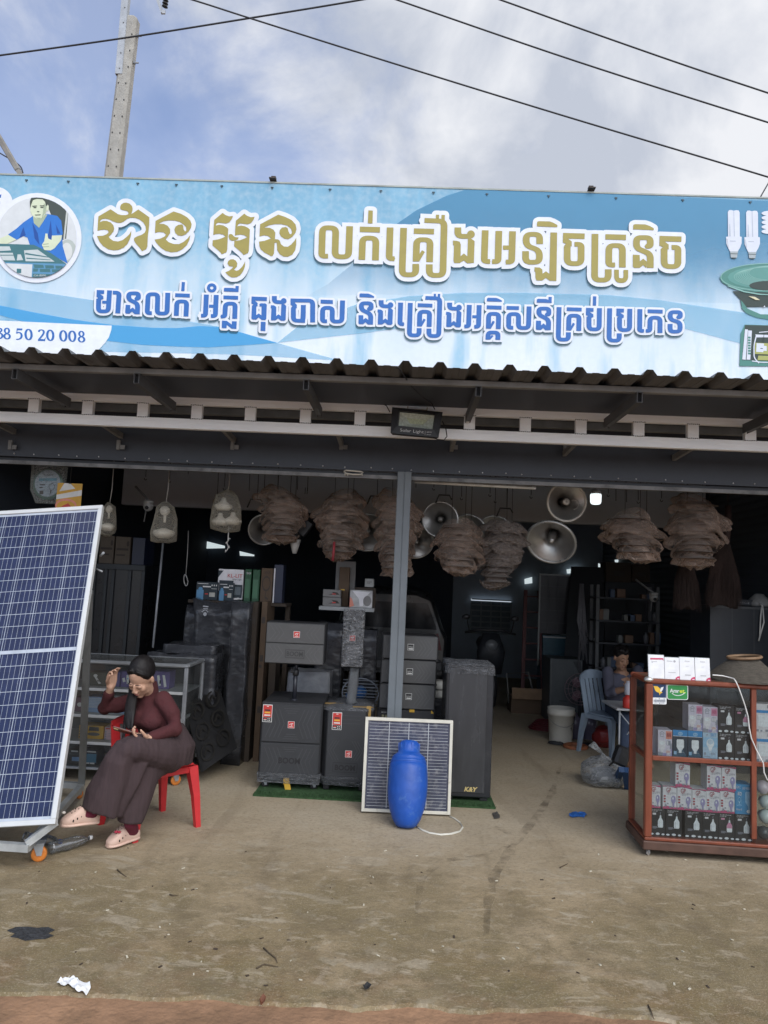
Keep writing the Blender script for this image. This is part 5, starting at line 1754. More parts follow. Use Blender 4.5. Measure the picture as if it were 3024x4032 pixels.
def spec_sticker(par, x, z, wd, h, y):
 mb = MB()
 T = FRONT(y)
 rc = lambda a, b, c, d: [[(x + a * wd, z + b * h), (x + c * wd, z + b * h), (x + c * wd, z + d * h), (x + a * wd, z + d * h)]]
 mb.mat(wht_s); flat(mb, rc(-0.5, -0.5, 0.5, 0.5), T, 0.003)
 mb.mat(red_s); flat(mb, rc(-0.45, -0.22, 0.45, 0.46), T, 0.0036)
 mb.mat(blk_s); flat(mb, rc(-0.45, -0.47, 0.45, -0.23) + rc(-0.28, 0.14, 0.28, 0.22), T, 0.0042)
 mb.mat(yel_s); flat(mb, rc(-0.3, 0.0, 0.3, 0.09), T, 0.0042)
 mb.mat(wht_s); flat(mb, rc(-0.32, -0.14, 0.32, -0.07) + rc(-0.1, 0.38, 0.12, 0.42) + rc(-0.35, -0.4, -0.05, -0.36) + rc(0.05, -0.33, 0.15, -0.29) + rc(0.22, -0.33, 0.32, -0.29) + rc(0.05, -0.42, 0.15, -0.38) + rc(0.22, -0.42, 0.32, -0.38), T, 0.0048)
 mb.mat(red_s); flat(mb, rc(-0.35, -0.34, -0.05, -0.29), T, 0.0054)
 return mb.build('sticker', None, par)
def chevrons(mb, x0, x1, z0, z1, T, off, n=4, wd=0.006):
 """raised ribs pressed in a grille: nested angle brackets at both sides and bars above and below"""
 W, H = x1 - x0, z1 - z0
 cz = (z0 + z1) / 2
 P = []
 for i in range(n):
  d = W * (0.05 + 0.075 * i)
  for s, xe in ((1, x0), (-1, x1)):
   P += brush([(xe + s * d, z1 - H * 0.12), (xe + s * (d + W * 0.10), cz), (xe + s * d, z0 + H * 0.12)], wd)
 for i in range(3):
  for z in (z1 - H * (0.10 + 0.06 * i), z0 + H * (0.10 + 0.06 * i)):
   P += brush([(x0 + W * (0.36 + 0.03 * i), z), (x1 - W * (0.36 + 0.03 * i), z)], wd)
 flat(mb, P, T, off)
a, b = at(1010, 3085, 5.93), at(1247, 3098, 5.93)
ztop = at(1145, 2768, 5.93).z
w1 = 0.485
s1x = (a.x + b.x) / 2 + 0.012
s1 = thing('subwoofer_speaker', 'wide black sub-woofer speaker with a red and gold spec sticker, left end of the turf', 'speaker', (s1x, 5.93, 0.0), 1.0)
SH = ztop
mb = MB(); mb.boxz(-w1 / 2, w1 / 2, 0, 0.60, 0.075, SH, 0.008); mb.build('cabinet', spk, s1)
zm = 0.075 + (SH - 0.075) * 0.485
for za, zb_ in ((0.09, zm - 0.004), (zm + 0.004, SH - 0.012)):
 mb = MB(); mb.mat(grl_m); mb.boxz(-w1 / 2 + 0.012, w1 / 2 - 0.012, -0.014, 0.0, za, zb_, 0.004)
 mb.mat(emb); chevrons(mb, -w1 / 2 + 0.02, w1 / 2 - 0.02, za, zb_, FRONT(-0.014), 0.0015)
 g = mb.build('grille', None, s1)
badge(s1, 0.0, SH - 0.165, 0.026, -0.014)
spec_sticker(s1, -w1 / 2 + 0.05, SH - 0.085, 0.075, 0.135, -0.014)
mb = MB(); text(mb, 'BOOM', FRONT(-0.014), -0.085, 0.21, 0.062, 0.002, 0.17, 0.002); mb.build('lettering', emb_d, s1)
mb = MB(); mb.boxz(-0.038, 0.008, -0.016, -0.0145, 0.05, 0.10); mb.box((-0.005, -0.017, 0.045), (0.046, 0.003, 0.075), rot(0, -14, 0)); mb.build('tape', tape, s1)
for x in (-w1 / 2 + 0.05, w1 / 2 - 0.05):
 for y in (0.05, 0.54):
  caster(s1, (x, y, 0), 0.029, black_pl, rz=25, world=False)
  for c in kids(s1)[-1:]:
   for wq in kids(c):
    wq.matrix_basis = Matrix.Identity(4); wq.data.transform(s1.matrix_basis)
mb = MB(); mb.boxz(-w1 / 2 - 0.006, w1 / 2 + 0.006, -0.024, 0.61, 0.06, 0.135); mb.wobble(0.010, 14, 1)
mb.build('film_wrap', wrap, s1)
pp = at(1158, 2762, 6.08)
pl = thing('speaker_pole', 'black telescopic pole standing on the wide sub-woofer', 'pole', (pp.x, 6.08, SH))
zt = at(1160, 2618, 6.08).z
mb = MB()
mb.tube([(0, 0, 0), (0, 0, zt - SH - 0.06)], 0.018, 14)
mb.tube([(0.002, 0, zt - SH - 0.06), (0.002, 0, zt - SH + 0.03)], 0.0145, 12)
mb.lathe([(0.03, 0), (0.03, 0.006), (0.02, 0.012)], 14)
mb.build('tube', M('pole_black', (0.025, 0.027, 0.035), 0.35, var=0.2), pl)
mb = MB(); mb.lathe([(0.022, -0.025), (0.026, -0.015), (0.026, 0.015), (0.022, 0.025)], 14, (0, 0, zt - SH - 0.06)); mb.box((-0.025, -0.02, zt - SH - 0.05), (0.03, 0.02, 0.025), None, 0.004); mb.tube([(0, -0.02, zt - SH - 0.035), (-0.03, -0.035, zt - SH - 0.03)], 0.007, 8)
mb.build('clamp', black_pl, pl)
za, zb_ = at(1158, 2616, 5.96).z, at(1168, 2452, 5.96).z
xa, xb_ = at(1046, 2530, 5.96).x, at(1277, 2535, 5.96).x
tp = thing('array_speaker', 'wide grey double-row speaker box mounted on the black pole', 'speaker', ((xa + xb_) / 2, 5.96, za), 1.0)
wt, ht = xb_ - xa, zb_ - za
mb = MB(); mb.boxz(-wt / 2, wt / 2, 0, 0.26, 0, ht, 0.006); mb.build('cabinet', spk, tp)
for i, (z0, z1) in enumerate(((0.006, ht * 0.49), (ht * 0.505, ht - 0.006))):
 mb = MB(); mb.mat(grl2); mb.boxz(-wt / 2 + 0.004, wt / 2 - 0.004, -0.012, 0, z0, z1, 0.004)
 mb.mat(emb2); chevrons(mb, -wt / 2 + 0.01, wt / 2 - 0.01, z0, z1, FRONT(-0.012), 0.0015, 3, 0.005)
 mb.build('grille', None, tp)
badge(tp, 0.012, ht * 0.72, 0.0255, -0.012)
mb = MB(); text(mb, 'BOOM', FRONT(-0.012), -0.06, ht * 0.2, 0.052, 0.0025, 0.13, 0.001)
flat(mb, brush([(-0.07, ht * 0.16), (0.08, ht * 0.16), (0.08, ht * 0.345), (-0.07, ht * 0.345), (-0.07, ht * 0.16)], 0.004), FRONT(-0.012), 0.0025)
mb.build('lettering', M('emboss_light', (0.045, 0.045, 0.045), 0.5), tp)
x0, x1 = at(1270, 2960, 5.93).x, at(1428, 2960, 5.93).x
z2 = at(1340, 2790, 5.93).z
w2 = 0.40
s2 = thing('subwoofer_speaker', 'narrow black sub-woofer speaker with slanted sides between the wide one and the small solar panel', 'speaker', (at(1357, 3000, 5.93).x, 5.93, 0), 0.5)
mb = MB()
out = [(-0.152, 0.0), (0.152, 0.0), (0.205, 0.10), (0.205, 0.56), (-0.205, 0.56), (-0.205, 0.10)]
ra = [(x, y, 0.075) for x, y in out]
rb_ = [(x, y, z2) for x, y in out]
mb.rings([ra, rb_], True, True, False)
mb.build('cabinet', spk, s2)
mb = MB(); mb.mat(grl_m); mb.boxz(-0.148, 0.148, -0.012, 0, 0.09, z2 - 0.012, 0.004)
mb.mat(emb)
P = []
for i in range(3):
 d = 0.05 + 0.022 * i
 for s in (-1, 1):
  P += brush([(s * d, 0.33 + 0.075), (s * (d + 0.045), 0.33), (s * d, 0.33 - 0.075)], 0.005)
for i in range(3):
 P += brush([(-0.10 + 0.02 * i, z2 - 0.05 - 0.03 * i), (0.11, z2 - 0.05 - 0.03 * i)], 0.005) + brush([(-0.12, 0.115 + 0.025 * i), (0.12 - 0.03 * i, 0.115 + 0.025 * i)], 0.005)
flat(mb, P, FRONT(-0.012), 0.0015)
mb.build('grille', None, s2)
badge(s2, 0.028, 0.305, 0.026, -0.012)
spec_sticker(s2, -0.075, z2 - 0.095, 0.075, 0.135, -0.012)
mb = MB(); text(mb, 'BOOM', FRONT(-0.012), -0.075, 0.18, 0.056, 0.002, 0.16, 0.002)
flat(mb, brush([(-0.09, 0.165), (0.1, 0.165), (0.1, 0.235), (-0.09, 0.235), (-0.09, 0.165)], 0.003), FRONT(-0.012), 0.0018)
mb.build('lettering', emb_d, s2)
for x in (-0.14, 0.14):
 for y in (0.06, 0.5):
  mb = MB(); mb.box((x, y, 0.045), (0.05, 0.05, 0.06), None, 0.006); mb.build('foot', black_pl, s2)
mb = MB(); mb.rings([[(x * 1.03, y * 1.02 - 0.012, 0.06) for x, y in out], [(x * 1.03, y * 1.02 - 0.012, 0.13) for x, y in out]], False, False, True); mb.wobble(0.008, 14, 4)
mb.rings([[(x * 1.02, y * 1.02 - 0.01, z2 - 0.02) for x, y in out], [(x * 1.0, y, z2 + 0.004) for x, y in out], [(x * 0.4, y * 0.5 + 0.15, z2 + 0.012) for x, y in out]], False, True, True); mb.wobble(0.006, 9, 2)
mb.build('film_wrap', wrap, s2)
mb = MB(); mb.box((0.12, 0.08, z2 + 0.008), (0.16, 0.03, 0.004), rot(0, 0, 8)); mb.box((0.17, 0.03, z2 - 0.02), (0.035, 0.003, 0.09)); mb.box((-0.12, 0.2, z2 + 0.008), (0.2, 0.03, 0.004), rot(0, 0, 14)); mb.build('tape', M('brown_tape', (0.32, 0.2, 0.06), 0.4), s2)
pb_ = at(1381, 2775, 6.12)
wp = thing('speaker_pole', 'speaker pole wrapped in bubble film on the narrow sub-woofer', 'pole', (pb_.x, 6.12, z2 + 0.013))
zc0 = at(1388, 2622, 6.12).z
bub = film('bubble_film', (0.42, 0.44, 0.46), 0.75, 0.3, 1.0, 70.0, 0.3)
mb = MB()
hh = zc0 - z2 - 0.013
mb.loft([((0.006, 0, 0), 0.05, 0.045), ((0.0, 0, 0.03), 0.038, 0.035), ((0.004, 0, 0.1), 0.04, 0.035), ((0.012, 0, hh * 0.6), 0.036, 0.033), ((0.018, 0, hh), 0.042, 0.035)], 14)
mb.wobble(0.007, 30, 1)
mb.build('bubble_wrap', bub, wp)
mb = MB(); mb.tube([(0, 0, 0), (0.015, 0, hh)], 0.018, 10); mb.build('tube', black_pl, wp)
c0, c1 = at(1346, 2500, 6.05).x, at(1424, 2500, 6.05).x
zt_, zb2 = at(1385, 2400, 6.05).z, zc0
cs = thing('column_speaker', 'slim black column speaker in shiny plastic film with a red badge', 'speaker', ((c0 + c1) / 2 + 0.012, 6.05, zb2), 2.0)
wc, hc = c1 - c0, zt_ - zb2
mb = MB(); mb.boxz(-wc / 2 + 0.012, wc / 2 - 0.012, 0.01, 0.16, 0.0, hc - 0.01, 0.006); mb.build('cabinet', grl_m, cs)
badge(cs, -0.005, hc * 0.5, 0.024, 0.006)
mb = MB()
n = 12
rings = []
for i in range(n + 1):
 z = hc * i / n
 rings.append([(sx2 * (wc / 2 + 0.004), y, z) for sx2, y in ((-1, -0.004), (-0.5, -0.012), (0, -0.012), (0.5, -0.012), (1, -0.004), (1.05, 0.06), (1, 0.17), (0, 0.175), (-1, 0.17), (-1.05, 0.06))])
mb.rings(rings, True, True, True)
bmesh.ops.subdivide_edges(mb.bm, edges=mb.bm.edges, cuts=2, use_grid_fill=True)
mb.wobble(0.007, 9, 5, 0.6)
mb.build('film_wrap', film('shiny_film', (0.45, 0.46, 0.48), 0.24, 0.08, 1.0, 11.0, 0.1), cs)
yS = 6.22
gl, gr_ = at(1497, 2640, yS).x, at(1718, 2640, yS).x
levels = [(2792, 2692), (2691, 2597), (2596, 2500)]
amp_z0, amp_z1 = 0.0, at(1600, 2793, yS).z
pos = ('lowest', 'middle', 'topmost')
base = thing('base_speaker', 'black base cabinet with sockets under the three stacked grey speakers behind the post', 'speaker', ((gl + gr_) / 2 - 0.006, yS, 0), 1.0)
wb_ = gr_ - gl + 0.01
mb = MB(); mb.boxz(-wb_ / 2, wb_ / 2, 0, 0.42, 0.02, amp_z1 - 0.003, 0.006); mb.build('cabinet', spk, base)
mb = MB(); mb.mat(blk_s); mb.boxz(-wb_ / 2 + 0.03, -wb_ / 2 + 0.14, -0.006, 0, amp_z1 - 0.12, amp_z1 - 0.012)
mb.mat(wht_s); text(mb, 'BOBC', FRONT(-0.006), -wb_ / 2 + 0.038, amp_z1 - 0.036, 0.016, 0.001, 0.05)
mb.mat(M('socket_brass', (0.35, 0.33, 0.2), 0.5))
for i in range(3):
 for j in range(2):
  mb.box((-wb_ / 2 + 0.05 + i * 0.026, -0.008, amp_z1 - 0.06 - j * 0.03), (0.018, 0.005, 0.02))
mb.build('socket_panel', None, base)
mb = MB(); mb.box((0.05, -0.004, amp_z1 - 0.01), (0.042, 0.004, 0.022)); mb.box((wb_ / 2 - 0.02, -0.004, amp_z1 - 0.013), (0.02, 0.004, 0.022)); mb.build('tape', tape, base)
zprev = amp_z1
for i, (y0, y1) in enumerate(levels):
 zq = at(1605, y1, yS).z
 hz = zq - zprev - 0.003
 t = thing('stacked_speaker', '%s of the three dark grey ribbed speakers stacked behind the grey post' % pos[i], 'speaker', ((gl + gr_) / 2 + 0.004 * i, yS, zprev), 1.0 + 0.6 * i, 'stacked speakers behind the post')
 ww = gr_ - gl
 mb = MB(); mb.boxz(-ww / 2, ww / 2, 0, 0.36, 0.0, hz, 0.007); mb.build('cabinet', spk, t)
 mb = MB(); mb.mat(grl2); mb.boxz(-ww / 2 + 0.006, ww / 2 - 0.006, -0.014, 0, 0.004, hz - 0.004, 0.006)
 mb.mat(emb2)
 P = []
 for j in range(4):
  d = 0.05 + 0.03 * j
  P += brush([(d, hz * 0.85), (d + 0.05, hz * 0.5), (d, hz * 0.15)], 0.005) + brush([(-d, hz * 0.85), (-d - 0.05, hz * 0.5), (-d, hz * 0.15)], 0.005)
 flat(mb, P, FRONT(-0.014), 0.0015)
 mb.build('grille', None, t)
 badge(t, 0.012 - 0.004 * i, hz * 0.52, 0.026, -0.014, False)
 mb = MB()
 for sx2 in (-1, 1):
  mb.box((sx2 * (ww / 2 - 0.008), -0.005, 0.0), (0.024, 0.03, 0.022), None, 0.005)
 mb.build('corner_guard', black_pl, t)
 zprev += hz + 0.003
yK = 5.86
k0, k1 = at(1748, 2900, yK).x, at(1941, 2900, yK).x
zk = at(1850, 2618, yK).z
kx = (k0 + k1) / 2
ks = thing('tower_speaker', 'tall shrink-wrapped black tower speaker with small gold letters, right end of the turf', 'speaker', (kx, yK, 0), 1.0)
wk = k1 - k0 - 0.01
mb = MB(); mb.boxz(-wk / 2, wk / 2, 0, 0.42, 0.04, zk, 0.008)
mb.build('cabinet', M('gloss_wrap_black', (0.028, 0.03, 0.034), 0.22, var=0.2, scale=3, bump=0.06, bscale=10, dirt=((0.06, 0.06, 0.062), 7, 0.56, 0.6)), ks)
mb = MB(); mb.boxz(-wk / 2 + 0.02, wk / 2 - 0.05, -0.006, 0.0, 0.075, zk - 0.03, 0.003)
mb.build('grille', M('gloss_front_black', (0.042, 0.044, 0.048), 0.26, var=0.25, scale=2.5, stretch=(2.5, 1, 0.5), bump=0.05, bscale=8, dirt=((0.075, 0.075, 0.075), 10, 0.58, 0.6)), ks)
mb = MB(); text(mb, 'K&Y', FRONT(-0.006), -0.02, 0.088, 0.046, 0.002, 0.095, 0.0018, 0.25)
mb.build('lettering', M('gold_letters', (0.62, 0.5, 0.22), 0.35, metal=0.4), ks)
for x in (-wk / 2 + 0.05, wk / 2 - 0.05):
 for y in (0.05, 0.37):
  mb = MB(); mb.box((x, y, 0.026), (0.06, 0.05, 0.03), None, 0.004); mb.build('foot', black_pl, ks)
mb = MB()
n = 10
mb.rings([[(x, y, z) for x, y in [(-wk / 2 - 0.003, -0.008), (0, -0.009), (wk / 2 + 0.003, -0.008), (wk / 2 + 0.004, 0.2), (wk / 2 + 0.003, 0.425), (0, 0.427), (-wk / 2 - 0.003, 0.425), (-wk / 2 - 0.004, 0.2)]] for z in [zk - 0.07, zk - 0.02, zk + 0.004]] + [[(x * 0.6, 0.2 + (y - 0.2) * 0.6, zk + 0.008) for x, y in [(-wk / 2, -0.005), (0, -0.006), (wk / 2, -0.005), (wk / 2, 0.2), (wk / 2, 0.425), (0, 0.425), (-wk / 2, 0.425), (-wk / 2, 0.2)]]], False, True)
bmesh.ops.subdivide_edges(mb.bm, edges=mb.bm.edges, cuts=2, use_grid_fill=True)
mb.wobble(0.012, 12, 7)
mb.build('film_wrap', wrap, ks)
CA = at(2538, 3304, 4.90)
CA.z = 0
CRZ = -2.2
CN = rot(0, 0, CRZ).to_3x3() @ Vector((0, -1, 0))
Cm = Matrix.Translation(CA) @ rot(0, 0, CRZ)
Ci = Cm.inverted()
def cl_(px, py, dep=0.0):
 """photo pixel -> cabinet coordinates on a plane dep behind the front"""
 P0 = Cm @ Vector((0, dep, 0))
 return Ci @ onplane(px, py, P0, CN)
Z5 = lambda x, y, dep=0.0: cl_(2400 + x / 2.458, 2500 + y / 2.458, dep)
cab = thing('display_cabinet', 'red-brown framed glass display cabinet on casters full of boxed light bulbs', 'cabinet', CA, CRZ)
wood = M('frame_red_brown', (0.185, 0.050, 0.026), 0.38, var=0.2, scale=6, stretch=(3, 3, 1), dirt=((0.16, 0.05, 0.03), 8, 0.6, 0.5))
wood_d = M('base_dark_brown', (0.085, 0.045, 0.032), 0.6, var=0.3, scale=8)
zt_c = Z5(400, 425).z
zsh = Z5(400, 1190).z
zb_c = Z5(400, 1945).z
CW = 1.32
CD = 0.40
ps = 0.045
tr_ = 0.032
mb = MB()
xdv = Z5(1401, 800).x
for x, y in ((0, 0), (CW - ps, 0)):
 mb = MB(); mb.boxz(x, x + ps, y, y + ps, zb_c - 0.01, zt_c - tr_ - 0.001, 0.006); mb.build('post', wood, cab)
mb = MB()
mb.boxz(xdv - 0.016, xdv + 0.016, 0.002, 0.03, zb_c + 0.02, zt_c - tr_ - 0.001, 0.003)
mb.build('divider', wood, cab)
for x, y in ((0, CD - 0.035), (CW - ps, CD - 0.035)):
 mb = MB(); mb.boxz(x, x + 0.035, y, y + 0.035, zb_c - 0.01, zt_c - tr_ - 0.001, 0.004); mb.build('post', wood, cab)
mb = MB()
mb.boxz(0.0, CW, 0.0, ps, zt_c - tr_, zt_c, 0.01)
mb.boxz(0.0, CW, CD - ps, CD, zt_c - tr_, zt_c, 0.01)
mb.boxz(0.001, ps, ps, CD - ps, zt_c - tr_, zt_c - 0.001, 0.01)
mb.boxz(CW - ps, CW - 0.001, ps, CD - ps, zt_c - tr_, zt_c - 0.001, 0.01)
mb.build('top_rail', wood, cab)
mb = MB(); mb.boxz(ps, CW - ps, 0.004, 0.03, zsh - 0.016, zsh + 0.013, 0.003); mb.boxz(0.004, 0.03, ps, CD - 0.035, zsh - 0.015, zsh + 0.012, 0.003)
mb.build('middle_rail', wood, cab)
mb = MB(); mb.boxz(0.001, CW - 0.001, 0.001, CD, zb_c - 0.03, zb_c - 0.011, 0.004); mb.build('bottom_rail', wood, cab)
mb = MB(); mb.boxz(-0.012, CW + 0.012, -0.012, CD + 0.012, zb_c - 0.085, zb_c - 0.031, 0.006); mb.build('base', wood_d, cab)
mb = MB(); mb.ball((0.02, 0.02, zt_c - 0.006), (0.032, 0.03, 0.018), 10); mb.build('corner_cap', M('corner_chrome', (0.6, 0.6, 0.58), 0.25, metal=0.7), cab)
cg = glass('cabinet_glass', (0.93, 0.97, 0.96), 0.035, 0.9, 0.03, 0.025, (0.5, 0.5, 0.47))
mb = MB(); mb.boxz(ps, CW - ps, CD - 0.02, CD - 0.016, zb_c, zt_c - tr_); mb.build('back_glass', cg, cab)
mb = MB(); mb.poly([(0.02, ps, zb_c - 0.01), (0.02, CD - 0.035, zb_c - 0.01), (0.02, CD - 0.035, zt_c - tr_), (0.02, ps, zt_c - tr_)]); mb.build('side_glass', cg, cab, recalc=False)
mb = MB(); mb.poly([(ps, 0.018, zb_c - 0.01), (xdv - 0.016, 0.018, zb_c - 0.01), (xdv - 0.016, 0.018, zt_c - tr_), (ps, 0.018, zt_c - tr_)]); mb.build('front_glass', cg, cab, recalc=False)
mb = MB(); mb.poly([(xdv + 0.016, 0.018, zb_c - 0.01), (CW - ps, 0.018, zb_c - 0.01), (CW - ps, 0.018, zt_c - tr_), (xdv + 0.016, 0.018, zt_c - tr_)]); mb.build('front_glass', cg, cab, recalc=False)
mb = MB(); mb.boxz(0.03, CW - 0.03, 0.032, CD - 0.037, zsh - 0.004, zsh + 0.004); mb.build('shelf', M('shelf_glass_green', (0.25, 0.3, 0.28), 0.2, trans=0.0, var=0.1), cab)
mb = MB(); mb.boxz(0.03, CW - 0.03, 0.035, CD - 0.04, zt_c - 0.006, zt_c - 0.001); mb.build('top_board', M('top_board_brown', (0.12, 0.06, 0.04), 0.5), cab)
for x, y in ((0.03, 0.03), (0.03, CD - 0.05), (CW - 0.05, 0.03), (CW - 0.05, CD - 0.05)):
 r_ = (zb_c - 0.085) / 2.6
 f_ = caster(cab, (x, y, 0), r_, M('caster_grey', (0.3, 0.28, 0.26), 0.6), rz=35, world=False)
 for wq in kids(f_):
  wq.data.transform(cab.matrix_basis)
TC = lambda x, y, o: (lambda p: Vector((p.x, 0.0165 - o, p.z)))(Z5(x, y, 0.0165))
mb = MB()
stw, stn, stgold = M('sticker_pale', (0.72, 0.74, 0.74), 0.4), M('sticker_navy', (0.012, 0.035, 0.10), 0.4), M('sticker_yellow', (0.75, 0.47, 0.05), 0.4)
rr_ = lambda x0, y0, x1, y1, r, sk=0.0: roundpts([(x0 + r, y0), (x1, y0 + sk), (x1, y1 + sk), (x0, y1), (x0, y0), (x0 + r, y0)], r, 4)[:-1]
mb.mat(stw); flat(mb, [rr_(405, 464, 552, 668, 12, 5)], TC, 0.001)
mb.mat(stn); flat(mb, [rr_(411, 470, 547, 604, 8, 4)], TC, 0.0018)
mb.mat(stgold); flat(mb, [[(425, 494), (462, 496), (490, 520), (496, 548), (480, 560), (455, 552), (440, 535)], [(478, 560), (492, 560), (484, 585)], [(470, 555), (500, 545), (512, 558), (490, 568)]], TC, 0.0026)
mb.mat(stw); flat(mb, [[(488, 545), (494, 510), (522, 500), (514, 530), (498, 550)]], TC, 0.0034)
mb.mat(stn)
P = []
for x in (430, 446, 462, 478, 494, 510, 526):            # small Khmer bank name as thin strokes
 P += brush([(x, 650), (x, 628), (x + 9, 628), (x + 9, 650)], 3.2, r=4)
P += brush([(440, 622), (452, 618)], 3) + brush([(474, 619), (486, 615), (488, 622)], 3) + brush([(478, 654), (486, 662), (480, 664)], 3) + brush([(520, 620), (534, 617)], 3) + [[(432, 657), (462, 657), (462, 660), (432, 660)], [(490, 657), (528, 657), (528, 660), (490, 660)]]
flat(mb, P, TC, 0.0026)
mb.build('bank_sticker', None, cab)
mb = MB()
stg = M('sticker_green', (0.03, 0.23, 0.06), 0.4)
mb.mat(stw); flat(mb, [rr_(557, 480, 760, 624, 22, 6)], TC, 0.001)
mb.mat(stg); flat(mb, [rr_(563, 486, 754, 618, 18, 6)], TC, 0.0018)
mb.mat(stw)
TT = lambda x, y, o: TC(x, 556 - y + (x - 582) * 0.03, o)
text(mb, 'Amr', TT, 582, 0, 52, 0.0026, 92, 1.2)
mb.mat(M('sticker_lime', (0.55, 0.68, 0.06), 0.4))
text(mb, 'et.', TT, 676, 0, 52, 0.0026, 60, 1.2)
mb.mat(stw)
flat(mb, brush([(602, 562), (625, 580), (660, 588), (700, 580), (728, 560)], 6, r=14), TC, 0.0026)
mb.build('round_sticker', None, cab)
prot = {}
W_, Bk = M('carton_white', (0.70, 0.69, 0.71), 0.5), M('carton_black', (0.022, 0.022, 0.024), 0.4)
Pk, Mag, Vio = M('print_pink', (0.62, 0.27, 0.40), 0.45), M('print_magenta', (0.52, 0.09, 0.20), 0.45), M('print_violet', (0.33, 0.30, 0.50), 0.45)
Gr, Lg, Dr = M('print_grey', (0.30, 0.31, 0.36), 0.5), M('print_light', (0.78, 0.82, 0.84), 0.4), M('print_dark_red', (0.33, 0.03, 0.05), 0.45)
Bl, Sk, Dk = M('print_blue', (0.03, 0.26, 0.58), 0.4), M('print_sky', (0.30, 0.52, 0.72), 0.4), M('print_night', (0.015, 0.035, 0.06), 0.4)
Org = M('print_coral', (0.68, 0.25, 0.18), 0.45)
rect = lambda a, b, c, d: [(a, b), (c, b), (c, d), (a, d)]
bulb_ = lambda cx, cz, r: circ(cx, cz, r, r, 18)
tbulb = lambda cx, z0, z1, w: [(cx - w * .18, z0), (cx + w * .18, z0), (cx + w * .2, z0 + (z1 - z0) * .18), (cx + w / 2, z0 + (z1 - z0) * .42), (cx + w / 2, z1 - .04), (cx + w * .42, z1), (cx - w * .42, z1), (cx - w / 2, z1 - .04), (cx - w / 2, z0 + (z1 - z0) * .42), (cx - w * .2, z0 + (z1 - z0) * .18)]
hang = lambda cx, z0, z1, w: [(cx - w * .42, z0), (cx + w * .42, z0), (cx + w / 2, z0 + .05), (cx + w / 2, z0 + (z1 - z0) * .55), (cx + w * .18, z0 + (z1 - z0) * .8), (cx + w * .12, z1), (cx - w * .12, z1), (cx - w * .18, z0 + (z1 - z0) * .8), (cx - w / 2, z0 + (z1 - z0) * .55), (cx - w / 2, z0 + .05)]
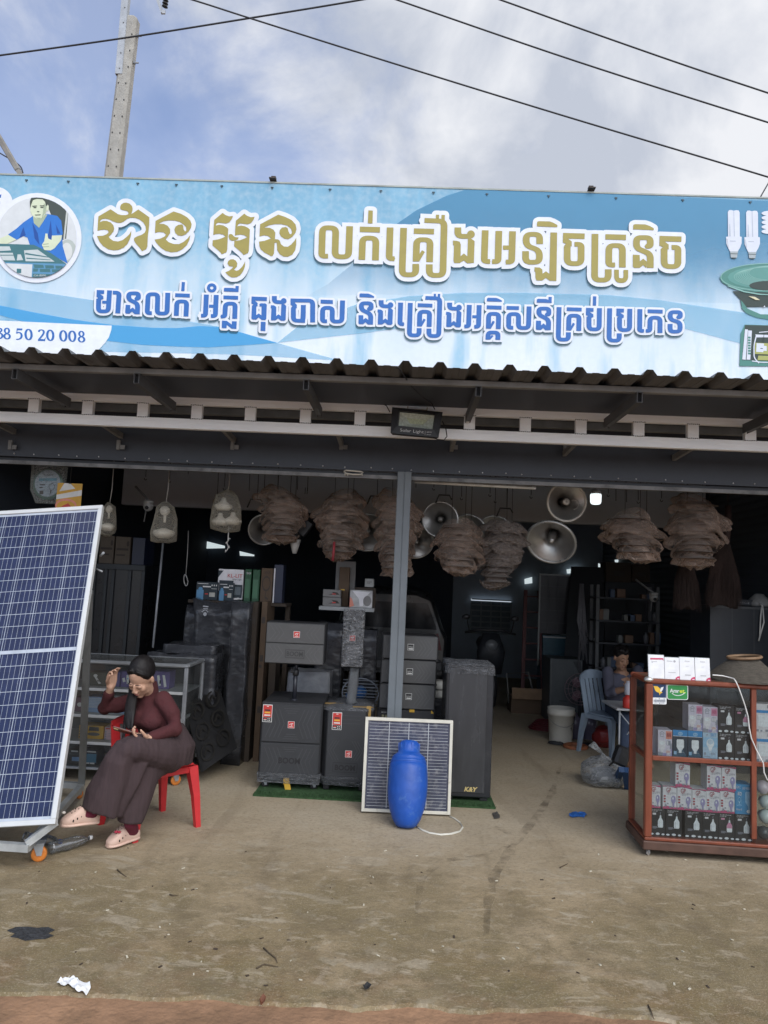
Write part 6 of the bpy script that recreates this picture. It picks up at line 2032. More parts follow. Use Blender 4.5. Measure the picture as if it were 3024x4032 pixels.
ART = {
 'gp': (W_, [(Pk, [rect(0, 0, 1, .09)]), (Mag, [[(0, .97), (.35, .99), (1, .93), (1, 1), (0, 1)], [(0, .09), (.3, .13), (1, .06), (1, .0), (0, .0)]]), (Dk, brush([(0, .965), (.4, .985), (1, .925)], .015)),
               (Dr, [rect(.06, .52 - .12 * i, .2, .59 - .12 * i) for i in range(3)]),
               (Vio, [bulb_(.76, .42, .17), [(.68, .32), (.84, .32), (.81, .14), (.71, .14)]]), (Gr, [rect(.70, .06, .82, .15), [(.12, .12), (.2, .24), (.28, .14), (.2, .08)], rect(.45, .06, .62, .13), rect(.3, .2, .4, .26)]),
               (Lg, [bulb_(.72, .47, .05)])], [('GP', Dr, .24, .72, .24, .34), ('Lighting', Gr, .58, .68, .09, .34), ('LED Bulb', Gr, .3, .63, .07, .3)]),
 'night': (Bk, [(Lg, [hang(.68, .30, .75, .34)]), (Gr, brush([(.68, .75), (.68, .80), (.65, .83), (.70, .86)], .02) + [rect(.15, .32, .45, .335), rect(.15, .29, .5, .305), rect(.15, .26, .4, .275), rect(.58, .30, .60, .55)]),
                   (W_, [rect(.15, .76, .38, .83)]), (Lg, [circ(.12, .06, .11, .035), circ(.5, .07, .13, .045), circ(.85, .06, .10, .035)])],
              [('The night market smart', W_, .08, .93, .05, .7), ('wireless light', W_, .08, .88, .05, .4)]),
 'nightpink': (Bk, [(Lg, [hang(.68, .30, .75, .34)]), (Pk, [[(.52, .45), (.84, .45), (.84, .56), (.74, .66), (.62, .66), (.52, .56)]]), (Gr, brush([(.68, .75), (.68, .80), (.65, .83), (.70, .86)], .02) + [rect(.15, .32, .45, .335), rect(.15, .29, .5, .305), rect(.15, .26, .4, .275)]),
                       (Pk, [rect(.15, .76, .38, .83)]), (Lg, [circ(.12, .06, .11, .035), circ(.5, .07, .13, .045), circ(.85, .06, .10, .035)])],
                  [('The night market smart', W_, .08, .93, .05, .7), ('wireless light', W_, .08, .88, .05, .4)]),
 'house': (M('carton_lilac', (0.62, 0.59, 0.68), 0.5), [(Pk, [rect(.56, .66, .98, .96)]), (Gr, brush([(.12, .86), (.28, .95), (.44, .86)], .03) + brush([(.17, .74), (.17, .84), (.38, .84), (.38, .74), (.17, .74)], .025) + [rect(.0, .0, .35, .16), rect(.6, .42, .9, .6), rect(.85, .3, 1, .5)]), (Vio, [rect(.36, .02, .6, .12), rect(.9, .03, 1, .3)]),
                  (W_, [tbulb(.28, .14, .6, .5), [(.72, .06), (.94, .17), (.72, .30), (.50, .17)], rect(.62, .44, .72, .58), rect(.75, .44, .88, .58)]), (Lg, [circ(.27, .5, .19, .06)])],
              [('888', Mag, .62, .75, .16, .3), ('30W', Org, .58, .13, .11, .28)]),
 'coral': (M('carton_lilac', (0.62, 0.59, 0.68), 0.5), [(Org, [rect(.56, .66, .98, .96)]), (Gr, brush([(.12, .86), (.28, .95), (.44, .86)], .03) + brush([(.17, .74), (.17, .84), (.38, .84), (.38, .74), (.17, .74)], .025) + [rect(.0, .0, .35, .16), rect(.6, .42, .9, .6), rect(.85, .3, 1, .5)]), (Vio, [rect(.36, .02, .6, .12), rect(.9, .03, 1, .3)]),
                  (W_, [tbulb(.28, .14, .6, .5), [(.72, .06), (.94, .17), (.72, .30), (.50, .17)], rect(.62, .44, .72, .58)]), (Lg, [circ(.27, .5, .19, .06)])],
              [('888', Dr, .62, .75, .16, .3), ('30W', Org, .58, .13, .11, .28)]),
 'beam': (Dk, [(Bl, [rect(0, .78, 1, 1)]), (W_, [rect(0, .765, 1, .782)]), (M('print_ray', (0.10, 0.22, 0.32), 0.4), [[(.5, .45), (-.0 + .1 * i, .02), (.04 + .1 * i, .02)] for i in range(10)]), (Lg, [tbulb(.5, .16, .66, .5)]), (Sk, [rect(.06, .1, .25, .22), circ(.5, .87, .16, .07)]), (Bl, [rect(.42, .84, .46, .9), rect(.53, .84, .57, .9)]), (W_, [rect(.25, .18, .75, .185)])], []),
 'pale': (M('carton_pale_blue', (0.42, 0.57, 0.70), 0.4), [(Sk, [rect(0, .45, 1, .82)]), (Lg, [circ(.5, .60, .26, .18), [(.34, .5), (.66, .5), (.58, .32), (.42, .32)]]), (M('print_ice', (0.5, 0.62, 0.72), 0.4), [circ(.5, .66, .2, .1), rect(.42, .22, .58, .32)]), (Gr, [circ(.14, .2, .06), rect(.1, .08, .5, .1), [(.2, .9), (.28, .97), (.36, .9)]])],
             [('SRT', Bl, .52, .87, .13, .36), ('85%', Gr, .55, .17, .09, .3)]),
 'forty': (M('carton_blue', (0.05, 0.27, 0.52), 0.4), [(Sk, [tbulb(.86, .16, .76, .52)]), (Lg, [circ(.8, .1, .12, .06)]), (M('print_cyan', (0.35, 0.6, 0.75), 0.4), brush([(.1, .28), (.38, .28), (.38, .74), (.1, .74), (.1, .28)], .012, r=.05) + brush(circ(.24, .48, .08) + [(.32, .48)], .015) + [rect(.16, .32, .32, .34), [(.18, .42), (.3, .42), (.24, .34)]])],
              [('GKC', W_, .06, .86, .1, .26), ('LED BULB', W_, .42, .84, .08, .5), ('40', W_, .12, .62, .14, .24), ('Round', W_, .06, .13, .08, .32)]),
 'led': (W_, [(Bl, [rect(0, .68, 1, .78)]), (Gr, [rect(.0, .02, .12, .1), rect(.2, .02, .3, .08), rect(.45, .02, .6, .1)]), (Lg, [rect(.1, .2, .6, .6)])], [('LED', Dk, .55, .86, .13, .42)]),
}
def proto(kind):
 if kind in prot:
  return prot[kind]
 bm_, lay, txt = ART[kind]
 t = thing('bulb_box', 'x', 'box')
 mb = MB()
 mb.boxz(0, 1, 0, 0.78, 0, 1)
 mb.build('carton', bm_, t)
 mb = MB()
 T = lambda x, z, o: Vector((x, -o, z))
 for i, (m, polys) in enumerate(lay):
  mb.mat(m)
  cl2 = []
  for q in polys:
   q = [(min(1, max(0, x)), min(1, max(0, z))) for x, z in q]
   cl2.append(q)
  flat(mb, cl2, T, 0.006 + 0.004 * i)
 for j, (s, m, x, z, sz, wd) in enumerate(txt):
  mb.mat(m)
  text(mb, s, T, x, z, sz * 1.3, 0.006 + 0.004 * (len(lay) + j), wd)
 mb.build('front_print', None, t)
 prot[kind] = t
 t['used'] = 0
 return t
def place_box(kind, x0, y0, x1, y1, dep, label, group, zfix=None):
 """front rectangle on the tracing sheet, dep behind the cabinet front"""
 t = proto(kind)
 a, b = Z5(x0, y1, dep), Z5(x1, y0 + (x1 - x0) * 0.04, dep)
 w_, h_ = b.x - a.x, b.z - a.z
 z = a.z if zfix is None else zfix
 mtx = Cm @ Matrix.Translation((a.x, dep, z)) @ rot(0, 0, rnd.uniform(-1.2, 1.2)) @ Matrix.Diagonal((w_, min(0.14, w_ * 1.6), h_, 1))
 if not t.get('used'):
  o = t
  t['used'] = 1
 else:
  o = dup(t, (0, 0, 0))
 o.matrix_basis = mtx
 if 'used' in o:
  o['used'] = 1
 tag(o, label, 'box', group)
 return z + h_
zs, zbm = zsh + 0.005, zb_c - 0.010
G1 = 'boxed light bulbs in the display cabinet'
top_c = place_box('coral', 467, 920, 607, 1172, 0.05, 'lilac bulb box with a coral square, at the left end of the upper shelf', G1, zs)
td = place_box('beam', 612, 930, 755, 1190, 0.05, 'dark blue bulb box with light rays, left of its twin on the upper shelf', G1, zs)
td2 = place_box('beam', 758, 935, 899, 1195, 0.05, 'dark blue bulb box with light rays, right of its twin on the upper shelf', G1, zs)
te = place_box('pale', 903, 950, 1046, 1200, 0.05, 'pale blue bulb box with a faint bulb below the lilac boxes', G1, zs)
place_box('house', 762, 690, 901, 940, 0.052, 'lilac bulb box with a pink square, left one of the pair on top', G1, td2 + 0.001)
place_box('house', 905, 705, 1047, 950, 0.052, 'lilac bulb box with a pink square, right one of the pair on top', G1, te + 0.001)
t1 = place_box('night', 1052, 950, 1206, 1207, 0.05, 'black bulb box on the upper shelf beside the pale blue box', G1, zs)
t2 = place_box('night', 1211, 960, 1368, 1215, 0.05, 'black bulb box on the upper shelf beside the cabinet divider', G1, zs)
place_box('night', 1052, 690, 1206, 950, 0.05, 'black bulb box with a white bulb on top of another, right of the lilac pair', G1, t1 + 0.001)
place_box('nightpink', 1212, 700, 1366, 955, 0.05, 'black bulb box with a pink bulb at the top right of the upper shelf', G1, t2 + 0.001)
lows = []
for i, (x0, x1, y0, y1) in enumerate(((392, 540, 1665, 1925), (545, 700, 1672, 1930), (730, 895, 1690, 1945), (898, 1051, 1698, 1950), (1054, 1211, 1707, 1960), (1216, 1378, 1720, 1975))):
 lab = ['black bulb box behind the left corner post on the bottom shelf', 'black bulb box second from the left on the bottom shelf', 'black bulb box third from the left on the bottom shelf', 'black bulb box left of the pink bulb one on the bottom shelf',
           'black bulb box with a pink bulb on the bottom shelf', 'black bulb box beside the divider on the bottom shelf, under the blue box'][i]
 lows.append(place_box('nightpink' if i == 4 else 'night', x0, y0, x1, y1, 0.05, lab, G1, zbm))
gl_ = []
for i, (x0, x1, y0, y1) in enumerate(((380, 495, 1435, 1650), (515, 651, 1450, 1668), (655, 795, 1460, 1680), (799, 934, 1475, 1685), (936, 1067, 1480, 1690), (1070, 1210, 1490, 1705))):
 lab = ['white and pink bulb box half hidden by the left corner post', 'white and pink bulb box second from the left in the long row', 'white and pink bulb box third from the left in the long row', 'white and pink bulb box fourth from the left in the long row',
           'white and pink bulb box fifth from the left in the long row', 'white and pink bulb box touching the blue box'][i]
 gl_.append(place_box('gp', x0, y0, x1, y1, 0.05, lab, G1, max(lows[min(i, 5)], lows[max(0, i - 1)]) + 0.001))
place_box('forty', 1217, 1430, 1378, 1715, 0.05, 'bright blue bulb box marked 40 beside the divider', G1, lows[5] + 0.001)
place_box('gp', 638, 1225, 779, 1450, 0.05, 'single white and pink bulb box on top of the long row', G1, max(gl_[1], gl_[2]) + 0.001)
place_box('gp', 942, 1245, 1081, 1480, 0.05, 'white and pink bulb box on top, left one of the upper pair', G1, max(gl_[3], gl_[4]) + 0.001)
place_box('gp', 1085, 1260, 1223, 1485, 0.05, 'white and pink bulb box on top, right one of the upper pair', G1, max(gl_[4], gl_[5]) + 0.001)
tl = place_box('led', 1424, 945, 1620, 1230, 0.05, 'white bulb box with a blue band, right of the divider on the shelf', G1, zs)
place_box('led', 1420, 665, 1612, 935, 0.05, 'white bulb box with a blue band, on top of the other right of the divider', G1, tl + 0.001)
sph = M('lamp_ball_glass', (0.62, 0.70, 0.66), 0.12, var=0.1, coat=0.6)
for i, (x, y, r, lab, m) in enumerate(((1500, 1880, 58, 'dark round lamp lying lowest right of the divider', M('lamp_ball_dark', (0.08, 0.085, 0.09), 0.2, coat=0.5)),
                                      (1520, 1745, 64, 'pale green glass ball lamp in the middle of the right compartment', sph), (1526, 1592, 62, 'pale green glass ball lamp second from the top right of the divider', sph),
                                      (1490, 1450, 62, 'pinkish glass ball lamp on top of the others right of the divider', M('lamp_ball_pink', (0.66, 0.58, 0.62), 0.12, coat=0.6)))):
 p = Z5(x, y, 0.11)
 rad = r / 2.458 / F * 4.95
 t = thing('ball_lamp', lab, 'lamp', Cm @ Vector((p.x, 0.12, zbm + 0.001 + i * 2 * (rad + 0.004))), 0, 'round lamps in the display cabinet')
 mb = MB(); mb.ball((0, 0, rad), (rad, rad, rad), 20); mb.build('globe', m, t)
 mb = MB(); mb.lathe([(rad * 0.6, -0.006), (rad * 0.5, 0.03)], 14, (0, rad * 0.9, rad), rot(-90, 0, 0)); mb.build('collar', galv2, t)
mb = MB()
pp = [Z5(x, y, 0.3) for x, y in ((265, 1040), (300, 950), (340, 880), (390, 960), (465, 1010), (420, 1110), (330, 1130), (280, 1100))]
mb.poly([Cm @ Vector((p.x + 0.06, 0.22 + 0.02 * math.sin(i * 2.1), p.z)) for i, p in enumerate(pp)])
pap = mb.build('loose_paper', M('paper_bluish', (0.55, 0.57, 0.64), 0.85))
mods(pap, ('SOLIDIFY', {'thickness': 0.002}))
tag(pap, 'curled bluish paper sheet inside the left end of the cabinet', 'paper')
card_w, card_g = M('card_white', (0.72, 0.73, 0.74), 0.4), M('card_print', (0.36, 0.36, 0.38), 0.5)
card_r = M('card_red', (0.50, 0.05, 0.12), 0.45)
for i, (x0, y0, x1, y1, lab) in enumerate(((380, 183, 538, 402, 'tallest white payment card, with a red band, on the cabinet top'), (538, 212, 683, 414, 'white payment card beside the red-banded one on the cabinet'),
                                          (685, 213, 832, 424, 'white payment card third from the left on the cabinet'), (836, 222, 982, 434, 'white payment card nearest the basket on the cabinet'))):
 a, b = Z5(x0, y1, 0.03), Z5(x1, y0, 0.03)
 w_, h_ = b.x - a.x, b.z - a.z
 t = thing('payment_card', lab, 'card stand', Cm @ Vector((a.x, 0.03 + 0.002 * i, zt_c + 0.001)), CRZ + (0.8 if i else 2.5), 'payment cards on the cabinet')
 mb = MB(); mb.X = rot(-7, 0, 0); mb.boxz(0, w_, 0, 0.006, 0, h_, 0.001); mb.build('card', card_w, t)
 mb = MB(); mb.X = rot(-7, 0, 0)
 T = lambda x, z, o: Vector((x * w_, -o, z * h_))
 if i == 0:
  mb.mat(card_r); flat(mb, [[(.13, .86), (.96, .88), (.96, .76), (.9, .81), (.13, .79)]], T, 0.001)
  mb.mat(card_g); flat(mb, [rect(.2, .7, .55, .72), rect(.2, .66, .3, .68)], T, 0.001)
 else:
  mb.mat(card_r); flat(mb, [[(.7, .0), (1, .0), (1, .16), (.86, .14), (.74, .08)]], T, 0.001)
  mb.mat(card_w); flat(mb, [rect(.82, .02, .96, .05)], T, 0.0016)
  mb.mat(card_g)
  if i == 1:
   flat(mb, [circ(.68, .83, .08, .055)] + [rect(.2 + .09 * j, .81, .26 + .09 * j, .85) for j in range(4)] + [rect(.24, .3, .74, .32)], T, 0.001)
  else:
   text(mb, 'Amret', T, .34, .8, .11, 0.001, .34)
   flat(mb, [rect(.34, .2 + .0, .72, .235), rect(.4, .6, .62, .61)], T, 0.001)
 mb.build('print', None, t)
 mb = MB(); mb.X = rot(-7, 0, 0); mb.boxz(-0.002, w_ + 0.002, 0.0062, 0.009, -0.002, h_ + 0.003); mb.X = Matrix.Identity(4); mb.boxz(0.0, w_, 0.012, 0.06, 0.0, 0.004)
 mb.build('stand', M('stand_acrylic', (0.2, 0.22, 0.21), 0.2), t)
bc = Z5(1322, 440, 0.17)
rb2 = 335 / 2.458 / F * 5.0
hb = 0.145
bsk = thing('woven_basket', 'upside-down weathered conical woven basket on top of the display cabinet', 'basket', Cm @ Vector((bc.x, 0.20, zt_c + 0.001)))
mb = MB()
rt = 118 / 2.458 / F * 5.0
prof = [(rb2, 0.0), (rb2 * 0.985, 0.012)] + [(rb2 * 0.96 - (rb2 * 0.96 - rt) * (i / 12) ** 1.12, 0.015 + (hb - 0.015) * i / 12) for i in range(13)]
mb.lathe(prof, 44, cap0=False)
mb.wobble(0.006, 14, 2)
mb.build('weave', M('basket_weave', (0.125, 0.108, 0.085), 0.85, var=0.3, scale=30, stretch=(1, 1, 6), bump=1.0, bscale=90, dirt=((0.07, 0.06, 0.05), 8, 0.55, 0.7)), bsk)
mb = MB()
rr3 = 146 / 2.458 / F * 5.0
mb.tube([(rr3 * math.cos(a), rr3 * math.sin(a), hb + 0.008 + 0.01 * math.cos(a)) for a in (2 * math.pi * i / 28 for i in range(29))], 0.010, 8, cap=False)
mb.build('rim', M('rattan', (0.22, 0.135, 0.075), 0.55, var=0.25, scale=20), bsk)
mb = MB(); mb.lathe([(rt * 0.98, hb - 0.004), (0.01, hb - 0.003)], 24, cap0=False); mb.build('base_disc', M('weave_dark', (0.08, 0.07, 0.055), 0.9), bsk)
mb = MB()
cpts = [(1000, 388, 0.0), (1090, 395, 0.06), (1160, 412, 0.04), (1205, 425, 0.0), (1222, 450, -0.02), (1245, 500, -0.012), (1275, 580, -0.01), (1310, 680, -0.01), (1340, 790, -0.01), (1352, 900, -0.01), (1372, 1000, -0.01), (1420, 1110, -0.012), (1460, 1190, -0.012), (1488, 1240, -0.014), (1495, 1330, -0.012), (1525, 1400, -0.012), (1600, 1440, -0.012)]
mb.tube([Cm @ (lambda q: Vector((q.x, d, max(q.z, 0.02))))(Z5(x, y, d)) for x, y, d in cpts], 0.004, 8)
tag(mb.build('extension_lead', M('cord_white', (0.66, 0.65, 0.62), 0.5)), 'white electric cord hanging from the basket over the cabinet front', 'cord')
card_b = M('carton_brown', (0.105, 0.07, 0.045), 0.8, var=0.15, scale=6)
card_d = M('carton_dark', (0.055, 0.042, 0.032), 0.8, var=0.2, scale=6)
ink_d = M('carton_ink', (0.05, 0.04, 0.035), 0.7)
alum = M('counter_aluminium', (0.36, 0.38, 0.40), 0.35, metal=0.6, var=0.1)
def T2(Y, x0, y0, x1, y1):
 a, b = at(x0, y1, Y), at(x1, (y0 + y1) / 2, Y)
 return a, b.x - a.x, at(x0, y0, Y).z - a.z
def goods(name, label, cat, x0, y0, x1, y1, Y, dep, m, lay=(), txt=(), group=None, rz=0.0, floor=None, tape_=False):
 """a carton or boxed appliance whose front covers a photo rectangle at depth Y; lay and txt print on it"""
 a, w_, h_ = T2(Y, x0, y0, x1, y1)
 z = a.z if floor is None else floor
 h_ += a.z - z
 t = thing(name, label, cat, (a.x, Y, z), rz, group)
 mb = MB(); mb.boxz(0, w_, 0, dep, 0, h_, 0.003); mb.build('carton' if 'box' in cat or 'carton' in cat else 'body', m, t)
 if lay or txt or tape_:
  mb = MB()
  T = lambda x, z_, o: Vector((x * w_, -o, z_ * h_))
  for i, (mm, polys) in enumerate(lay):
   mb.mat(mm); flat(mb, polys, T, 0.002 + 0.0012 * i)
  for j, (s, mm, x, z_, sz, wd) in enumerate(txt):
   mb.mat(mm); text(mb, s, T, x, z_, sz * 1.3, 0.002 + 0.0012 * (len(lay) + j), wd)
  if tape_:
   mb.mat(tape); flat(mb, [rect(.46, .0, .54, .25), rect(.46, .8, .54, 1)], T, 0.0015)
  mb.build('front_print', None, t)
 return t
CY = 5.85
c0, c1 = at(40, 2700, CY).x, at(736, 2700, CY).x
zc = at(600, 2610, CY).z
gc = thing('glass_counter', 'aluminium framed glass counter full of boxed goods behind the seated woman', 'counter', (c0, CY, 0))
LW = c1 - c0
zsv = [at(420, y, CY).z for y in (2712, 2818, 2925, 3028)]
for x in (0, LW - 0.03):
 for y in (0, 0.47):
  mb = MB(); mb.boxz(x, x + 0.03, y, y + 0.03, 0.12, zc - 0.031, 0.004); mb.build('post', alum, gc)
mb = MB(); mb.boxz(0, LW, -0.002, 0.034, zc - 0.03, zc, 0.01); mb.boxz(0, LW, 0.466, 0.5, zc - 0.03, zc, 0.01); mb.boxz(LW - 0.034, LW, 0.036, 0.464, zc - 0.03, zc, 0.008); mb.build('top_rail', alum, gc)
for z in zsv[:3]:
 mb = MB(); mb.boxz(0.03, LW - 0.03, 0.004, 0.47, z - 0.022, z, 0.002); mb.build('shelf', M('shelf_white', (0.36, 0.37, 0.37), 0.5), gc)
mb = MB(); mb.boxz(0, LW, 0, 0.5, 0.10, zsv[3] - 0.012, 0.003); mb.build('base', M('counter_base', (0.1, 0.105, 0.11), 0.5), gc)
mb = MB(); mb.boxz(0, LW, -0.003, 0.02, zsv[3] - 0.012, zsv[3] + 0.004, 0.002); mb.build('bottom_rail', alum, gc)
cgl = glass('counter_glass', (0.92, 0.96, 0.96), 0.05, 0.92, 0.02, 0.04)
mb = MB(); mb.poly([(0.0, 0.015, zsv[3]), (LW - 0.03, 0.015, zsv[3]), (LW - 0.03, 0.015, zc - 0.03), (0.0, 0.015, zc - 0.03)]); mb.build('front_glass', cgl, gc, recalc=False)
mb = MB(); mb.poly([(LW - 0.015, 0.03, zsv[3]), (LW - 0.015, 0.47, zsv[3]), (LW - 0.015, 0.47, zc - 0.03), (LW - 0.015, 0.03, zc - 0.03)]); mb.build('side_glass', cgl, gc, recalc=False)
mb = MB(); mb.boxz(0.036, LW - 0.036, 0.036, 0.464, zc - 0.01, zc - 0.004); mb.build('top_glass', glass('counter_top_glass', (0.75, 0.8, 0.8), 0.12, 0.8, 0.05, 0.1), gc)
mb = MB(); mb.boxz(0.02, LW - 0.02, 0.485, 0.495, zsv[3], zc - 0.031); mb.build('back_panel', M('counter_back', (0.06, 0.065, 0.07), 0.6), gc)
for x in (0.06, LW - 0.06):
 f_ = caster(gc, (x, 0.06, 0), 0.04, orange, rz=40, world=False)
 for wq in kids(f_):
  wq.data.transform(gc.matrix_basis)
GZ = lambda x, y: (200 + x / 2.458, 2500 + y / 2.458)
GC = 'boxed goods on the glass counter shelves'
dgreen, purp, navyb = M('box_dark_green', (0.04, 0.06, 0.045), 0.4), M('box_violet', (0.13, 0.10, 0.26), 0.4), M('box_navy', (0.012, 0.018, 0.045), 0.4)
ltb, yellow, pinkb = M('box_light_blue', (0.22, 0.36, 0.58), 0.4), M('box_yellow', (0.58, 0.32, 0.03), 0.4), M('box_pink', (0.62, 0.42, 0.47), 0.4)
mic = [circ(.4, .75, .11, .12), [(.34, .66), (.5, .62), (.72, .2), (.6, .14)]]
for nm, lab, r_, Yd, m, lay, fl in (
  ('microphone_box', 'dark green box with a white microphone picture on the counter top shelf', (352, 358, 540, 500), .12, dgreen, [(wht_s, mic), (dgreen, [rect(.5, .38, .72, .44), rect(.5, .28, .75, .33)])], 0),
  ('microphone_box', 'violet microphone box on the counter top shelf beside the raised hand', (546, 352, 668, 508), .12, purp, [(Vio, [rect(.2, .2, .8, .6)]), (wht_s, [rect(.35, .1, .7, .13)])], 0),
  ('phone_box', 'violet box with white handset pictures left of the woman\'s head', (672, 350, 800, 508), .12, purp, [(wht_s, [[(.2, .3), (.4, .35), (.3, .6), (.1, .55)], [(.5, .2), (.72, .25), (.6, .8), (.42, .75)]]), (ltb, [rect(.5, .5, .6, .6)])], 0),
  ('phone_box', 'violet box with white handset pictures right of the woman\'s head', (985, 350, 1150, 508), .12, purp, [(wht_s, [[(.22, .75), (.36, .8), (.5, .2), (.36, .15)], [(.55, .8), (.7, .8), (.85, .15), (.7, .1)]]), (navyb, [rect(.4, .3, .5, .5)])], 0),
  ('blue_box', 'light blue box with white lines on the counter second shelf', (338, 595, 500, 758), .1, ltb, [(M('box_ice', (0.42, 0.52, 0.65), 0.4), [rect(.05, .3, .95, .95)]), (ltb, [rect(.12, .42 + .1 * i, .88, .44 + .1 * i) for i in range(5)])], 1),
  ('small_box', 'dark box at the left end of the counter second shelf', (200, 600, 328, 756), .1, M('box_plum', (0.16, 0.09, 0.13), 0.4), [(wht_s, [circ(.6, .5, .2, .15)])], 1),
  ('white_box', 'white and blue box behind the raised elbow on the second shelf', (560, 590, 735, 758), .12, W_, [(ltb, [rect(0, 0, 1, .3)])], 1),
  ('radio_box', 'yellow box with a black portable speaker picture on the counter third shelf', (262, 872, 508, 1032), .1, yellow, [(blk_s, [roundpts([(.28, .15), (.95, .15), (.95, .62), (.28, .62), (.28, .15), (.5, .15)], .12)[:-1]] + brush([(.42, .62), (.45, .88), (.78, .88), (.8, .62)], .05, .08)), (M('print_slate', (0.08, 0.085, 0.09), 0.4), [circ(.62, .38, .25, .13)]), (card_d, [rect(.03, .1, .2, .2), rect(.03, .3, .15, .4), rect(.03, .5, .2, .6)])], 2),
  ('radio_box', 'pale pink box with a black speaker picture beside the yellow one', (512, 892, 668, 1034), .1, pinkb, [(blk_s, [roundpts([(.55, .1), (1, .1), (1, .65), (.55, .65), (.55, .1), (.7, .1)], .12)[:-1]]), (red_s, [rect(.08, .85, .35, .95)]), (Gr, [circ(.1, .1 + .18 * i, .05, .06) for i in range(4)] + [rect(.25, .3, .45, .33), rect(.25, .5, .45, .53)])], 2),
  ('blue_box', 'black and blue printed box on the counter lowest shelf', (318, 1112, 446, 1268), .1, navyb, [(M('box_teal', (0.05, 0.2, 0.33), 0.4), [rect(.05, .15, .95, .75)]), (wht_s, [rect(.1, .85, .9, .95), rect(.1, .05, .45, .15), rect(.5, .05, .85, .15)])], 3),
  ('small_box', 'dark blister box at the left of the counter lowest shelf', (160, 1108, 300, 1268), .1, blk_s, [(wht_s, [rect(.2, .85, .7, .95)]), (ltb, [rect(.3, .2, .9, .5)])], 3)):
 x0, y0 = GZ(r_[0], r_[1]); x1, y1 = GZ(r_[2], r_[3])
 goods(nm, lab, 'box', x0, y0, x1, y1, CY + Yd, 0.15, m, lay, (), GC, 0, zsv[fl] + 0.001)
wrapg = M('wrapped_grey', (0.042, 0.044, 0.05), 0.26, var=0.3, scale=5, bump=0.8, bscale=7, stretch=(1, 1, 1.6), bdet=1.5, dirt=((0.12, 0.125, 0.135), 12, 0.58, 0.6))
def wrapped(label, x0, y0, x1, y1, Y, dep, floor=None, seed=1.0, amp=0.016, m=None, ears=False, name='wrapped_speaker', rz=0.0):
 a, w_, h_ = T2(Y, x0, y0, x1, y1)
 z = a.z if floor is None else floor
 h_ += a.z - z
 t = thing(name, label, 'wrapped goods', (a.x, Y, z), rz, 'film-wrapped speakers behind the counter')
 mb = MB(); mb.boxz(0.01, w_ - 0.01, 0.012, dep, 0.0, h_ - 0.012, 0.006); mb.build('body', grl_m, t)
 mb = MB(); mb.boxz(0, w_, 0, dep + 0.01, 0, h_)
 bmesh.ops.subdivide_edges(mb.bm, edges=mb.bm.edges, cuts=9, use_grid_fill=True)
 for v in mb.bm.verts:
  v.co.z = max(0.0, v.co.z)
  if ears and v.co.z > h_ * 0.98:
   v.co.z += 0.05 * abs(v.co.x / w_ - 0.5) * 2
   v.co.x += 0.05 * (v.co.x / w_ - 0.5)
 mb.wobble(amp, 6, seed, 0.7)
 mb.wobble(amp * .3, 22, seed, 1.6)
 for f in mb.bm.faces:
  f.smooth = True
 mb.build('film_wrap', m or wrapg, t)
 return t
tall_wrapped = wrapped('tall speaker wrapped in grey film with a white emblem, behind the counter', 735, 2372, 912, 2880, 6.85, 0.5, 0.0, 3, ears=True)
wrapped('narrower grey film-wrapped speaker at the left of the tall one', 698, 2380, 770, 2880, 7.05, 0.4, 0.0, 4)
wrapped('tall film-wrapped stack beside the brown cartons', 880, 2368, 968, 2890, 6.6, 0.5, 0.0, 5)
wrapped('wide low bundle covered in grey film at the right end of the counter', 560, 2570, 845, 2770, 6.42, 0.34, 0.30, 6, 0.02, name='wrapped_bundle')
wrapped('thin film-covered package on top of the wide low bundle', 640, 2535, 850, 2572, 6.5, 0.3, None, 7, 0.014, name='wrapped_bundle')
wrapped('film-wrapped speaker behind the slim column speaker', 1235, 2450, 1345, 2700, 7.0, 0.35, 0.0, 8)
wrapped('film-wrapped bundle on the floor behind the wide sub-woofer', 1130, 2640, 1300, 2760, 6.75, 0.3, 0.0, 9, 0.02, M('white_film', (0.30, 0.31, 0.33), 0.4, var=0.25, bump=0.5, bscale=15), name='wrapped_bundle')
wrapped('film-wrapped speaker far right of the slim column speaker', 1410, 2480, 1480, 2720, 7.05, 0.35, 0.0, 10)
mb = MB()
T = lambda x, y, o: at(700 + x / 2.074, 2300 + y / 2.074, 6.81 - o)
flat(mb, [circ(222, 245, 16, 18)] + brush([(205, 180), (250, 185)], 9) + brush([(208, 198), (248, 202)], 6) + [q for k in range(5) for q in brush([(222 + 22 * math.cos(a), 235 - 22 * math.sin(a)), (222 + 32 * math.cos(a), 235 - 36 * math.sin(a))], 7) for a in [0]] if False else [circ(222, 245, 14, 16)] + brush([(205, 180), (250, 185)], 9) + brush([(208, 198), (248, 202)], 6) + [p for a in (0.5, 1.0, 1.57, 2.1, 2.6) for p in brush([(222 + 20 * math.cos(a), 238 - 20 * math.sin(a)), (222 + 30 * math.cos(a), 238 - 34 * math.sin(a))], 7)], T, 0.0)
mb.build('film_emblem', M('emblem_pale', (0.4, 0.42, 0.45), 0.5), tall_wrapped, world=True)
GB = 'cartons stacked behind the speakers'
tallc = [(ink_d, [rect(.15, .86, .75, .9), rect(.2, .62, .8, .66), rect(.1, .58, .6, .6), rect(.3, .3, .9, .34)])]
goods('carton', 'tall brown carton with printed labels beside the wrapped stack', 'carton', 962, 2368, 1002, 2850, 6.75, 0.4, card_d, tallc, (), GB, 0, 0.0)
goods('carton', 'second tall brown carton, right of the first', 'carton', 1003, 2366, 1040, 2845, 6.78, 0.4, card_b, tallc, (), GB, 0, 0.0)
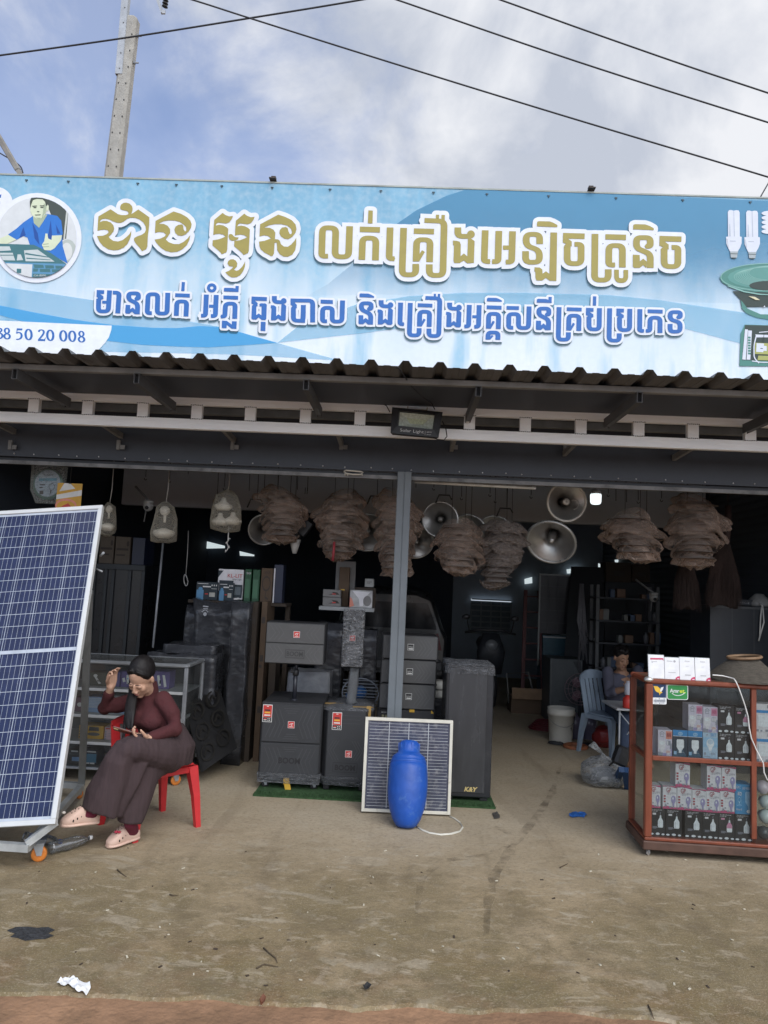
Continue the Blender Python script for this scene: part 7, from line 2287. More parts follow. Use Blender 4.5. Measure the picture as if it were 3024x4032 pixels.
goods('carton', 'upright narrow carton with a white label behind the left sub-woofer', 'carton', 1048, 2600, 1082, 2790, 6.9, 0.25, card_d, [(wht_s, [rect(.15, .3, .8, .6)])], (), GB, 0, 0.0)
YB2 = 7.0
kg, kgr = M('box_solar_dark', (0.022, 0.035, 0.045), 0.4), M('box_green', (0.015, 0.075, 0.032), 0.45)
zf = at(905, 2366, YB2).z
mb = MB(); mb.boxz(at(745, 2370, YB2).x, at(1130, 2370, YB2).x, YB2 - 0.04, YB2 + 0.3, zf - 0.03, zf - 0.002); mb.boxz(at(745, 2370, YB2).x, at(745, 2370, YB2).x + 0.04, YB2 + 0.22, YB2 + 0.29, 0, zf - 0.031)
mb.boxz(at(1120, 2370, YB2).x - 0.02, at(1120, 2370, YB2).x + 0.02, YB2 + 0.22, YB2 + 0.29, 0, zf - 0.031)
tag(mb.build('plank_shelf', card_d), 'dark plank shelf carrying the solar light boxes', 'shelf')
GS = 'boxed lights on the dark plank shelf'
goods('solar_light_box', 'white and black box with red letters among the solar light boxes', 'box', 853, 2239, 957, 2363, YB2 + 0.02, 0.16, W_, [(kg, [[(.0, .95), (0, .72), (.2, .95)], rect(.06, .0, .62, .64), rect(.64, .1, .98, .52), rect(.0, .0, .06, .3)]), (M('box_steel', (0.12, 0.15, 0.17), 0.4), [rect(.68, .2, .92, .45)]), (wht_s, [circ(.84, .06, .1, .05)])], [('KL-LIT', red_s, .38, .74, .13, .58), ('Solar Light', Dk, .58, .66, .06, .36)], GS, 0, zf)
solar_lay = [(M('box_figure_blue', (0.10, 0.25, 0.42), 0.4), [rect(.03, .0, .35, .55), circ(.2, .6, .1)]), (wht_s, [rect(.05, .88, .55, .91), rect(.3, .7, .68, .77), rect(.7, .78, .75, .86), rect(.8, .78, .85, .86), rect(.9, .78, .95, .86), rect(.7, .62, .95, .64)]), (M('box_lamp_pic', (0.42, 0.42, 0.38), 0.4), [rect(.62, .18, .88, .42)]), (red_s, [rect(.42, .3, .56, .36)])]
goods('solar_light_box', 'dark blue solar flood light box at the left of the boxed lights', 'box', 770, 2289, 858, 2356, YB2, 0.12, kg, solar_lay, (), GS, 0, zf)
goods('solar_light_box', 'dark blue solar flood light box in front of the white box with red letters', 'box', 860, 2292, 919, 2363, YB2 - 0.03, 0.04, kg, solar_lay, (), GS, 0, zf)
gl3 = [(M('box_green_dark', (0.05, 0.12, 0.07), 0.4), [rect(.1, .1, .85, .7)]), (M('box_green_pale', (0.10, 0.30, 0.16), 0.4), [rect(.12 + .12 * i, .12, .15 + .12 * i, .68) for i in range(6)])]
goods('fan_box', 'bright green box right of the white solar light box', 'box', 959, 2240, 988, 2362, YB2, 0.15, kgr, gl3, [('PAN', W_, .3, .84, .08, .6)], GS, 0, zf)
goods('fan_box', 'second bright green box, with a lamp picture', 'box', 990, 2242, 1021, 2362, YB2, 0.15, kgr, gl3, (), GS, 0, zf)
goods('fan_box', 'brown carton with a fan drawing beside the green boxes', 'box', 1023, 2236, 1071, 2361, YB2, 0.15, card_b, [(ink_d, brush(circ(.5, .55, .35, .2) + [(.85, .55)], .05) + brush([(.5, .35), (.45, .15), (.7, .1)], .05))], [('inch', ink_d, .3, .84, .1, .55)], GS, 0, zf)
goods('fan_box', 'dark blue box at the right end of the plank shelf', 'box', 1073, 2222, 1114, 2360, YB2 + 0.03, 0.15, navyb, [(W_, [rect(.0, .0, .14, .9)])], (), GS, 0, zf)
YW = 7.0
s0, s1x_ = at(1256, 2386, YW), at(1472, 2398, YW)
zw = s0.z
sh = thing('wall_shelf', 'white bracket shelf carrying iron boxes above the slim column speaker', 'shelf', (s0.x, YW, zw))
WS = s1x_.x - s0.x
mb = MB(); mb.boxz(0, WS, 0, 0.28, -0.035, 0, 0.002); mb.build('board', M('shelf_pale', (0.33, 0.34, 0.34), 0.5), sh)
mb = MB(); mb.bar((WS * .5, 0.14, -0.036), (WS * .75, 0.14, -0.16), 0.03); mb.boxz(WS * .74, WS * .8, 0.12, 0.18, -zw, -0.036); mb.build('bracket', M('bracket_pale', (0.25, 0.26, 0.26), 0.5), sh)
GI = 'boxes on the white bracket shelf'
silv, dgr = M('box_silver', (0.42, 0.42, 0.42), 0.35, var=0.4, scale=8), M('box_grey', (0.19, 0.185, 0.18), 0.5)
iron = [(ink_d, [[(.3, .3), (.95, .35), (.8, .65), (.5, .7), (.6, .5)]]), (red_s, [[(.5, .35), (.75, .38), (.7, .5), (.55, .48)]])]
z1_ = goods('iron_box', 'lower of two grey iron boxes on the white shelf', 'box', 1270, 2350, 1342, 2378, YW + 0.02, 0.14, dgr, iron, (), GI, 0, zw + 0.001)
goods('iron_box', 'upper of two grey iron boxes on the white shelf', 'box', 1271, 2320, 1341, 2349, YW + 0.025, 0.14, dgr, iron, (), GI)
goods('carton', 'tall brown carton behind the iron boxes on the white shelf', 'carton', 1330, 2232, 1374, 2380, YW + 0.17, 0.1, card_b, [(tape, [rect(.2, .4, .6, .44)])], (), GI, 0, zw + 0.001)
goods('carton', 'grey flat board standing at the back of the white shelf', 'carton', 1316, 2208, 1398, 2380, YW + 0.272, 0.006, dgr, (), (), GI, 0, zw + 0.001)
goods('silver_box', 'shiny silver picture box at the right end of the white shelf', 'box', 1376, 2322, 1466, 2388, YW + 0.02, 0.12, silv, [(W_, [[(.1, .95), (.9, .9), (.6, .5), (.6, .1), (.45, .1), (.4, .5)]]), (dgr, [circ(.78, .4, .18, .3)]), (Org, [[(0, 0), (.2, .1), (.1, .5), (0, .6)]])], (), GI, 0, zw + 0.001)
goods('carton', 'brown carton behind the silver picture box', 'carton', 1395, 2312, 1478, 2388, YW + 0.15, 0.1, card_d, (), (), GI, 0, zw + 0.001)
goods('small_box', 'small white box on top of the carton behind the silver box', 'box', 1436, 2278, 1472, 2311, YW + 0.16, 0.06, M('box_offwhite', (0.36, 0.37, 0.36), 0.5), [(ink_d, [rect(.2, .6, .8, .65), rect(.2, .45, .6, .5)])], (), GI)
q = [at(795, 3040, 5.93), at(934, 2945, 6.35), at(866, 2712, 6.62), at(728, 2768, 6.12)]
bo_ = thing('grille_board', 'black board printed with dull gold rings leaning beside the counter', 'board', q[0])
xv = (q[1] - q[0]); yv = (q[3] - q[0]); nv2 = yv.cross(xv).normalized() * 0.012
mb = MB(); A = [mb.v(p) for p in q]; Bq = [mb.v(p + nv2) for p in q]
mb.face(A); mb.face(Bq[::-1])
for i in range(4):
 mb.face([A[i], A[(i + 1) % 4], Bq[(i + 1) % 4], Bq[i]])
mb.build('board', M('board_black', (0.016, 0.016, 0.017), 0.45), bo_, world=True)
mb = MB()
bl = lambda u, v_, o: q[0] + xv * u + yv * v_ - nv2.normalized() * o
P = []
for u, v_ in ((.25, .2), (.25, .5), (.25, .8), (.72, .25), (.72, .55), (.72, .85)):
 P += brush(circ(u, v_, .17, .11, 20) + [(u + .17, v_)], .035, .022) + brush([(u - .1, v_ - .03), (u, v_ + .05), (u + .08, v_ - .02)], .03)
flat(mb, P, bl, 0.002); flat(mb, P, bl, -0.0145)
mb.build('ring_print', M('gold_dull', (0.0175, 0.0165, 0.0150), 0.45), bo_, world=True)
wd0 = at(352, 2216, 7.6); wd1 = at(572, 2216, 7.6)
wr = thing('glass_wardrobe', 'dark glass-fronted wardrobe in the shadow behind the tall solar panel', 'wardrobe', (wd0.x - 0.5, 7.6, 0))
ww_, hw_ = wd1.x - wd0.x + 0.5, wd0.z
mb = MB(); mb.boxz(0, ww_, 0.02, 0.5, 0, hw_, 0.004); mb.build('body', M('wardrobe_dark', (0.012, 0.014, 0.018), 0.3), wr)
mb = MB()
for u in (0.52, 0.63, 0.70, 0.86, 0.99):
 mb.boxz(ww_ * u - 0.02, ww_ * u + 0.015, 0, 0.02, 0, hw_ - 0.06, 0.003)
mb.boxz(0, ww_, -0.002, 0.02, hw_ - 0.058, hw_, 0.003)
mb.build('frame', M('wardrobe_frame', (0.035, 0.04, 0.045), 0.45, metal=0.3), wr)
for i, (x0, x1, lab) in enumerate(((388, 448, 'pale printed carton on the dark wardrobe, nearest the solar panel'), (450, 512, 'pale printed carton on the dark wardrobe, the middle one'), (518, 570, 'dark blue carton at the right end of the wardrobe top'))):
 goods('carton', lab, 'carton', x0, 2108 + i * 4, x1, 2205, 7.65, 0.3, navyb if i == 2 else M('carton_pale_brown', (0.11, 0.09, 0.07), 0.7), [(ink_d, [rect(.1, .5, .9, .58), rect(.1, .3, .7, .36), circ(.85, .75, .09, .1)])] if i < 2 else (), (), 'cartons on the dark wardrobe', 0, hw_ + 0.001)
mb = MB(); mb.tube([at(642, 2140, 7.2), at(602, 2550, 7.0)], 0.011, 8); tag(mb.build('steel_pipe', galv2), 'thin pale pipe standing slanted below the bagged lamp', 'pipe')
mb = MB(); mb.tube([at(742, 2090, 7), at(738, 2180, 7), at(732, 2262, 7)], 0.004, 6)
mb.tube([at(732 + 8 * math.cos(a * .9), 2285 + 22 * math.sin(a), 7) for a in (k * .35 for k in range(19))], 0.005, 6)
tag(mb.build('hanging_rope', M('cord_grey', (0.3, 0.3, 0.29), 0.6)), 'grey cord with a coiled end hanging in front of the wrapped speakers', 'cord')
fc = at(1420, 2725, 6.85)
tf = thing('table_fan', 'blue table fan in clear film behind the narrow sub-woofer', 'fan', (fc.x, 6.85, 0))
mb = MB(); mb.lathe([(0.11, 0), (0.11, 0.03), (0.03, 0.06), (0.025, fc.z - 0.1)], 18); mb.build('base', M('fan_blue', (0.03, 0.12, 0.33), 0.4), tf)
mb = MB()
for k in range(9):
 mb.tube([(0.16 * math.cos(a), -0.04 - 0.05 * math.sin(k * .35), fc.z + (k - 4) * 0.028 + 0.0 * math.sin(a)) for a in (math.pi * j / 8 for j in range(9))], 0.0035, 5)
mb.tube([(0.165 * math.cos(a), -0.05, fc.z + 0.13 * math.sin(a)) for a in (2 * math.pi * j / 20 for j in range(21))], 0.006, 6)
mb.build('guard', M('guard_pale', (0.3, 0.33, 0.38), 0.4), tf)
mb = MB(); mb.ball((0, -0.01, fc.z), (0.06, 0.07, 0.06), 12); mb.ball((-0.06, -0.02, fc.z - 0.03), (0.08, 0.02, 0.05), 12); mb.build('motor', M('fan_blue', (0, 0, 0)), tf)
for i, (y, lab) in enumerate(((2746, 'lower white canister right of the stacked speakers'), (2712, 'upper white canister right of the stacked speakers'))):
 p = at(1728, y, 6.75)
 t = thing('canister', lab, 'canister', (p.x, 6.75, p.z - 0.0), 0, 'white canisters')
 mb = MB(); mb.lathe([(0.055, 0), (0.058, 0.01), (0.058, 0.06), (0.03, 0.072)], 16); mb.build('body', M('canister_white', (0.42, 0.42, 0.4), 0.5), t)
 mb = MB(); mb.lathe([(0.03, 0.072), (0.03, 0.08)], 12); mb.build('lid', dgr, t)
zq = at(1728, 2746, 6.75).z
mb = MB(); mb.boxz(at(1705, 2760, 6.75).x, at(1760, 2760, 6.75).x, 6.65, 6.9, 0, zq - 0.001, 0.004); tag(mb.build('film_bundle', wrapg), 'film-covered block under the white canisters', 'bundle')
hook_m = M('hook_wire', (0.035, 0.035, 0.035), 0.5, metal=0.3)
ZL = 2.505
horn_m = M('horn_aluminium', (0.42, 0.41, 0.39), 0.32, metal=0.75, var=0.12, scale=8)
bagm = film('brown_film', (0.66, 0.52, 0.43), 0.20, 0.14, 0.7, 6.0, 0.45, 0.12)
bagm2 = film('clear_bag', (0.66, 0.62, 0.53), 0.24, 0.2, 0.6, 12.0, 0.45, 0.08)
def hangwire(mb, p, hook=True, r=0.0035):
 mb.tube([(p[0], p[1], ZL + 0.62)] + [(p[0] + 0.004 * k, p[1], ZL + 0.62 - (ZL + 0.62 - p[2]) * k / 3) for k in (1, 2, 3)], r, 5)
def bundle(label, x0, y0, x1, y1, Y, layers, seed, skew=0.0, taper=0.7, m=None):
 """a column of nested horns in ruffled plastic: flared leaves of film, one under the other"""
 a, w_, h_ = T2(Y, x0, y0, x1, y1)
 cx_ = a.x + w_ / 2
 t = thing('wrapped_horn_stack', label, 'wrapped horns', (cx_, Y, a.z), 0, 'film-wrapped horn stacks hanging in the doorway')
 mb = MB()
 rr = random.Random(seed)
 n = 40
 hl = h_ / layers
 for i in range(layers):
  zt2 = h_ - hl * i
  u = i / max(1, layers - 1)
  rad = w_ / 2 * (0.80 + 0.2 * math.sin(math.pi * min(1, u * 1.15 + 0.12))) * (1 - (1 - taper) * max(0, u - 0.55) / 0.45)
  ox = skew * (u - 0.5) + rr.uniform(-.03, .03) * w_
  ph, k1 = rr.uniform(0, 6), rr.choice((3, 4, 5))
  tl, td = (u - .45) * (.7 if seed % 2 else -.7) + rr.uniform(-.12, .12) - skew, rr.uniform(-.3, .1)
  rad *= rr.uniform(.84, 1.1)
  rings = []
  pa_ = rr.uniform(0, 6)
  spk_ = [1 + (.22 * abs(math.sin(2.5 * 2 * math.pi * j / n + pa_)) ** 3 * rr.uniform(.6, 1.3) + .02 * math.sin(j)) * (abs(math.cos(2 * math.pi * j / n)) ** 2) for j in range(n)]
  for q, (rf, dz) in enumerate(((0.62, 0.45), (0.74, 0.20), (0.86, -0.30), (0.95, -0.95), (1.02, -1.55), (0.97, -1.85))):
   ring = []
   for j in range(n):
    th = 2 * math.pi * j / n
    ruf = 1 + (0.08 * math.sin(k1 * th + ph) + 0.02 * math.sin(7 * th + ph * 2)) * min(1, q * .4)
    e = spk_[j] if q > 2 else 1
    x = ox + rad * rf * ruf * e * math.cos(th)
    y = rad * rf * ruf * math.sin(th) * 0.8
    z = zt2 + dz * hl + tl * x + td * y + (0.30 * hl * math.sin((k1 - 1) * th + ph) + 0.12 * hl * math.sin(7 * th + ph)) * (q > 1) * q / 4
    ring.append((x, y, max(z, 0.0)))
   rings.append(ring)
  mb.rings(rings, False, False, True)
 mb.rings([[(skew * .5 + w_ * 0.28 * k * math.cos(th), w_ * 0.2 * k * math.sin(th), hl * 1.2 - q * hl * 0.5 + 0.015 * math.sin(5 * th)) for th in (2 * math.pi * j / n for j in range(n))] for q, k in enumerate((1.3, 1.1, .75, .35))], False, True, True)
 mb.wobble(0.016, 8, seed)
 mb.wobble(0.003, 24, seed + 3)
 mb.build('film_wrap', m or bagm, t)
 mb = MB()
 for i in range(layers - 1):
  z = h_ - hl * (i + 0.75)
  mb.lathe([(w_ * 0.10, z + hl * .6), (w_ * 0.2, z + hl * .2), (w_ * 0.36, z - hl * 0.15)], 20, (skew * (i / layers - 0.5), 0, 0), None, False, False)
 mb.build('nested_horn', M('horn_in_film', (0.34, 0.30, 0.27), 0.5, metal=0.2), t)
 mb = MB()
 for dx in (-0.18, 0.1, 0.22):
  hangwire(mb, (dx * w_, 0, h_ - 0.04), r=0.003)
 o = mb.build('hanging_wire', hook_m, t)
 o.data.transform(Matrix.Translation((0, 0, 0)))
 for v in o.data.vertices:
  if v.co.z > h_ + 0.02:
   v.co.z = min(v.co.z, ZC - a.z - 0.004)
 return t
bundle('ruffled film-wrapped horn stack nearest the left hanging lamps', 1020, 1935, 1205, 2130, 6.8, 9, 1)
bundle('film-wrapped horn stack with a red ribbon, left of the grey post', 1242, 1945, 1432, 2195, 6.8, 11, 2)
bundle('longest film-wrapped horn stack, half hidden by the grey post', 1470, 1945, 1650, 2265, 6.75, 12, 3, 0.03)
bundle('brown film-wrapped horn stack with a pale torn bag end, right of the post', 1705, 2055, 1900, 2255, 6.7, 8, 4, 0.04)
bundle('dense dark brown wrapped stack with a pointed tail, right of the post', 1880, 2055, 2055, 2310, 6.75, 13, 5, -0.08, 0.45, film('dark_brown_film', (0.34, 0.285, 0.25), 0.45, 0.3, 0.8, 9.0, 0.35, 0.15))
bundle('tilted brown film-wrapped stack under the lit bulb', 2385, 2020, 2600, 2200, 6.7, 7, 6, 0.12)
bundle('big fan-shaped brown film-wrapped stack near the brooms', 2628, 1965, 2850, 2225, 6.7, 10, 7, -0.02)
def horn(label, px, py, d, Y, rx, rz, rim_pale=False, dup_of=None):
 p = at(px, py, Y)
 k = d / F * Y / 2
 t = thing('horn_speaker', label, 'horn speaker', p, rz, 'bare metal horn speakers hanging in the doorway', rx - 180)
 mb = MB()
 prof = [(0.16, 0.95), (0.2, 0.75), (0.3, 0.5), (0.5, 0.25), (0.78, 0.06), (1.0, -0.06)]
 mb.lathe([(r * k, z * k) for r, z in prof], 36, cap0=True, cap1=False)
 mb.build('bell', horn_m, t)
 mb = MB(); mb.tube([(k * math.cos(a), k * math.sin(a), -0.06 * k) for a in (2 * math.pi * i / 36 for i in range(37))], 0.014 * k / 0.2, 6, cap=False); mb.build('rim', M('horn_rim_pale', (0.66, 0.63, 0.56), 0.4) if rim_pale else M('horn_rim', (0.5, 0.5, 0.48), 0.3, metal=0.6), t)
 mb = MB(); mb.lathe([(0.20 * k, 0.75 * k), (0.17 * k, 0.3 * k), (0.13 * k, 0.06 * k), (0.11 * k, -0.0 * k), (0.03 * k, -0.03 * k)], 18); mb.build('inner_tube', horn_m, t)
 mb = MB(); mb.ball((0, 0, -0.02 * k), (0.07 * k, 0.07 * k, 0.05 * k), 10)
 if rim_pale:
  mb.lathe([(0.19 * k, -0.0), (0.17 * k, -0.03 * k), (0.08 * k, -0.03 * k)], 16)
  mb.tube([(0.42 * k + 0.24 * k * math.cos(a), 0.12 * k + 0.24 * k * math.sin(a), 0.06 * k) for a in (-2.2 + 0.3 * i for i in range(14))], 0.02 * k, 6)
 mb.build('cone_tip', M('horn_tip', (0.55, 0.53, 0.48), 0.35, metal=0.4), t)
 mb = MB(); mb.lathe([(0.2 * k, 0.8 * k), (0.3 * k, 0.85 * k), (0.3 * k, 1.25 * k), (0.18 * k, 1.35 * k)], 16); mb.build('driver', M('driver_grey', (0.14, 0.13, 0.12), 0.5), t)
 mb = MB(); mb.tube([(-0.5 * k, 0, 0.45 * k), (-0.55 * k, -0.35 * k, 0.6 * k), (0.55 * k, -0.35 * k, 0.6 * k), (0.5 * k, 0, 0.45 * k)], 0.012, 5); mb.build('bracket', hook_m, t)
 return t
horn('shiny horn speaker facing out, right of the grey post', 1733, 2045, 138, 7.0, 98, -6)
horn('largest tilted horn speaker hanging alone between two wrapped stacks', 2170, 2132, 188, 7.0, 126, -22)
horn('brown-lit horn speaker with a pale rim high up beside the lit bulb', 2230, 1976, 152, 6.9, 95, 5, True)
horn('horn speaker half hidden behind the first wrapped stack', 1040, 2085, 120, 7.3, 105, 12)
horn('horn speaker showing between two stacks left of the post', 1448, 2095, 150, 7.3, 110, 8)
horn('horn speaker low behind the stack at the post', 1640, 2135, 130, 7.3, 115, 10)
horn('horn speaker seen behind the shiny one, right of the post', 1840, 2100, 150, 7.35, 105, -8)
horn('horn speaker behind the dense dark stack', 1945, 2105, 150, 7.4, 105, -8)
lampw = M('lamp_white', (0.78, 0.74, 0.64), 0.4, var=0.05)
def baglamp(label, px, py, w, h, Y, twin=False):
 a, w_, h_ = T2(Y, px - w / 2, py - h / 2, px + w / 2, py + h / 2)
 t = thing('bagged_lamp', label, 'lamp', (a.x + w_ / 2, Y, a.z), 0, 'pendant lamps in plastic bags')
 mb = MB()
 prof = [(0.05, 1.0), (0.14, 0.97), (0.36, 0.86), (0.46, 0.6), (0.5, 0.25), (0.46, 0.06), (0.2, 0.0)]
 mb.lathe([(r * w_, z * h_) for r, z in prof], 20, cap0=False)
 mb.wobble(0.02, 16, px); mb.build('bag', bagm2, t)
 mb = MB()
 if twin:
  for dx, z in ((-0.12, 0.62), (-0.2, 0.25), (0.22, 0.28)):
   mb.lathe([(0.06 * w_, z * h_ + .2 * h_), (0.1 * w_, z * h_ + 0.1 * h_), (0.28 * w_, z * h_ + 0.02 * h_), (0.29 * w_, z * h_ - 0.03 * h_), (0.2 * w_, z * h_ - 0.1 * h_)], 20, (dx * w_, 0, 0))
 else:
  mb.ball((-0.02 * w_, 0, 0.78 * h_), (0.2 * w_, 0.2 * w_, 0.12 * h_), 14)
  mb.lathe([(0.06 * w_, 0.7 * h_), (0.05 * w_, 0.5 * h_)], 10)
  mb.lathe([(0.1 * w_, 0.36 * h_), (0.4 * w_, 0.3 * h_), (0.43 * w_, 0.24 * h_), (0.4 * w_, 0.2 * h_), (0.2 * w_, 0.12 * h_)], 22)
 mb.build('lamp_shade', lampw, t)
 mb = MB(); mb.tube([(0, 0, 0.98 * h_), (0.01, 0, h_ + 0.12), (0, 0, ZC - a.z - 0.004)], 0.004, 5); mb.build('string', M('string_pale', (0.4, 0.38, 0.35), 0.7), t)
 if twin:
  mb = MB(); mb.tube([(0.03 + 0.02 * math.cos(k), 0, -0.06 - 0.012 * k + 0.02 * math.sin(k * 2)) for k in range(11)] , 0.005, 6); mb.tube([(0.03, 0, 0.05), (0.03, 0, -0.08)], 0.005, 6); mb.build('plug_cord', M('cord_white', (0, 0, 0)), t)
 return t
baglamp('bagged pendant lamp half hidden behind the top corner of the solar panel', 425, 2040, 70, 130, 6.6)
baglamp('bagged pendant lamp hanging alone, middle one of three', 645, 2055, 105, 165, 6.6)
baglamp('bag of two white lamps with a dangling cord, rightmost of the bagged lamps', 890, 2010, 125, 165, 6.7, True)
p = at(190, 1908, 6.4)
rk = thing('racket_pack', 'packed round mosquito racket with a pale blue label above the solar panel', 'packet', p)
mb = MB(); mb.X = rot(90, 0, 0); mb.lathe([(0.02, -0.012), (0.132, -0.012), (0.14, 0), (0.132, 0.012), (0.02, 0.012)], 30); mb.X = Matrix.Identity(4); mb.build('racket_head', M('racket_green', (0.10, 0.19, 0.15), 0.5), rk)
mb = MB(); T = lambda x, z, o: Vector((x, -0.0125 - o, z))
mb.mat(M('label_ice', (0.40, 0.47, 0.53), 0.5)); flat(mb, [circ(0, 0.01, 0.115, 0.12, 30)], T, 0.001)
mb.mat(M('label_teal', (0.12, 0.3, 0.38), 0.5)); flat(mb, [[(-.08, .05), (.08, .06), (.08, .035), (-.08, .025)]], T, 0.002)
mb.mat(ink_d); flat(mb, brush(circ(.04, -.02, .025, .03, 14) + [(.065, -.02)], .004) + [rect(-.07, -.01, -.02, 0), rect(-.07, -.035, -.04, -.025), rect(-.065, -.09, -.03, -.06), rect(.03, -.08, .04, -.05)], T, 0.002)
text(mb, 'YUBAW', T, -0.045, 0.075, 0.026, 0.002, 0.09)
mb.build('label_print', None, rk)
mb = MB(); mb.rings([[(x * s, y, z) for x, y, z in ((-.155, 0, .17), (.155, 0, .16), (.15, 0, -.02), (.1, 0, -.16), (-.1, 0, -.16), (-.15, 0, -.02))] for s, y in ()] or [[(-.155, -.02, .17), (.155, -.02, .16), (.15, -.02, -.05), (.09, -.02, -.17), (-.09, -.02, -.17), (-.15, -.02, -.05)], [(-.155, .02, .17), (.155, .02, .16), (.15, .02, -.05), (.09, .02, -.17), (-.09, .02, -.17), (-.15, .02, -.05)]], True, True, False); mb.build('bag', film('thin_bag', (0.5, 0.52, 0.5), 0.16, 0.15, 0.6, 20, 0.3), rk)
p = at(272, 1950, 6.3)
yk = thing('toy_pack', 'yellow and red header-card packet hanging beside the mosquito racket', 'packet', p)
mb = MB(); T = lambda x, z, o: Vector((x, -o, z)); mb.boxz(-.11, .11, 0, .004, -.10, .105)
mb.build('card', yellow, yk)
mb = MB(); mb.mat(wht_s); flat(mb, [[(-.11, .0), (.11, .05), (.11, .0), (.0, -.02), (-.11, -.04)], [(-.05, .105), (.0, .105), (.05, .06), (-.09, .03)]], T, 0.001)
mb.mat(Org); flat(mb, [circ(-.02, -.09, .095, .06, 24)], T, 0.002)
mb.mat(yellow); flat(mb, [circ(-.02, -.095, .08, .045, 24)], T, 0.003)
mb.mat(red_s); flat(mb, [[(-.06, -.1), (.0, -.07), (.03, -.1), (0, -.12)]], T, 0.004)
mb.build('card_print', None, yk)
mb = MB(); mb.tube([(0, 0, .1), (0, 0, .105)], .012, 8); mb.tube([(0, 0.002, .1), (0, 0.002, ZC - p.z - 0.004)], .003, 5); mb.build('hanging_wire', hook_m, yk)
hk = [(568, 1890, 'J'), (662, 1900, 'J'), (850, 1965, 'S'), (878, 1930, 'J'), (975, 1945, 'I'), (1035, 1935, 'I'), (1088, 1935, 'I'), (1165, 1940, 'I'), (1205, 1945, 'U'), (1480, 1962, 'T'), (1585, 1940, 'I'), (1632, 1932, 'I'), (1703, 1930, 'J'), (1750, 1958, 'T'), (1812, 1968, 'J'), (1924, 1955, 'J'), (1945, 1980, 'J'), (1990, 2010, 'T'), (2086, 1962, 'J'), (2390, 1955, 'J'), (2420, 1985, 'I'), (2462, 1990, 'I'), (2508, 1982, 'J'), (2600, 1975, 'J'), (1008, 1975, 'T'), (735, 1880, 'I')]
nm_of = {'J': 'bare wire hook', 'I': 'straight dark wire', 'S': 'small brown bottle on a wire', 'U': 'closed wire loop', 'T': 'black trapezoid hanger'}
land = [(430, 'the half hidden bagged lamp'), (645, 'the lone bagged lamp'), (890, 'the bag of two lamps'), (1110, 'the leftmost wrapped stack'), (1335, 'the red-ribboned stack'), (1560, 'the grey post'), (1733, 'the shiny horn'), (1965, 'the dense dark stack'), (2230, 'the pale-rimmed horn'), (2345, 'the lit bulb'), (2500, 'the tilted brown stack'), (2735, 'the fan-shaped stack')]
for i, (px, py, k) in enumerate(hk):
 Y = 6.75 + 0.25 * ((i * 7) % 5) / 5
 p = at(px, py, Y)
 mb = MB(); hangwire(mb, (p.x, p.y, p.z + 0.03))
 for v in mb.bm.verts:
  v.co.z = min(v.co.z, ZC - 0.004)
 if k == 'J':
  mb.tube([(p.x + 0.012 - 0.012 * math.cos(a), p.y, p.z + 0.02 - 0.02 * math.sin(a)) for a in (0.45 * j for j in range(7))], 0.004, 5)
 if k == 'U':
  mb.tube([(p.x - .01, p.y, p.z + .06), (p.x - .01, p.y, p.z), (p.x + .01, p.y, p.z), (p.x + .01, p.y, p.z + .06)], 0.004, 5)
 if k == 'T':
  mb.tube([(p.x - .08, p.y, p.z - .06), (p.x - .05, p.y, p.z + .02), (p.x + .045, p.y, p.z + .02), (p.x + .07, p.y, p.z - .02)], 0.008, 6)
 if k == 'S':
  mb.mat(hook_m).mat(M('amber_bottle', (0.16, 0.12, 0.08), 0.3)); mb.lathe([(0.024, 0), (0.027, 0.02), (0.027, 0.1), (0.012, 0.125), (0.012, 0.15)], 12, (p.x, p.y, p.z - 0.11))
 ld = min(land, key=lambda q_: abs(q_[0] - px))
 tag(mb.build('wire_hook', hook_m), '%s hanging %s %s' % (nm_of[k], 'left of' if px < ld[0] - 12 else 'right of' if px > ld[0] + 12 else 'above', ld[1]), 'hook', 'hooks and wires hanging in the doorway')
p = at(2346, 1958, 7.2)
lb = thing('led_bulb', 'lit white LED bulb glowing beside the pale-rimmed horn speaker', 'light bulb', p)
mb = MB(); mb.lathe([(0.02, -0.072), (0.036, -0.069), (0.047, -0.06), (0.052, -0.045), (0.054, 0.02), (0.05, 0.03)], 24); mb.build('diffuser', M('bulb_lit', (0.9, 0.95, 0.95), 0.4, emit=(0.9, 1.0, 1.0), estr=0.8, var=0.02), lb)
mb = MB(); mb.lathe([(0.05, 0.031), (0.05, 0.05), (0.03, 0.075), (0.02, 0.08), (0.02, 0.1)], 20); mb.tube([(0, 0, .1), (0, 0, ZC - p.z - 0.004)], .004, 6); mb.build('cap', M('bulb_cap', (0.7, 0.7, 0.7), 0.5), lb)
mb = MB(); a_, b_ = at(1632, 1897, 6.16), at(2110, 1922, 6.16); mb.tube([a_, b_], 0.014, 10); tag(mb.build('fluorescent_tube', M('tube_cream', (0.5, 0.48, 0.42), 0.4)), 'unlit dusty white tube along the lintel right of the post', 'tube lamp')
mb = MB(); mb.tube([at(1354, 1857, 6.05), at(1362, 1852, 6.04), at(1390, 1854, 6.03), at(1420, 1857, 6.04), at(1430, 1860, 6.05), at(1420, 1868, 6.04), at(1390, 1868, 6.03), at(1364, 1864, 6.04), at(1354, 1857, 6.05)], 0.007, 6)
for px in (1358, 1368, 1425):
 mb.tube([at(px, 1862, 6.04), at(px + 1, 1873, 6.04)], 0.005, 5)
tag(mb.build('oval_bracket', M('bracket_bone', (0.6, 0.56, 0.48), 0.5)), 'small oval bone-white bracket under the row of screws left of the post', 'bracket')
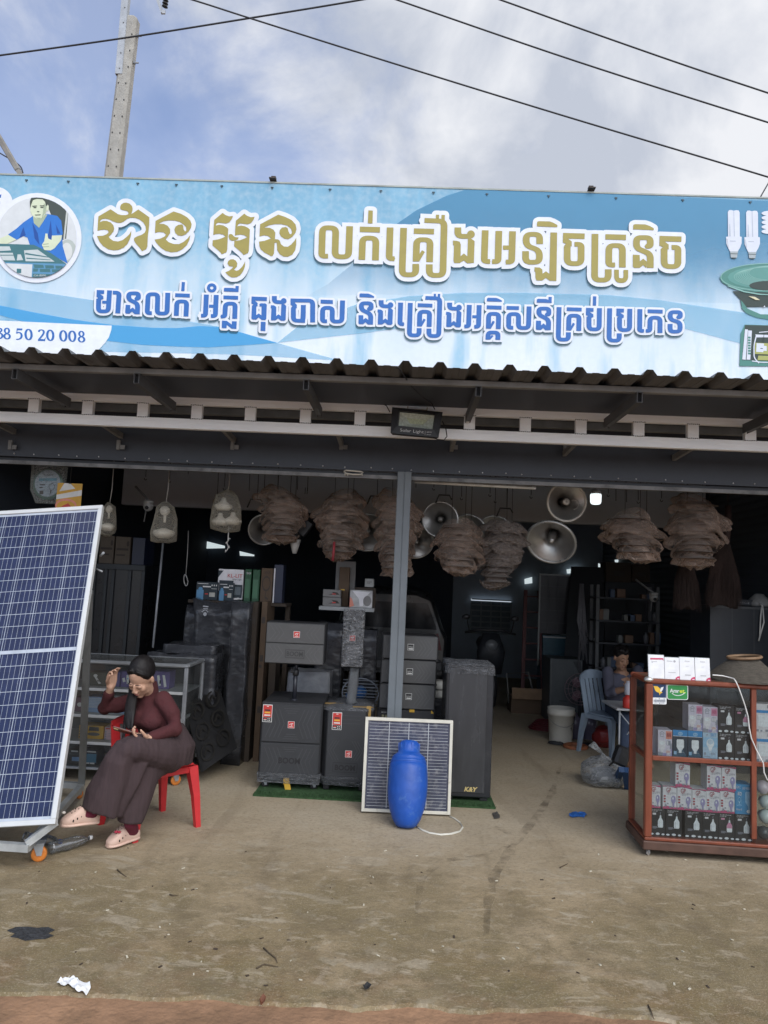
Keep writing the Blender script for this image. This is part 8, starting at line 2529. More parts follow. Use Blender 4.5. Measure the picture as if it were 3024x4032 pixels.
mb = MB(); mb.tube([at(1316, 2134, 6.66), at(1314, 2170, 6.64), at(1310, 2208, 6.63)], 0.012, 6); tag(mb.build('red_ribbon', M('ribbon_red', (0.33, 0.04, 0.05), 0.6)), 'short red ribbon dangling from a wrapped stack left of the post', 'ribbon')
t = thing('floodlight_head', 'black lamp head with a white cone bag hanging below the leftmost wrapped stack', 'lamp', at(1190, 2085, 6.95))
mb = MB(); mb.box((0.02, 0, 0.02), (0.11, 0.06, 0.16), rot(0, 35, 0), 0.01); mb.ball((-0.06, 0, -0.07), (0.05, 0.04, 0.04), 10); mb.build('head', black_pl, t)
mb = MB(); mb.lathe([(0.055, 0), (0.02, -0.13)], 16, (-0.06, 0, -0.10)); mb.build('cone_bag', M('cone_white', (0.5, 0.49, 0.46), 0.5), t)
for lab, px, py, Y in (('white dome camera on an arm at the left of the doorway', 584, 1992, 7.2), ('white dome camera with a dangling cord at the right rear', 2574, 2352, 8.6)):
 p = at(px, py, Y); t = thing('security_camera', lab, 'camera', p, 0, 'white dome cameras')
 mb = MB(); mb.ball((0, 0, 0), (0.05, 0.05, 0.055), 14); mb.lathe([(0.05, 0.02), (0.05, 0.05), (0.02, 0.06)], 14); mb.build('housing', M('camera_white', (0.36, 0.36, 0.35), 0.4), t)
 mb = MB(); mb.ball((0.0, -0.042, -0.02), (0.02, 0.015, 0.02), 10); mb.build('lens', black_pl, t)
 mb = MB(); mb.tube([(0, 0, .05), (-.06, .05, .1), (-.18, .1, .2)], 0.012, 6); mb.tube([(-.02, 0, -.04), (-.03, 0, -.16)], 0.006, 5); mb.build('arm', M('camera_arm', (0.2, 0.2, 0.2), 0.5), t)
brm = M('broom_fibre', (0.042, 0.025, 0.02), 0.9, var=0.6, scale=60, stretch=(6, 6, 0.4), bump=0.8, bscale=120)
for lab, px, py0, py1, w, Y, sk in (('dark fibre broom hanging head down below the fan-shaped stack', 2705, 2170, 2390, 112, 7.1, 0.0), ('dark fibre broom with a wound handle hanging right of the fan-shaped stack', 2845, 1990, 2385, 145, 7.0, 0.05)):
 a = at(px, py1, Y); h_ = at(px, py0, Y).z - a.z; k = w / F * Y / 2
 t = thing('broom', lab, 'broom', a, 0, 'fibre brooms hanging in the doorway')
 mb = MB(); hb2 = min(h_, 0.6)
 mb.loft([((0, 0, 0.02), k * .8, k * .3), ((0, 0, hb2 * .3), k * .8, k * .3), ((-.01, 0, hb2 * .65), k * .6, k * .3), ((-.02 + sk, 0, hb2 * .95), k * .26, k * .22)], 26)
 for v in mb.bm.verts:
  if v.co.z < 0.02:
   v.co.z -= rnd.uniform(0, 0.05)
 for i in range(190):
  a_, r_ = rnd.uniform(0, 6.283), rnd.uniform(.82, 1.06)
  q0 = Vector((-.02 + sk + k * .22 * math.cos(a_), k * .2 * math.sin(a_), hb2 * .95)); q2 = Vector((k * r_ * math.cos(a_), k * .4 * r_ * math.sin(a_), rnd.uniform(-.07, .03))); q1 = q0.lerp(q2, .55) + Vector((k * .14 * math.cos(a_), k * .08 * math.sin(a_), 0))
  e = Vector((.004, .002, 0))
  mb.poly([q0 - e, q0 + e, q1 + e, q1 - e]); mb.poly([q1 - e, q1 + e, q2])
 mb.wobble(0.006, 30, px); mb.build('bristles', brm, t, recalc=False)
 mb = MB(); mb.tube([(-.02 + sk, 0, hb2 * .93), (sk, 0, h_ * .8), (sk, 0, h_)], 0.03, 10); mb.tube([(sk, 0, h_), (sk, 0, ZC - a.z - 0.004)], 0.004, 5); mb.build('handle', M('broom_binding', (0.045, 0.025, 0.022), 0.7, var=0.4, scale=30, stretch=(1, 1, 8)), t)
def chair(label, loc, rz, m, hb, sc=1.0):
 """monobloc plastic chair facing local -y"""
 t = thing('plastic_chair', label, 'chair', loc, rz)
 zs_ = 0.41
 mb = MB(); mb.boxz(-.19, .19, -.19, .18, zs_ - .018, zs_, .008)
 for a in ((-.19, -.192, .19, -.172), (-.19, .162, .19, .182), (-.192, -.17, -.172, .16), (.172, -.17, .192, .16)):
  mb.boxz(a[0], a[2], a[1], a[3], zs_ - .06, zs_ - .019, .003)
 mb.build('seat', m, t)
 for x in (-1, 1):
  for y in (-1, 1):
   mb = MB()
   R4 = lambda cx_, cy_, a, z: [(cx_ - a, cy_ - a * .8, z), (cx_ + a, cy_ - a * .8, z), (cx_ + a, cy_ + a * .8, z), (cx_ - a, cy_ + a * .8, z)]
   mb.rings([R4(x * .225, y * .215, .018, 0), R4(x * .205, y * .2, .024, .2), R4(x * .178, y * .17, .034, zs_ - .019)], True, True, False)
   mb.build('leg', m, t)
 mb = MB()
 bk = lambda u, z: Vector((u * .2, .175 + .09 * (z - zs_) / .4 + .03 * (1 - u * u) - .03, z))
 for u in (-.93, -.5, -.17, .17, .5, .93):
  w_ = .03 if abs(u) > .9 else .022
  mb.rings([[bk(u, z) + Vector((d, e, 0)) for d, e in ((-w_, -.006), (w_, -.006), (w_, .006), (-w_, .006))] for z in (zs_ - .02, zs_ + hb * .45, zs_ + hb * .8)], True, True, False)
 mb.rings([[bk(u, zs_ + hb * .78) + Vector((0, -.007, 0)), bk(u, zs_ + hb * .78) + Vector((0, .007, 0)), bk(u, zs_ + hb * (1 - .12 * u * u)) + Vector((0, .009, 0)), bk(u, zs_ + hb * (1 - .12 * u * u)) + Vector((0, -.009, 0))] for u in (-1.08, -.8, -.4, 0, .4, .8, 1.08)], True, True, False)
 mb.build('backrest', m, t)
 return t
fa, fb2, fc2, fd = gnd(562, 3302), gnd(728, 3252), gnd(605, 3216), gnd(452, 3236)
cc_ = (fa + fb2 + fc2 + fd) / 4
chair('worn red plastic chair the woman sits on sideways', (cc_.x, cc_.y, 0), 49, M('red_plastic', (0.50, 0.028, 0.032), 0.4, var=0.12, scale=6, dirt=((0.09, 0.02, 0.02), 10, 0.63, 0.7)), 0.29)
MX, MY = at(2352, 2956, 7.6).x, 7.6
chair('pale blue plastic chair under the seated man', (MX + .2, MY + .28, 0), 34, M('pale_blue_plastic', (0.24, 0.30, 0.37), 0.45, var=0.1), 0.42)
skin = M('skin', (0.50, 0.30, 0.21), 0.5, var=0.06, scale=20)
hairm = M('hair_black', (0.009, 0.0075, 0.0075), 0.5, spec=0.3, var=0.5, scale=20, stretch=(14, 14, 0.25), bump=0.22, bscale=12)
def finish(o, vox, sm=6, fac=0.5):
 mods(o, ('REMESH', {'mode': 'VOXEL', 'voxel_size': vox, 'use_smooth_shade': True}), ('SMOOTH', {'factor': fac, 'iterations': sm}))
 return o
def seg(mb, pts, rs, seg_=12):
 """limb: tapered tube with ball ends, later fused by the remesh"""
 mb.tube(pts, rs, seg_)
 for p, r in ((pts[0], rs[0]), (pts[-1], rs[-1])):
  mb.ball(p, r, 10)
 for p, r in list(zip(pts, rs))[1:-1]:
  mb.ball(p, r, 10)
def head(mb, T):
 mb.X = T
 mb.ball((0, .012, .03), (.071, .090, .098), 20)
 mb.ball((0, -.028, -.035), (.058, .060, .085), 18)
 mb.ball((0, -.058, -.097), (.028, .024, .022), 12)
 mb.tube([(0, -.084, .018), (0, -.094, -.008), (0, -.101, -.028)], [.0075, .0085, .0105], 10)
 mb.ball((0, -.099, -.030), (.0115, .010, .009), 10)
 for s in (-1, 1):
  mb.ball((s * .013, -.097, -.034), (.0085, .010, .008), 8)
  mb.ball((s * .035, -.058, -.024), (.023, .024, .030), 12)
  mb.ball((s * .029, -.073, .004), (.0165, .0145, .0115), 12)
  mb.ball((s * .074, .006, -.006), (.008, .017, .030), 10)
  mb.ball((s * .042, -.02, -.072), (.015, .033, .028), 10)
 mb.ball((0, -.083, -.061), (.019, .0085, .0055), 12)
 mb.ball((0, -.081, -.070), (.016, .0090, .0065), 12)
 mb.X = Matrix.Identity(4)
def face_parts(par, T, lipc):
 mb = MB(); mb.X = T
 for s in (-1, 1):
  mb.tube([(s * .013, -.0905, .026), (s * .030, -.0915, .035), (s * .047, -.0815, .028)], [.0020, .0026, .0014], 6)
 mb.build('eyebrow', hairm, par)
 mb = MB(); mb.X = T
 for s in (-1, 1):
  mb.tube([(s * .014, -.0860, .000), (s * .029, -.0888, -.006), (s * .044, -.0800, .001)], [.0008, .0013, .0008], 6)
 mb.build('eyelash', hairm, par)
 mb = MB(); mb.X = T
 mb.ball((0, -.0868, -.0612), (.0175, .0048, .0038), 10); mb.ball((0, -.0858, -.0695), (.0145, .0050, .0044), 10)
 mb.build('lips', M(lipc[0], lipc[1], 0.45), par)
def hand(mb, wr, dirv, palm, thumb_side, curl, size=1.0):
 """five-fingered hand: wrist, direction of the fingers, palm normal, +1/-1 thumb side, curl per finger in degrees"""
 d = Vector(dirv).normalized()
 n = Vector(palm); n = (n - d * n.dot(d)).normalized()
 s = d.cross(n) * thumb_side
 wr = Vector(wr)
 k = size
 for f in (-.028, -.009, .010, .028):
  mb.tube([wr + s * f * .6 * k, wr + d * .045 * k + s * f * k, wr + d * .085 * k + s * f * k], [.015 * k, .0135 * k, .0105 * k], 8)
 for i, (f, L) in enumerate(((.030, .068), (.010, .076), (-.010, .070), (-.029, .056))):
  p = wr + d * .083 * k + s * f * k
  q = d.copy() + s * f * 3
  a = 0
  pts = [p]
  for j, fr in enumerate((.45, .32, .23)):
   a += R(curl[i + 1] * (0.8 if j == 0 else 1.0))
   v_ = (q * math.cos(a) + n * math.sin(a)).normalized()
   p = p + v_ * L * fr * k
   pts.append(p)
  mb.tube(pts, [.0092 * k, .0085 * k, .0078 * k, .0066 * k], 8)
  mb.ball(pts[-1], .0066 * k, 8)
 p0 = wr + d * .025 * k + s * .024 * k
 a = R(curl[0])
 tv = (d * .72 + s * .62 + n * math.sin(a)).normalized()
 p1 = p0 + tv * .036 * k; tv2 = (d * .95 + s * .15 + n * math.sin(a) * 1.2).normalized(); p2 = p1 + tv2 * .030 * k; p3 = p2 + tv2 * .022 * k
 mb.tube([p0, p1, p2, p3], [.014 * k, .0115 * k, .0098 * k, .0075 * k], 8)
 mb.ball(p3, .0075 * k, 8)
def frame(c, fwd, up=(0, 0, 1), sc=1.0):
 f = Vector(fwd).normalized(); u = Vector(up); u = (u - f * u.dot(f)).normalized(); r_ = f.cross(u)
 return Matrix.Translation(Vector(c)) @ Matrix((r_, -f, u)).transposed().to_4x4() @ Matrix.Scale(sc, 4)
A = at
HD = A(557, 2668, 4.74)
HT = frame(HD, (-.22, -.80, -.70), (.10, -.1, 1), 1.0)
shL, shR = A(520, 2752, 4.93), A(648, 2748, 4.77)
elL, wrL = A(410, 2788, 4.93), A(436, 2706, 4.86)
elR, wrR = A(692, 2872, 4.72), A(592, 2903, 4.58)
hipL, hipR = A(628, 2965, 4.95), A(690, 2962, 4.82)
knU, anU = A(500, 2940, 4.52), A(352, 3178, 4.46)
knL, anL = A(560, 2985, 4.64), A(513, 3205, 4.57)
chest, waist = A(592, 2805, 4.85), A(640, 2890, 4.88)
neck = A(583, 2722, 4.83)
fL = (wrL - elL).normalized()
mb = MB()
head(mb, HT)
seg(mb, [neck + Vector((.005, .02, -.06)), neck, HD + Vector((.012, .025, -.045))], [.05, .047, .048])
seg(mb, [elL, wrL], [.028, .025]); seg(mb, [shL, elL], [.036, .026])
seg(mb, [shR, elR], [.036, .026]); seg(mb, [elR, wrR], [.026, .024])
hand(mb, wrL, Vector((.05, -.02, 1)), Vector((.75, -.55, -.1)), -1, (35, 52, 38, 26, 20), 0.98)
hd = (A(535, 2897, 4.53) - wrR).normalized()
hand(mb, wrR, hd, Vector((.05, -.15, 1)), -1, (40, 34, 36, 40, 44), 0.98)
seg(mb, [neck + Vector((0, .03, -.08)), chest, waist, (hipL + hipR) / 2], [.045, .08, .08, .1])
seg(mb, [hipR, knU, anU], [.06, .038, .03]); seg(mb, [hipL, knL, anL], [.06, .04, .03])
wom = finish(mb.build('person', skin), 0.0048, 4, 0.5)
tag(wom, 'seated woman in a maroon high-neck sweater looking down at a phone, legs crossed', 'person')
face_parts(wom, HT, ('lips_rose', (0.40, 0.15, 0.13)))
mb = MB()
tors = lambda c, rx, ry, ax=(.86, -.5, 0): (c, rx, ry, ax)
mb.loft([tors(neck + Vector((-.008, .0, .05)), .058, .058), tors(neck + Vector((.002, .012, .01)), .060, .058), tors(neck + Vector((.006, .02, -.03)), .062, .06), tors(neck + Vector((.01, .03, -.075)), .125, .08), tors(chest + Vector((0, 0, .02)), .152, .112), tors((chest + waist) / 2, .142, .112), tors(waist, .148, .122), tors((waist * .4 + (hipL + hipR) * .3), .175, .145)], 22)
mb.ball(chest + Vector((-.05, -.078, -.03)), (.07, .05, .06), 14); mb.ball(chest + Vector((.04, -.105, -.035)), (.075, .05, .06), 14); mb.ball(chest + Vector((-.01, -.085, -.035)), (.07, .05, .05), 14)
seg(mb, [shL + Vector((.02, 0, -.012)), (shL + elL) / 2 + Vector((0, 0, -.012)), elL, elL + (wrL - elL) * .68], [.056, .052, .046, .038])
seg(mb, [shR + Vector((-.01, 0, -.012)), (shR + elR) / 2 + Vector((.012, 0, 0)), elR + Vector((-.004, 0, 0)), elR + (wrR - elR) * .93], [.058, .053, .047, .034])
mb.wobble(.007, 13, 2)
sw = finish(mb.build('sweater', M('knit_maroon', (0.060, 0.0135, 0.0155), 0.9, var=0.10, scale=30, bump=0.8, bscale=14), wom), 0.009, 5)
mb = MB()
pan = lambda c, a, b, ax=(1, -.3, 0): (c, a, b, ax)
hipc = (hipL + hipR) / 2
mb.loft([pan(waist + Vector((0, 0, .02)), .155, .13, (.86, -.5, 0)), pan(hipc + Vector((.0, -.01, .035)), .19, .17, (.86, -.5, 0)), pan(hipc + Vector((-.01, -.02, -.04)), .185, .17, (.86, -.5, 0))], 20)
mb.loft([pan(hipR + Vector((-.04, 0, 0)), .13, .14, (0, .3, 1)), pan((hipR + knU) / 2 + Vector((.02, 0, -.012)), .115, .125, (0, .3, 1)), pan(knU + Vector((.03, 0, -.012)), .085, .10, (0, .3, 1)), pan(knU + Vector((-.015, .0, -.03)), .07, .075, (0, .3, 1))], 20)
mb.ball(knU + Vector((.015, 0, -.022)), (.085, .09, .08), 16)
mb.loft([pan(knU + Vector((.01, .01, .0)), .08, .085), pan(A(470, 3000, 4.50), .098, .09), pan(A(447, 3070, 4.49), .115, .088), pan(A(415, 3135, 4.48), .122, .088), pan(A(396, 3194, 4.47), .118, .085, (1, -.3, -.32))], 20)
mb.loft([pan(hipL + Vector((0, 0, -.02)), .13, .13), pan(A(600, 2990, 4.75), .125, .12), pan(A(560, 3045, 4.64), .112, .10), pan(A(535, 3130, 4.60), .098, .088), pan(A(518, 3195, 4.57), .082, .075), pan(A(510, 3236, 4.56), .072, .066)], 20)
mb.loft([pan(A(535, 2995, 4.55), .09, .05), pan(A(505, 3075, 4.52), .09, .045), pan(A(474, 3150, 4.50), .07, .04), pan(A(455, 3208, 4.49), .05, .032)], 16)
mb.wobble(.016, 9, 4, .3); mb.wobble(.008, 22, 9, .3)
tr2 = finish(mb.build('trousers', M('twill_plum', (0.046, 0.029, 0.031), 0.92, var=0.14, scale=25, bump=1.0, bscale=9, stretch=(1.6, 1.6, .3)), wom), 0.008, 2)
sock = M('sock_wine', (0.13, 0.015, 0.035), 0.9, var=0.1, bump=0.4, bscale=120)
clog_m = M('clog_pink', (0.60, 0.42, 0.34), 0.6, var=0.06, scale=14, dirt=((0.32, 0.24, 0.18), 16, 0.6, 0.6))
clog_h = M('clog_hole', (0.03, 0.02, 0.018), 0.8)
def clog(toe, heel, ank, roll=0.0):
 toe, heel = Vector(toe), Vector(heel)
 d = (toe - heel); L = d.length; d.normalize()
 u = Vector((0, 0, 1)); u = (u - d * d.z).normalized(); s = d.cross(u)
 F4 = Matrix.Translation(heel) @ Matrix((s, d, u)).transposed().to_4x4() @ rot(0, roll, 0)
 k = L / .25
 hk = 1.3
 mb = MB(); mb.X = F4
 rows = ((-.002, .024, .012, .05), (.012, .037, .0, .062), (.05, .041, .0, .06), (.09, .042, .0, .072), (.12, .045, .0, .098), (.15, .050, .0, .088), (.185, .053, .0, .070), (.215, .049, .002, .055), (.238, .036, .006, .042), (.25, .016, .014, .030))
 mb.rings([[(w_ * k * math.copysign(abs(math.cos(t)) ** .7, math.cos(t)), y * k, (z0 + (z1 - z0) * (.5 + .5 * math.copysign(abs(math.sin(t)) ** .8, math.sin(t)))) * k * hk) for t in (2 * math.pi * j / 18 for j in range(18))] for y, w_, z0, z1 in rows])
 mb.rings([[((w_ + .004) * k * math.copysign(abs(math.cos(t)) ** .6, math.cos(t)), y * k, (.012 + .014 * math.sin(t)) * k) for t in (2 * math.pi * j / 18 for j in range(18))] for y, w_, z0, z1 in rows])
 c = mb.build('clog', clog_m, wom)
 c.modifiers.new('s', 'SUBSURF').render_levels = 1
 mb = MB(); mb.X = F4
 for y, w_, h in ((.135, .040, .050), (.160, .045, .043), (.185, .047, .034)):
  for sd_ in (-1, 1):
   mb.ball((sd_ * w_ * k * 1.0, y * k, h * k * hk), (.008 * k, .0065 * k, .011 * k), 8)
 for y, w_, h in ((.15, .02, .084), (.172, .02, .074), (.13, .016, .094), (.165, .0, .082), (.19, .016, .066)):
  mb.ball((w_ * k, y * k, h * k * hk), (.0045 * k, .0045 * k, .004 * k), 6); mb.ball((-w_ * k, y * k, h * k * hk), (.0045 * k, .0045 * k, .004 * k), 6)
 mb.build('hole', clog_h, c)
 mb = MB(); mb.X = Matrix.Identity(4)
 a = F4 @ Vector((0, .135 * k, .06 * k)); b = F4 @ Vector((0, .06 * k, .075 * k))
 seg(mb, [a, b, Vector(ank), Vector(ank) + Vector((.025, 0, .05))], [.036, .045, .042, .036]); seg(mb, [F4 @ Vector((0, .03 * k, .04 * k)), b], [.03, .04])
 finish(mb.build('sock', sock, wom), .008, 3)
 return F4
F1 = clog(A(236, 3256, 4.36), A(388, 3240, 4.50), A(374, 3172, 4.48))
F2 = clog(gnd(420, 3340, .006), gnd(545, 3300, .014), A(514, 3236, 4.565))
mb = MB(); mb.X = F1; mb.ball((.03, .2, .07), (.012, .012, .008), 10); mb.build('charm', M('charm_white', (0.7, .66, .6), .4), wom)
mb = MB(); mb.X = F2; mb.ball((-.02, .17, .088), (.01, .012, .008), 10); mb.ball((-.03, .155, .085), (.01, .01, .008), 8); mb.build('charm', M('charm_red', (0.4, .03, .06), .4), wom)
mb = MB(); mb.X = HT
mb.ball((0, .026, .046), (.0805, .094, .096), 20); mb.ball((0, .05, .0), (.060, .055, .062), 16)
for s in (-1, 1):
 mb.loft([((s * .012, -.050, .108), .016, .010), ((s * .050, -.041, .085), .012, .013), ((s * .069, -.018, .052), .009, .018), ((s * .068, .02, .03), .008, .02)], 10)
mb.X = Matrix.Identity(4)
tail = [(HT @ Vector((.045, .045, -.0)), .042, .038), (HT @ Vector((.074, .015, -.06)), .034, .036), (A(525, 2725, 4.76), .032, .026), (A(518, 2765, 4.71), .036, .024), (A(512, 2805, 4.66), .036, .022), (A(508, 2840, 4.635), .028, .016), (A(508, 2872, 4.61), .012, .008)]
mb.loft(tail, 14)
mb.loft([(p_ + Vector((.022 * (i > 1), -.012, 0)), a_ * .45, b_ * .45) for i, (p_, a_, b_) in enumerate(tail)], 10)
mb.loft([(p_ + Vector((-.024 * (i > 1), -.008, -.02 * i)), a_ * .4, b_ * .4) for i, (p_, a_, b_) in enumerate(tail)], 10)
mb.wobble(.004, 30, 3)
finish(mb.build('hair', hairm, wom), .006, 3)
ph = A(492, 2880, 4.535)
pt_ = thing('smartphone', 'smartphone in a dark red case held in the woman\'s left hand', 'phone', ph)
pd_ = (A(522, 2889, 4.54) - A(462, 2872, 4.53)).normalized()
un = Vector((.15, .45, .9)); un = (un - pd_ * un.dot(pd_)).normalized()
pt_.matrix_basis = Matrix.Translation(ph) @ Matrix((pd_, un.cross(pd_), un)).transposed().to_4x4()
mb = MB(); mb.box((0, 0, 0), (.145, .072, .009), None, .004, 2); mb.build('case', M('phone_case', (0.10, 0.035, 0.022), .35), pt_)
mb = MB(); mb.boxz(-.066, .066, -.032, .032, .0048, .0055); mb.build('screen', M('phone_screen', (0.02, .02, .025), .1, emit=(.7, .75, .8), estr=.25), pt_)
mb = MB(); mb.box((-.05, -.018, -.0055), (.026, .024, .003)); mb.build('camera', M('phone_camera', (.45, .33, .16), .3, metal=.5), pt_)
mk = 8.0
HD2 = A(2446, 2590, mk)
HM = frame(HD2, (.22, -.88, -.32), (0, 0, 1), 1.0)
s1_, s2_ = A(2392, 2645, 8.0), A(2512, 2640, 8.1)
e1, w1_ = A(2398, 2728, 7.85), A(2462, 2712, 7.68)
e2, w2_ = A(2535, 2725, 7.9), A(2490, 2705, 7.68)
hp1, hp2 = A(2420, 2800, 7.95), A(2480, 2800, 8.1)
kn1, kn2 = A(2460, 2830, 7.45), A(2520, 2825, 7.6)
an1, an2 = gnd(2462, 3000, .06), gnd(2530, 2990, .06)
nk = A(2448, 2640, 8.05)
ch2 = A(2448, 2700, 8.05)
mb = MB()
head(mb, HM)
seg(mb, [nk + Vector((0, .02, -.05)), nk, HD2 + Vector((0, .02, -.05))], [.06, .052, .05])
seg(mb, [s1_, e1], [.05, .042]); seg(mb, [e1, w1_], [.042, .028]); seg(mb, [s2_, e2], [.05, .042]); seg(mb, [e2, w2_], [.042, .028])
hand(mb, w1_, Vector((.6, -.5, .25)), Vector((.3, .5, .6)), 1, (30, 40, 40, 40, 40)); hand(mb, w2_, Vector((-.5, -.6, .2)), Vector((-.3, .5, .6)), -1, (30, 40, 40, 40, 40))
seg(mb, [nk + Vector((0, .02, -.08)), ch2, (hp1 + hp2) / 2], [.1, .13, .13])
seg(mb, [hp1, kn1, an1], [.08, .06, .04]); seg(mb, [hp2, kn2, an2], [.08, .06, .04])
seg(mb, [an1, an1 + Vector((.04, -.13, -.03))], [.035, .03]); seg(mb, [an2, an2 + Vector((.04, -.13, -.03))], [.035, .03])
man = finish(mb.build('person', M('skin_tan', (0.34, 0.19, 0.12), .5)), .006, 4)
tag(man, 'seated man in a dark violet shirt working at a folding table behind the display cabinet', 'person')
face_parts(man, HM, ('lips_brown', (0.25, 0.12, 0.09)))
mb = MB()
mb.loft([tors(nk + Vector((0, .02, -.02)), .07, .065, (1, .3, 0)), tors(nk + Vector((0, .02, -.06)), .15, .09, (1, .3, 0)), tors(ch2, .185, .13, (1, .3, 0)), tors((hp1 + hp2) / 2 + Vector((0, 0, .1)), .17, .135, (1, .3, 0)), tors((hp1 + hp2) / 2, .17, .14, (1, .3, 0))], 20)
seg(mb, [s1_, (s1_ + e1) / 2, e1, e1 + (w1_ - e1) * .35], [.06, .056, .052, .05]); seg(mb, [s2_, (s2_ + e2) / 2, e2, e2 + (w2_ - e2) * .35], [.06, .056, .052, .05])
mb.wobble(.008, 12, 5)
finish(mb.build('shirt', M('shirt_violet', (0.085, 0.085, 0.115), .9, bump=.3, bscale=25), man), .01, 4)
mb = MB(); seg(mb, [(hp1 + hp2) / 2, hp1, kn1, an1 + Vector((0, 0, .03))], [.15, .1, .075, .06]); seg(mb, [(hp1 + hp2) / 2, hp2, kn2, an2 + Vector((0, 0, .03))], [.15, .1, .075, .06])
finish(mb.build('trousers', M('jeans_dark', (0.035, 0.05, 0.085), .9), man), .01, 4)
mb = MB(); mb.X = HM
mb.ball((0, .024, .048), (.082, .094, .09), 18)
for i in range(16):
 a = 2 * math.pi * i / 16
 mb.ball((.062 * math.cos(a), .012 + .068 * math.sin(a), .088 + .012 * math.sin(5 * a)), (.022, .022, .028), 8)
finish(mb.build('hair', hairm, man), .007, 2)
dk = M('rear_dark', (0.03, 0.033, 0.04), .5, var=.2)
p = gnd(2207, 2918); k = 205 / 2.074 / F * p.y / 2
bkt = thing('bucket', 'dirty white plastic bucket standing in the middle of the right bay', 'bucket', p)
hb3 = 260 / 2.074 / F * p.y
mb = MB(); mb.lathe([(k * .86, 0), (k * .88, .01), (k * .97, hb3 * .78), (k * 1.06, hb3 * .79), (k * 1.07, hb3 * .9), (k * 1.02, hb3 * .91), (k * 1.05, hb3), (k * .98, hb3), (k * .94, hb3 * .6), (k * .85, .02)], 28); mb.build('shell', M('bucket_white', (0.52, 0.50, 0.44), .5, var=.08, dirt=((.3, .27, .2), 9, .6, .5)), bkt)
mb = MB(); mb.tube([(k * 1.08 * math.cos(a), -k * 1.08 * abs(math.sin(a)), hb3 * .82 - .12 * abs(math.sin(a))) for a in (math.pi * i / 12 for i in range(13))], .003, 5); mb.build('handle', zinc_d, bkt)
mb = MB(); T = lambda x, z, o: Vector((x, -math.sqrt(max(0, (k * .95) ** 2 - x * x)) - .004, z)); flat(mb, brush([(k * .55, hb3 * .45), (k * .68, hb3 * .46), (k * .66, hb3 * .40), (k * .6, hb3 * .39)], .006), T); mb.build('mark', ink_d, bkt)
for lab, px, py, r, m in (('dark plastic plate on the floor in front of the bucket', 2188, 2930, .085, dk), ('orange ring on the floor right of the bucket', 2266, 2944, .11, M('ring_orange', (.28, .1, .045), .6)), ('dark plate on the floor beside the blue chair leg', 2315, 2937, .08, dk)):
 mb = MB()
 if 'ring' in lab:
  mb.tube([gnd(px, py) + Vector((r * math.cos(a), r * math.sin(a), .012)) for a in (2 * math.pi * i / 24 for i in range(25))], .022, 8)
 else:
  mb.lathe([(r, .012), (r * .95, .02), (r * .5, .006), (.01, .005)], 20, gnd(px, py))
 tag(mb.build('floor_ring' if 'ring' in lab else 'plate', m), lab, 'ring' if 'ring' in lab else 'plate')
ta, tb = at(2432, 2788, 7.3), at(2560, 2790, 7.3)
tt = thing('folding_table', 'small folding table with crossed steel legs in front of the seated man', 'table', (ta.x, 7.3, 0))
tw, th_ = tb.x - ta.x, ta.z
mb = MB(); mb.boxz(-.02, tw, -.03, .5, th_ - .02, th_, .004); mb.build('table_top', M('table_pale', (.4, .41, .42), .4), tt)
for x in (0.02, tw - .03):
 mb = MB(); mb.tube([(x, .0, th_ - .02), (x - .01, -.02, 0)], .01, 8); mb.build('leg', galv2, tt)
mb = MB(); mb.tube([(.02, 0, th_ - .04), (tw * .8, .0, .25)], .006, 6); mb.tube([(.02, .02, .2), (tw * .8, .02, th_ - .05)], .006, 6); mb.build('brace', galv2, tt)
for nm, lab, cat, px, r, h, m in (('red_jar', 'red jar on the folding table beside the cabinet post', 'jar', 2474, .05, .125, M('jar_red', (.5, .04, .03), .4)), ('white_bottle', 'white squeeze bottle standing on the red jar', 'bottle', 2474, .035, .13, M('bottle_pale', (.45, .45, .5), .4))):
 q_ = at(px, 2780, 7.32); z = th_ + .001 + (.126 if 'white' in nm else 0)
 mb = MB(); mb.lathe([(r * .9, 0), (r, .01), (r, h * .75), (r * .6, h * .85), (r * .5, h)], 18, (q_.x, 7.33, z)); tag(mb.build(nm, m), lab, cat)
p = gnd(2374, 3088); t = thing('plastic_bag', 'knotted clear plastic bag on the floor left of the display cabinet', 'bag', p)
mb = MB(); mb.lathe([(.05, 0), (.16, .01), (.20, .07), (.18, .15), (.10, .21), (.03, .235), (.02, .25)], 26); mb.rings([[(-.0 + s_ * .02 + x, y, .25 + z) for x, y, z in ((-.01, -.01, 0), (.01, -.01, 0), (.01, .01, 0), (-.01, .01, 0))] for s_ in (0,)] + [[(-.09 + x, y, .32 + z) for x, y, z in ((-.05, -.01, 0), (.02, -.01, .03), (.02, .01, .03), (-.05, .01, 0))]], True, True, True)
mb.wobble(.03, 11, 3); [setattr(v.co, 'z', max(.001, v.co.z)) for v in mb.bm.verts]; mb.build('film', film('bag_film', (.6, .62, .63), .28, .15, 1.0, 9, .3), t)
mb = MB(); mb.ball((.02, 0, .08), (.12, .12, .07), 14); mb.wobble(.03, 14, 6); [setattr(v.co, 'z', max(.004, v.co.z)) for v in mb.bm.verts]; mb.build('contents', M('bag_contents', (.22, .23, .24), .6, var=.5, scale=12), t)
q_ = [gnd(2418, 3092), gnd(2472, 3108), at(2448, 3030, 6.35)]
tr_b = thing('trestle_foot', 'dark blue splayed trestle foot beside the plastic bag', 'trestle', gnd(2445, 3100))
mb = MB(); mb.bar(q_[0] + Vector((0, 0, .02)), q_[2], .045); mb.bar(q_[1] + Vector((0, 0, .02)), q_[2] + Vector((.03, 0, 0)), .05); mb.build('legs', M('trestle_blue', (.02, .06, .15), .6), tr_b, world=True)
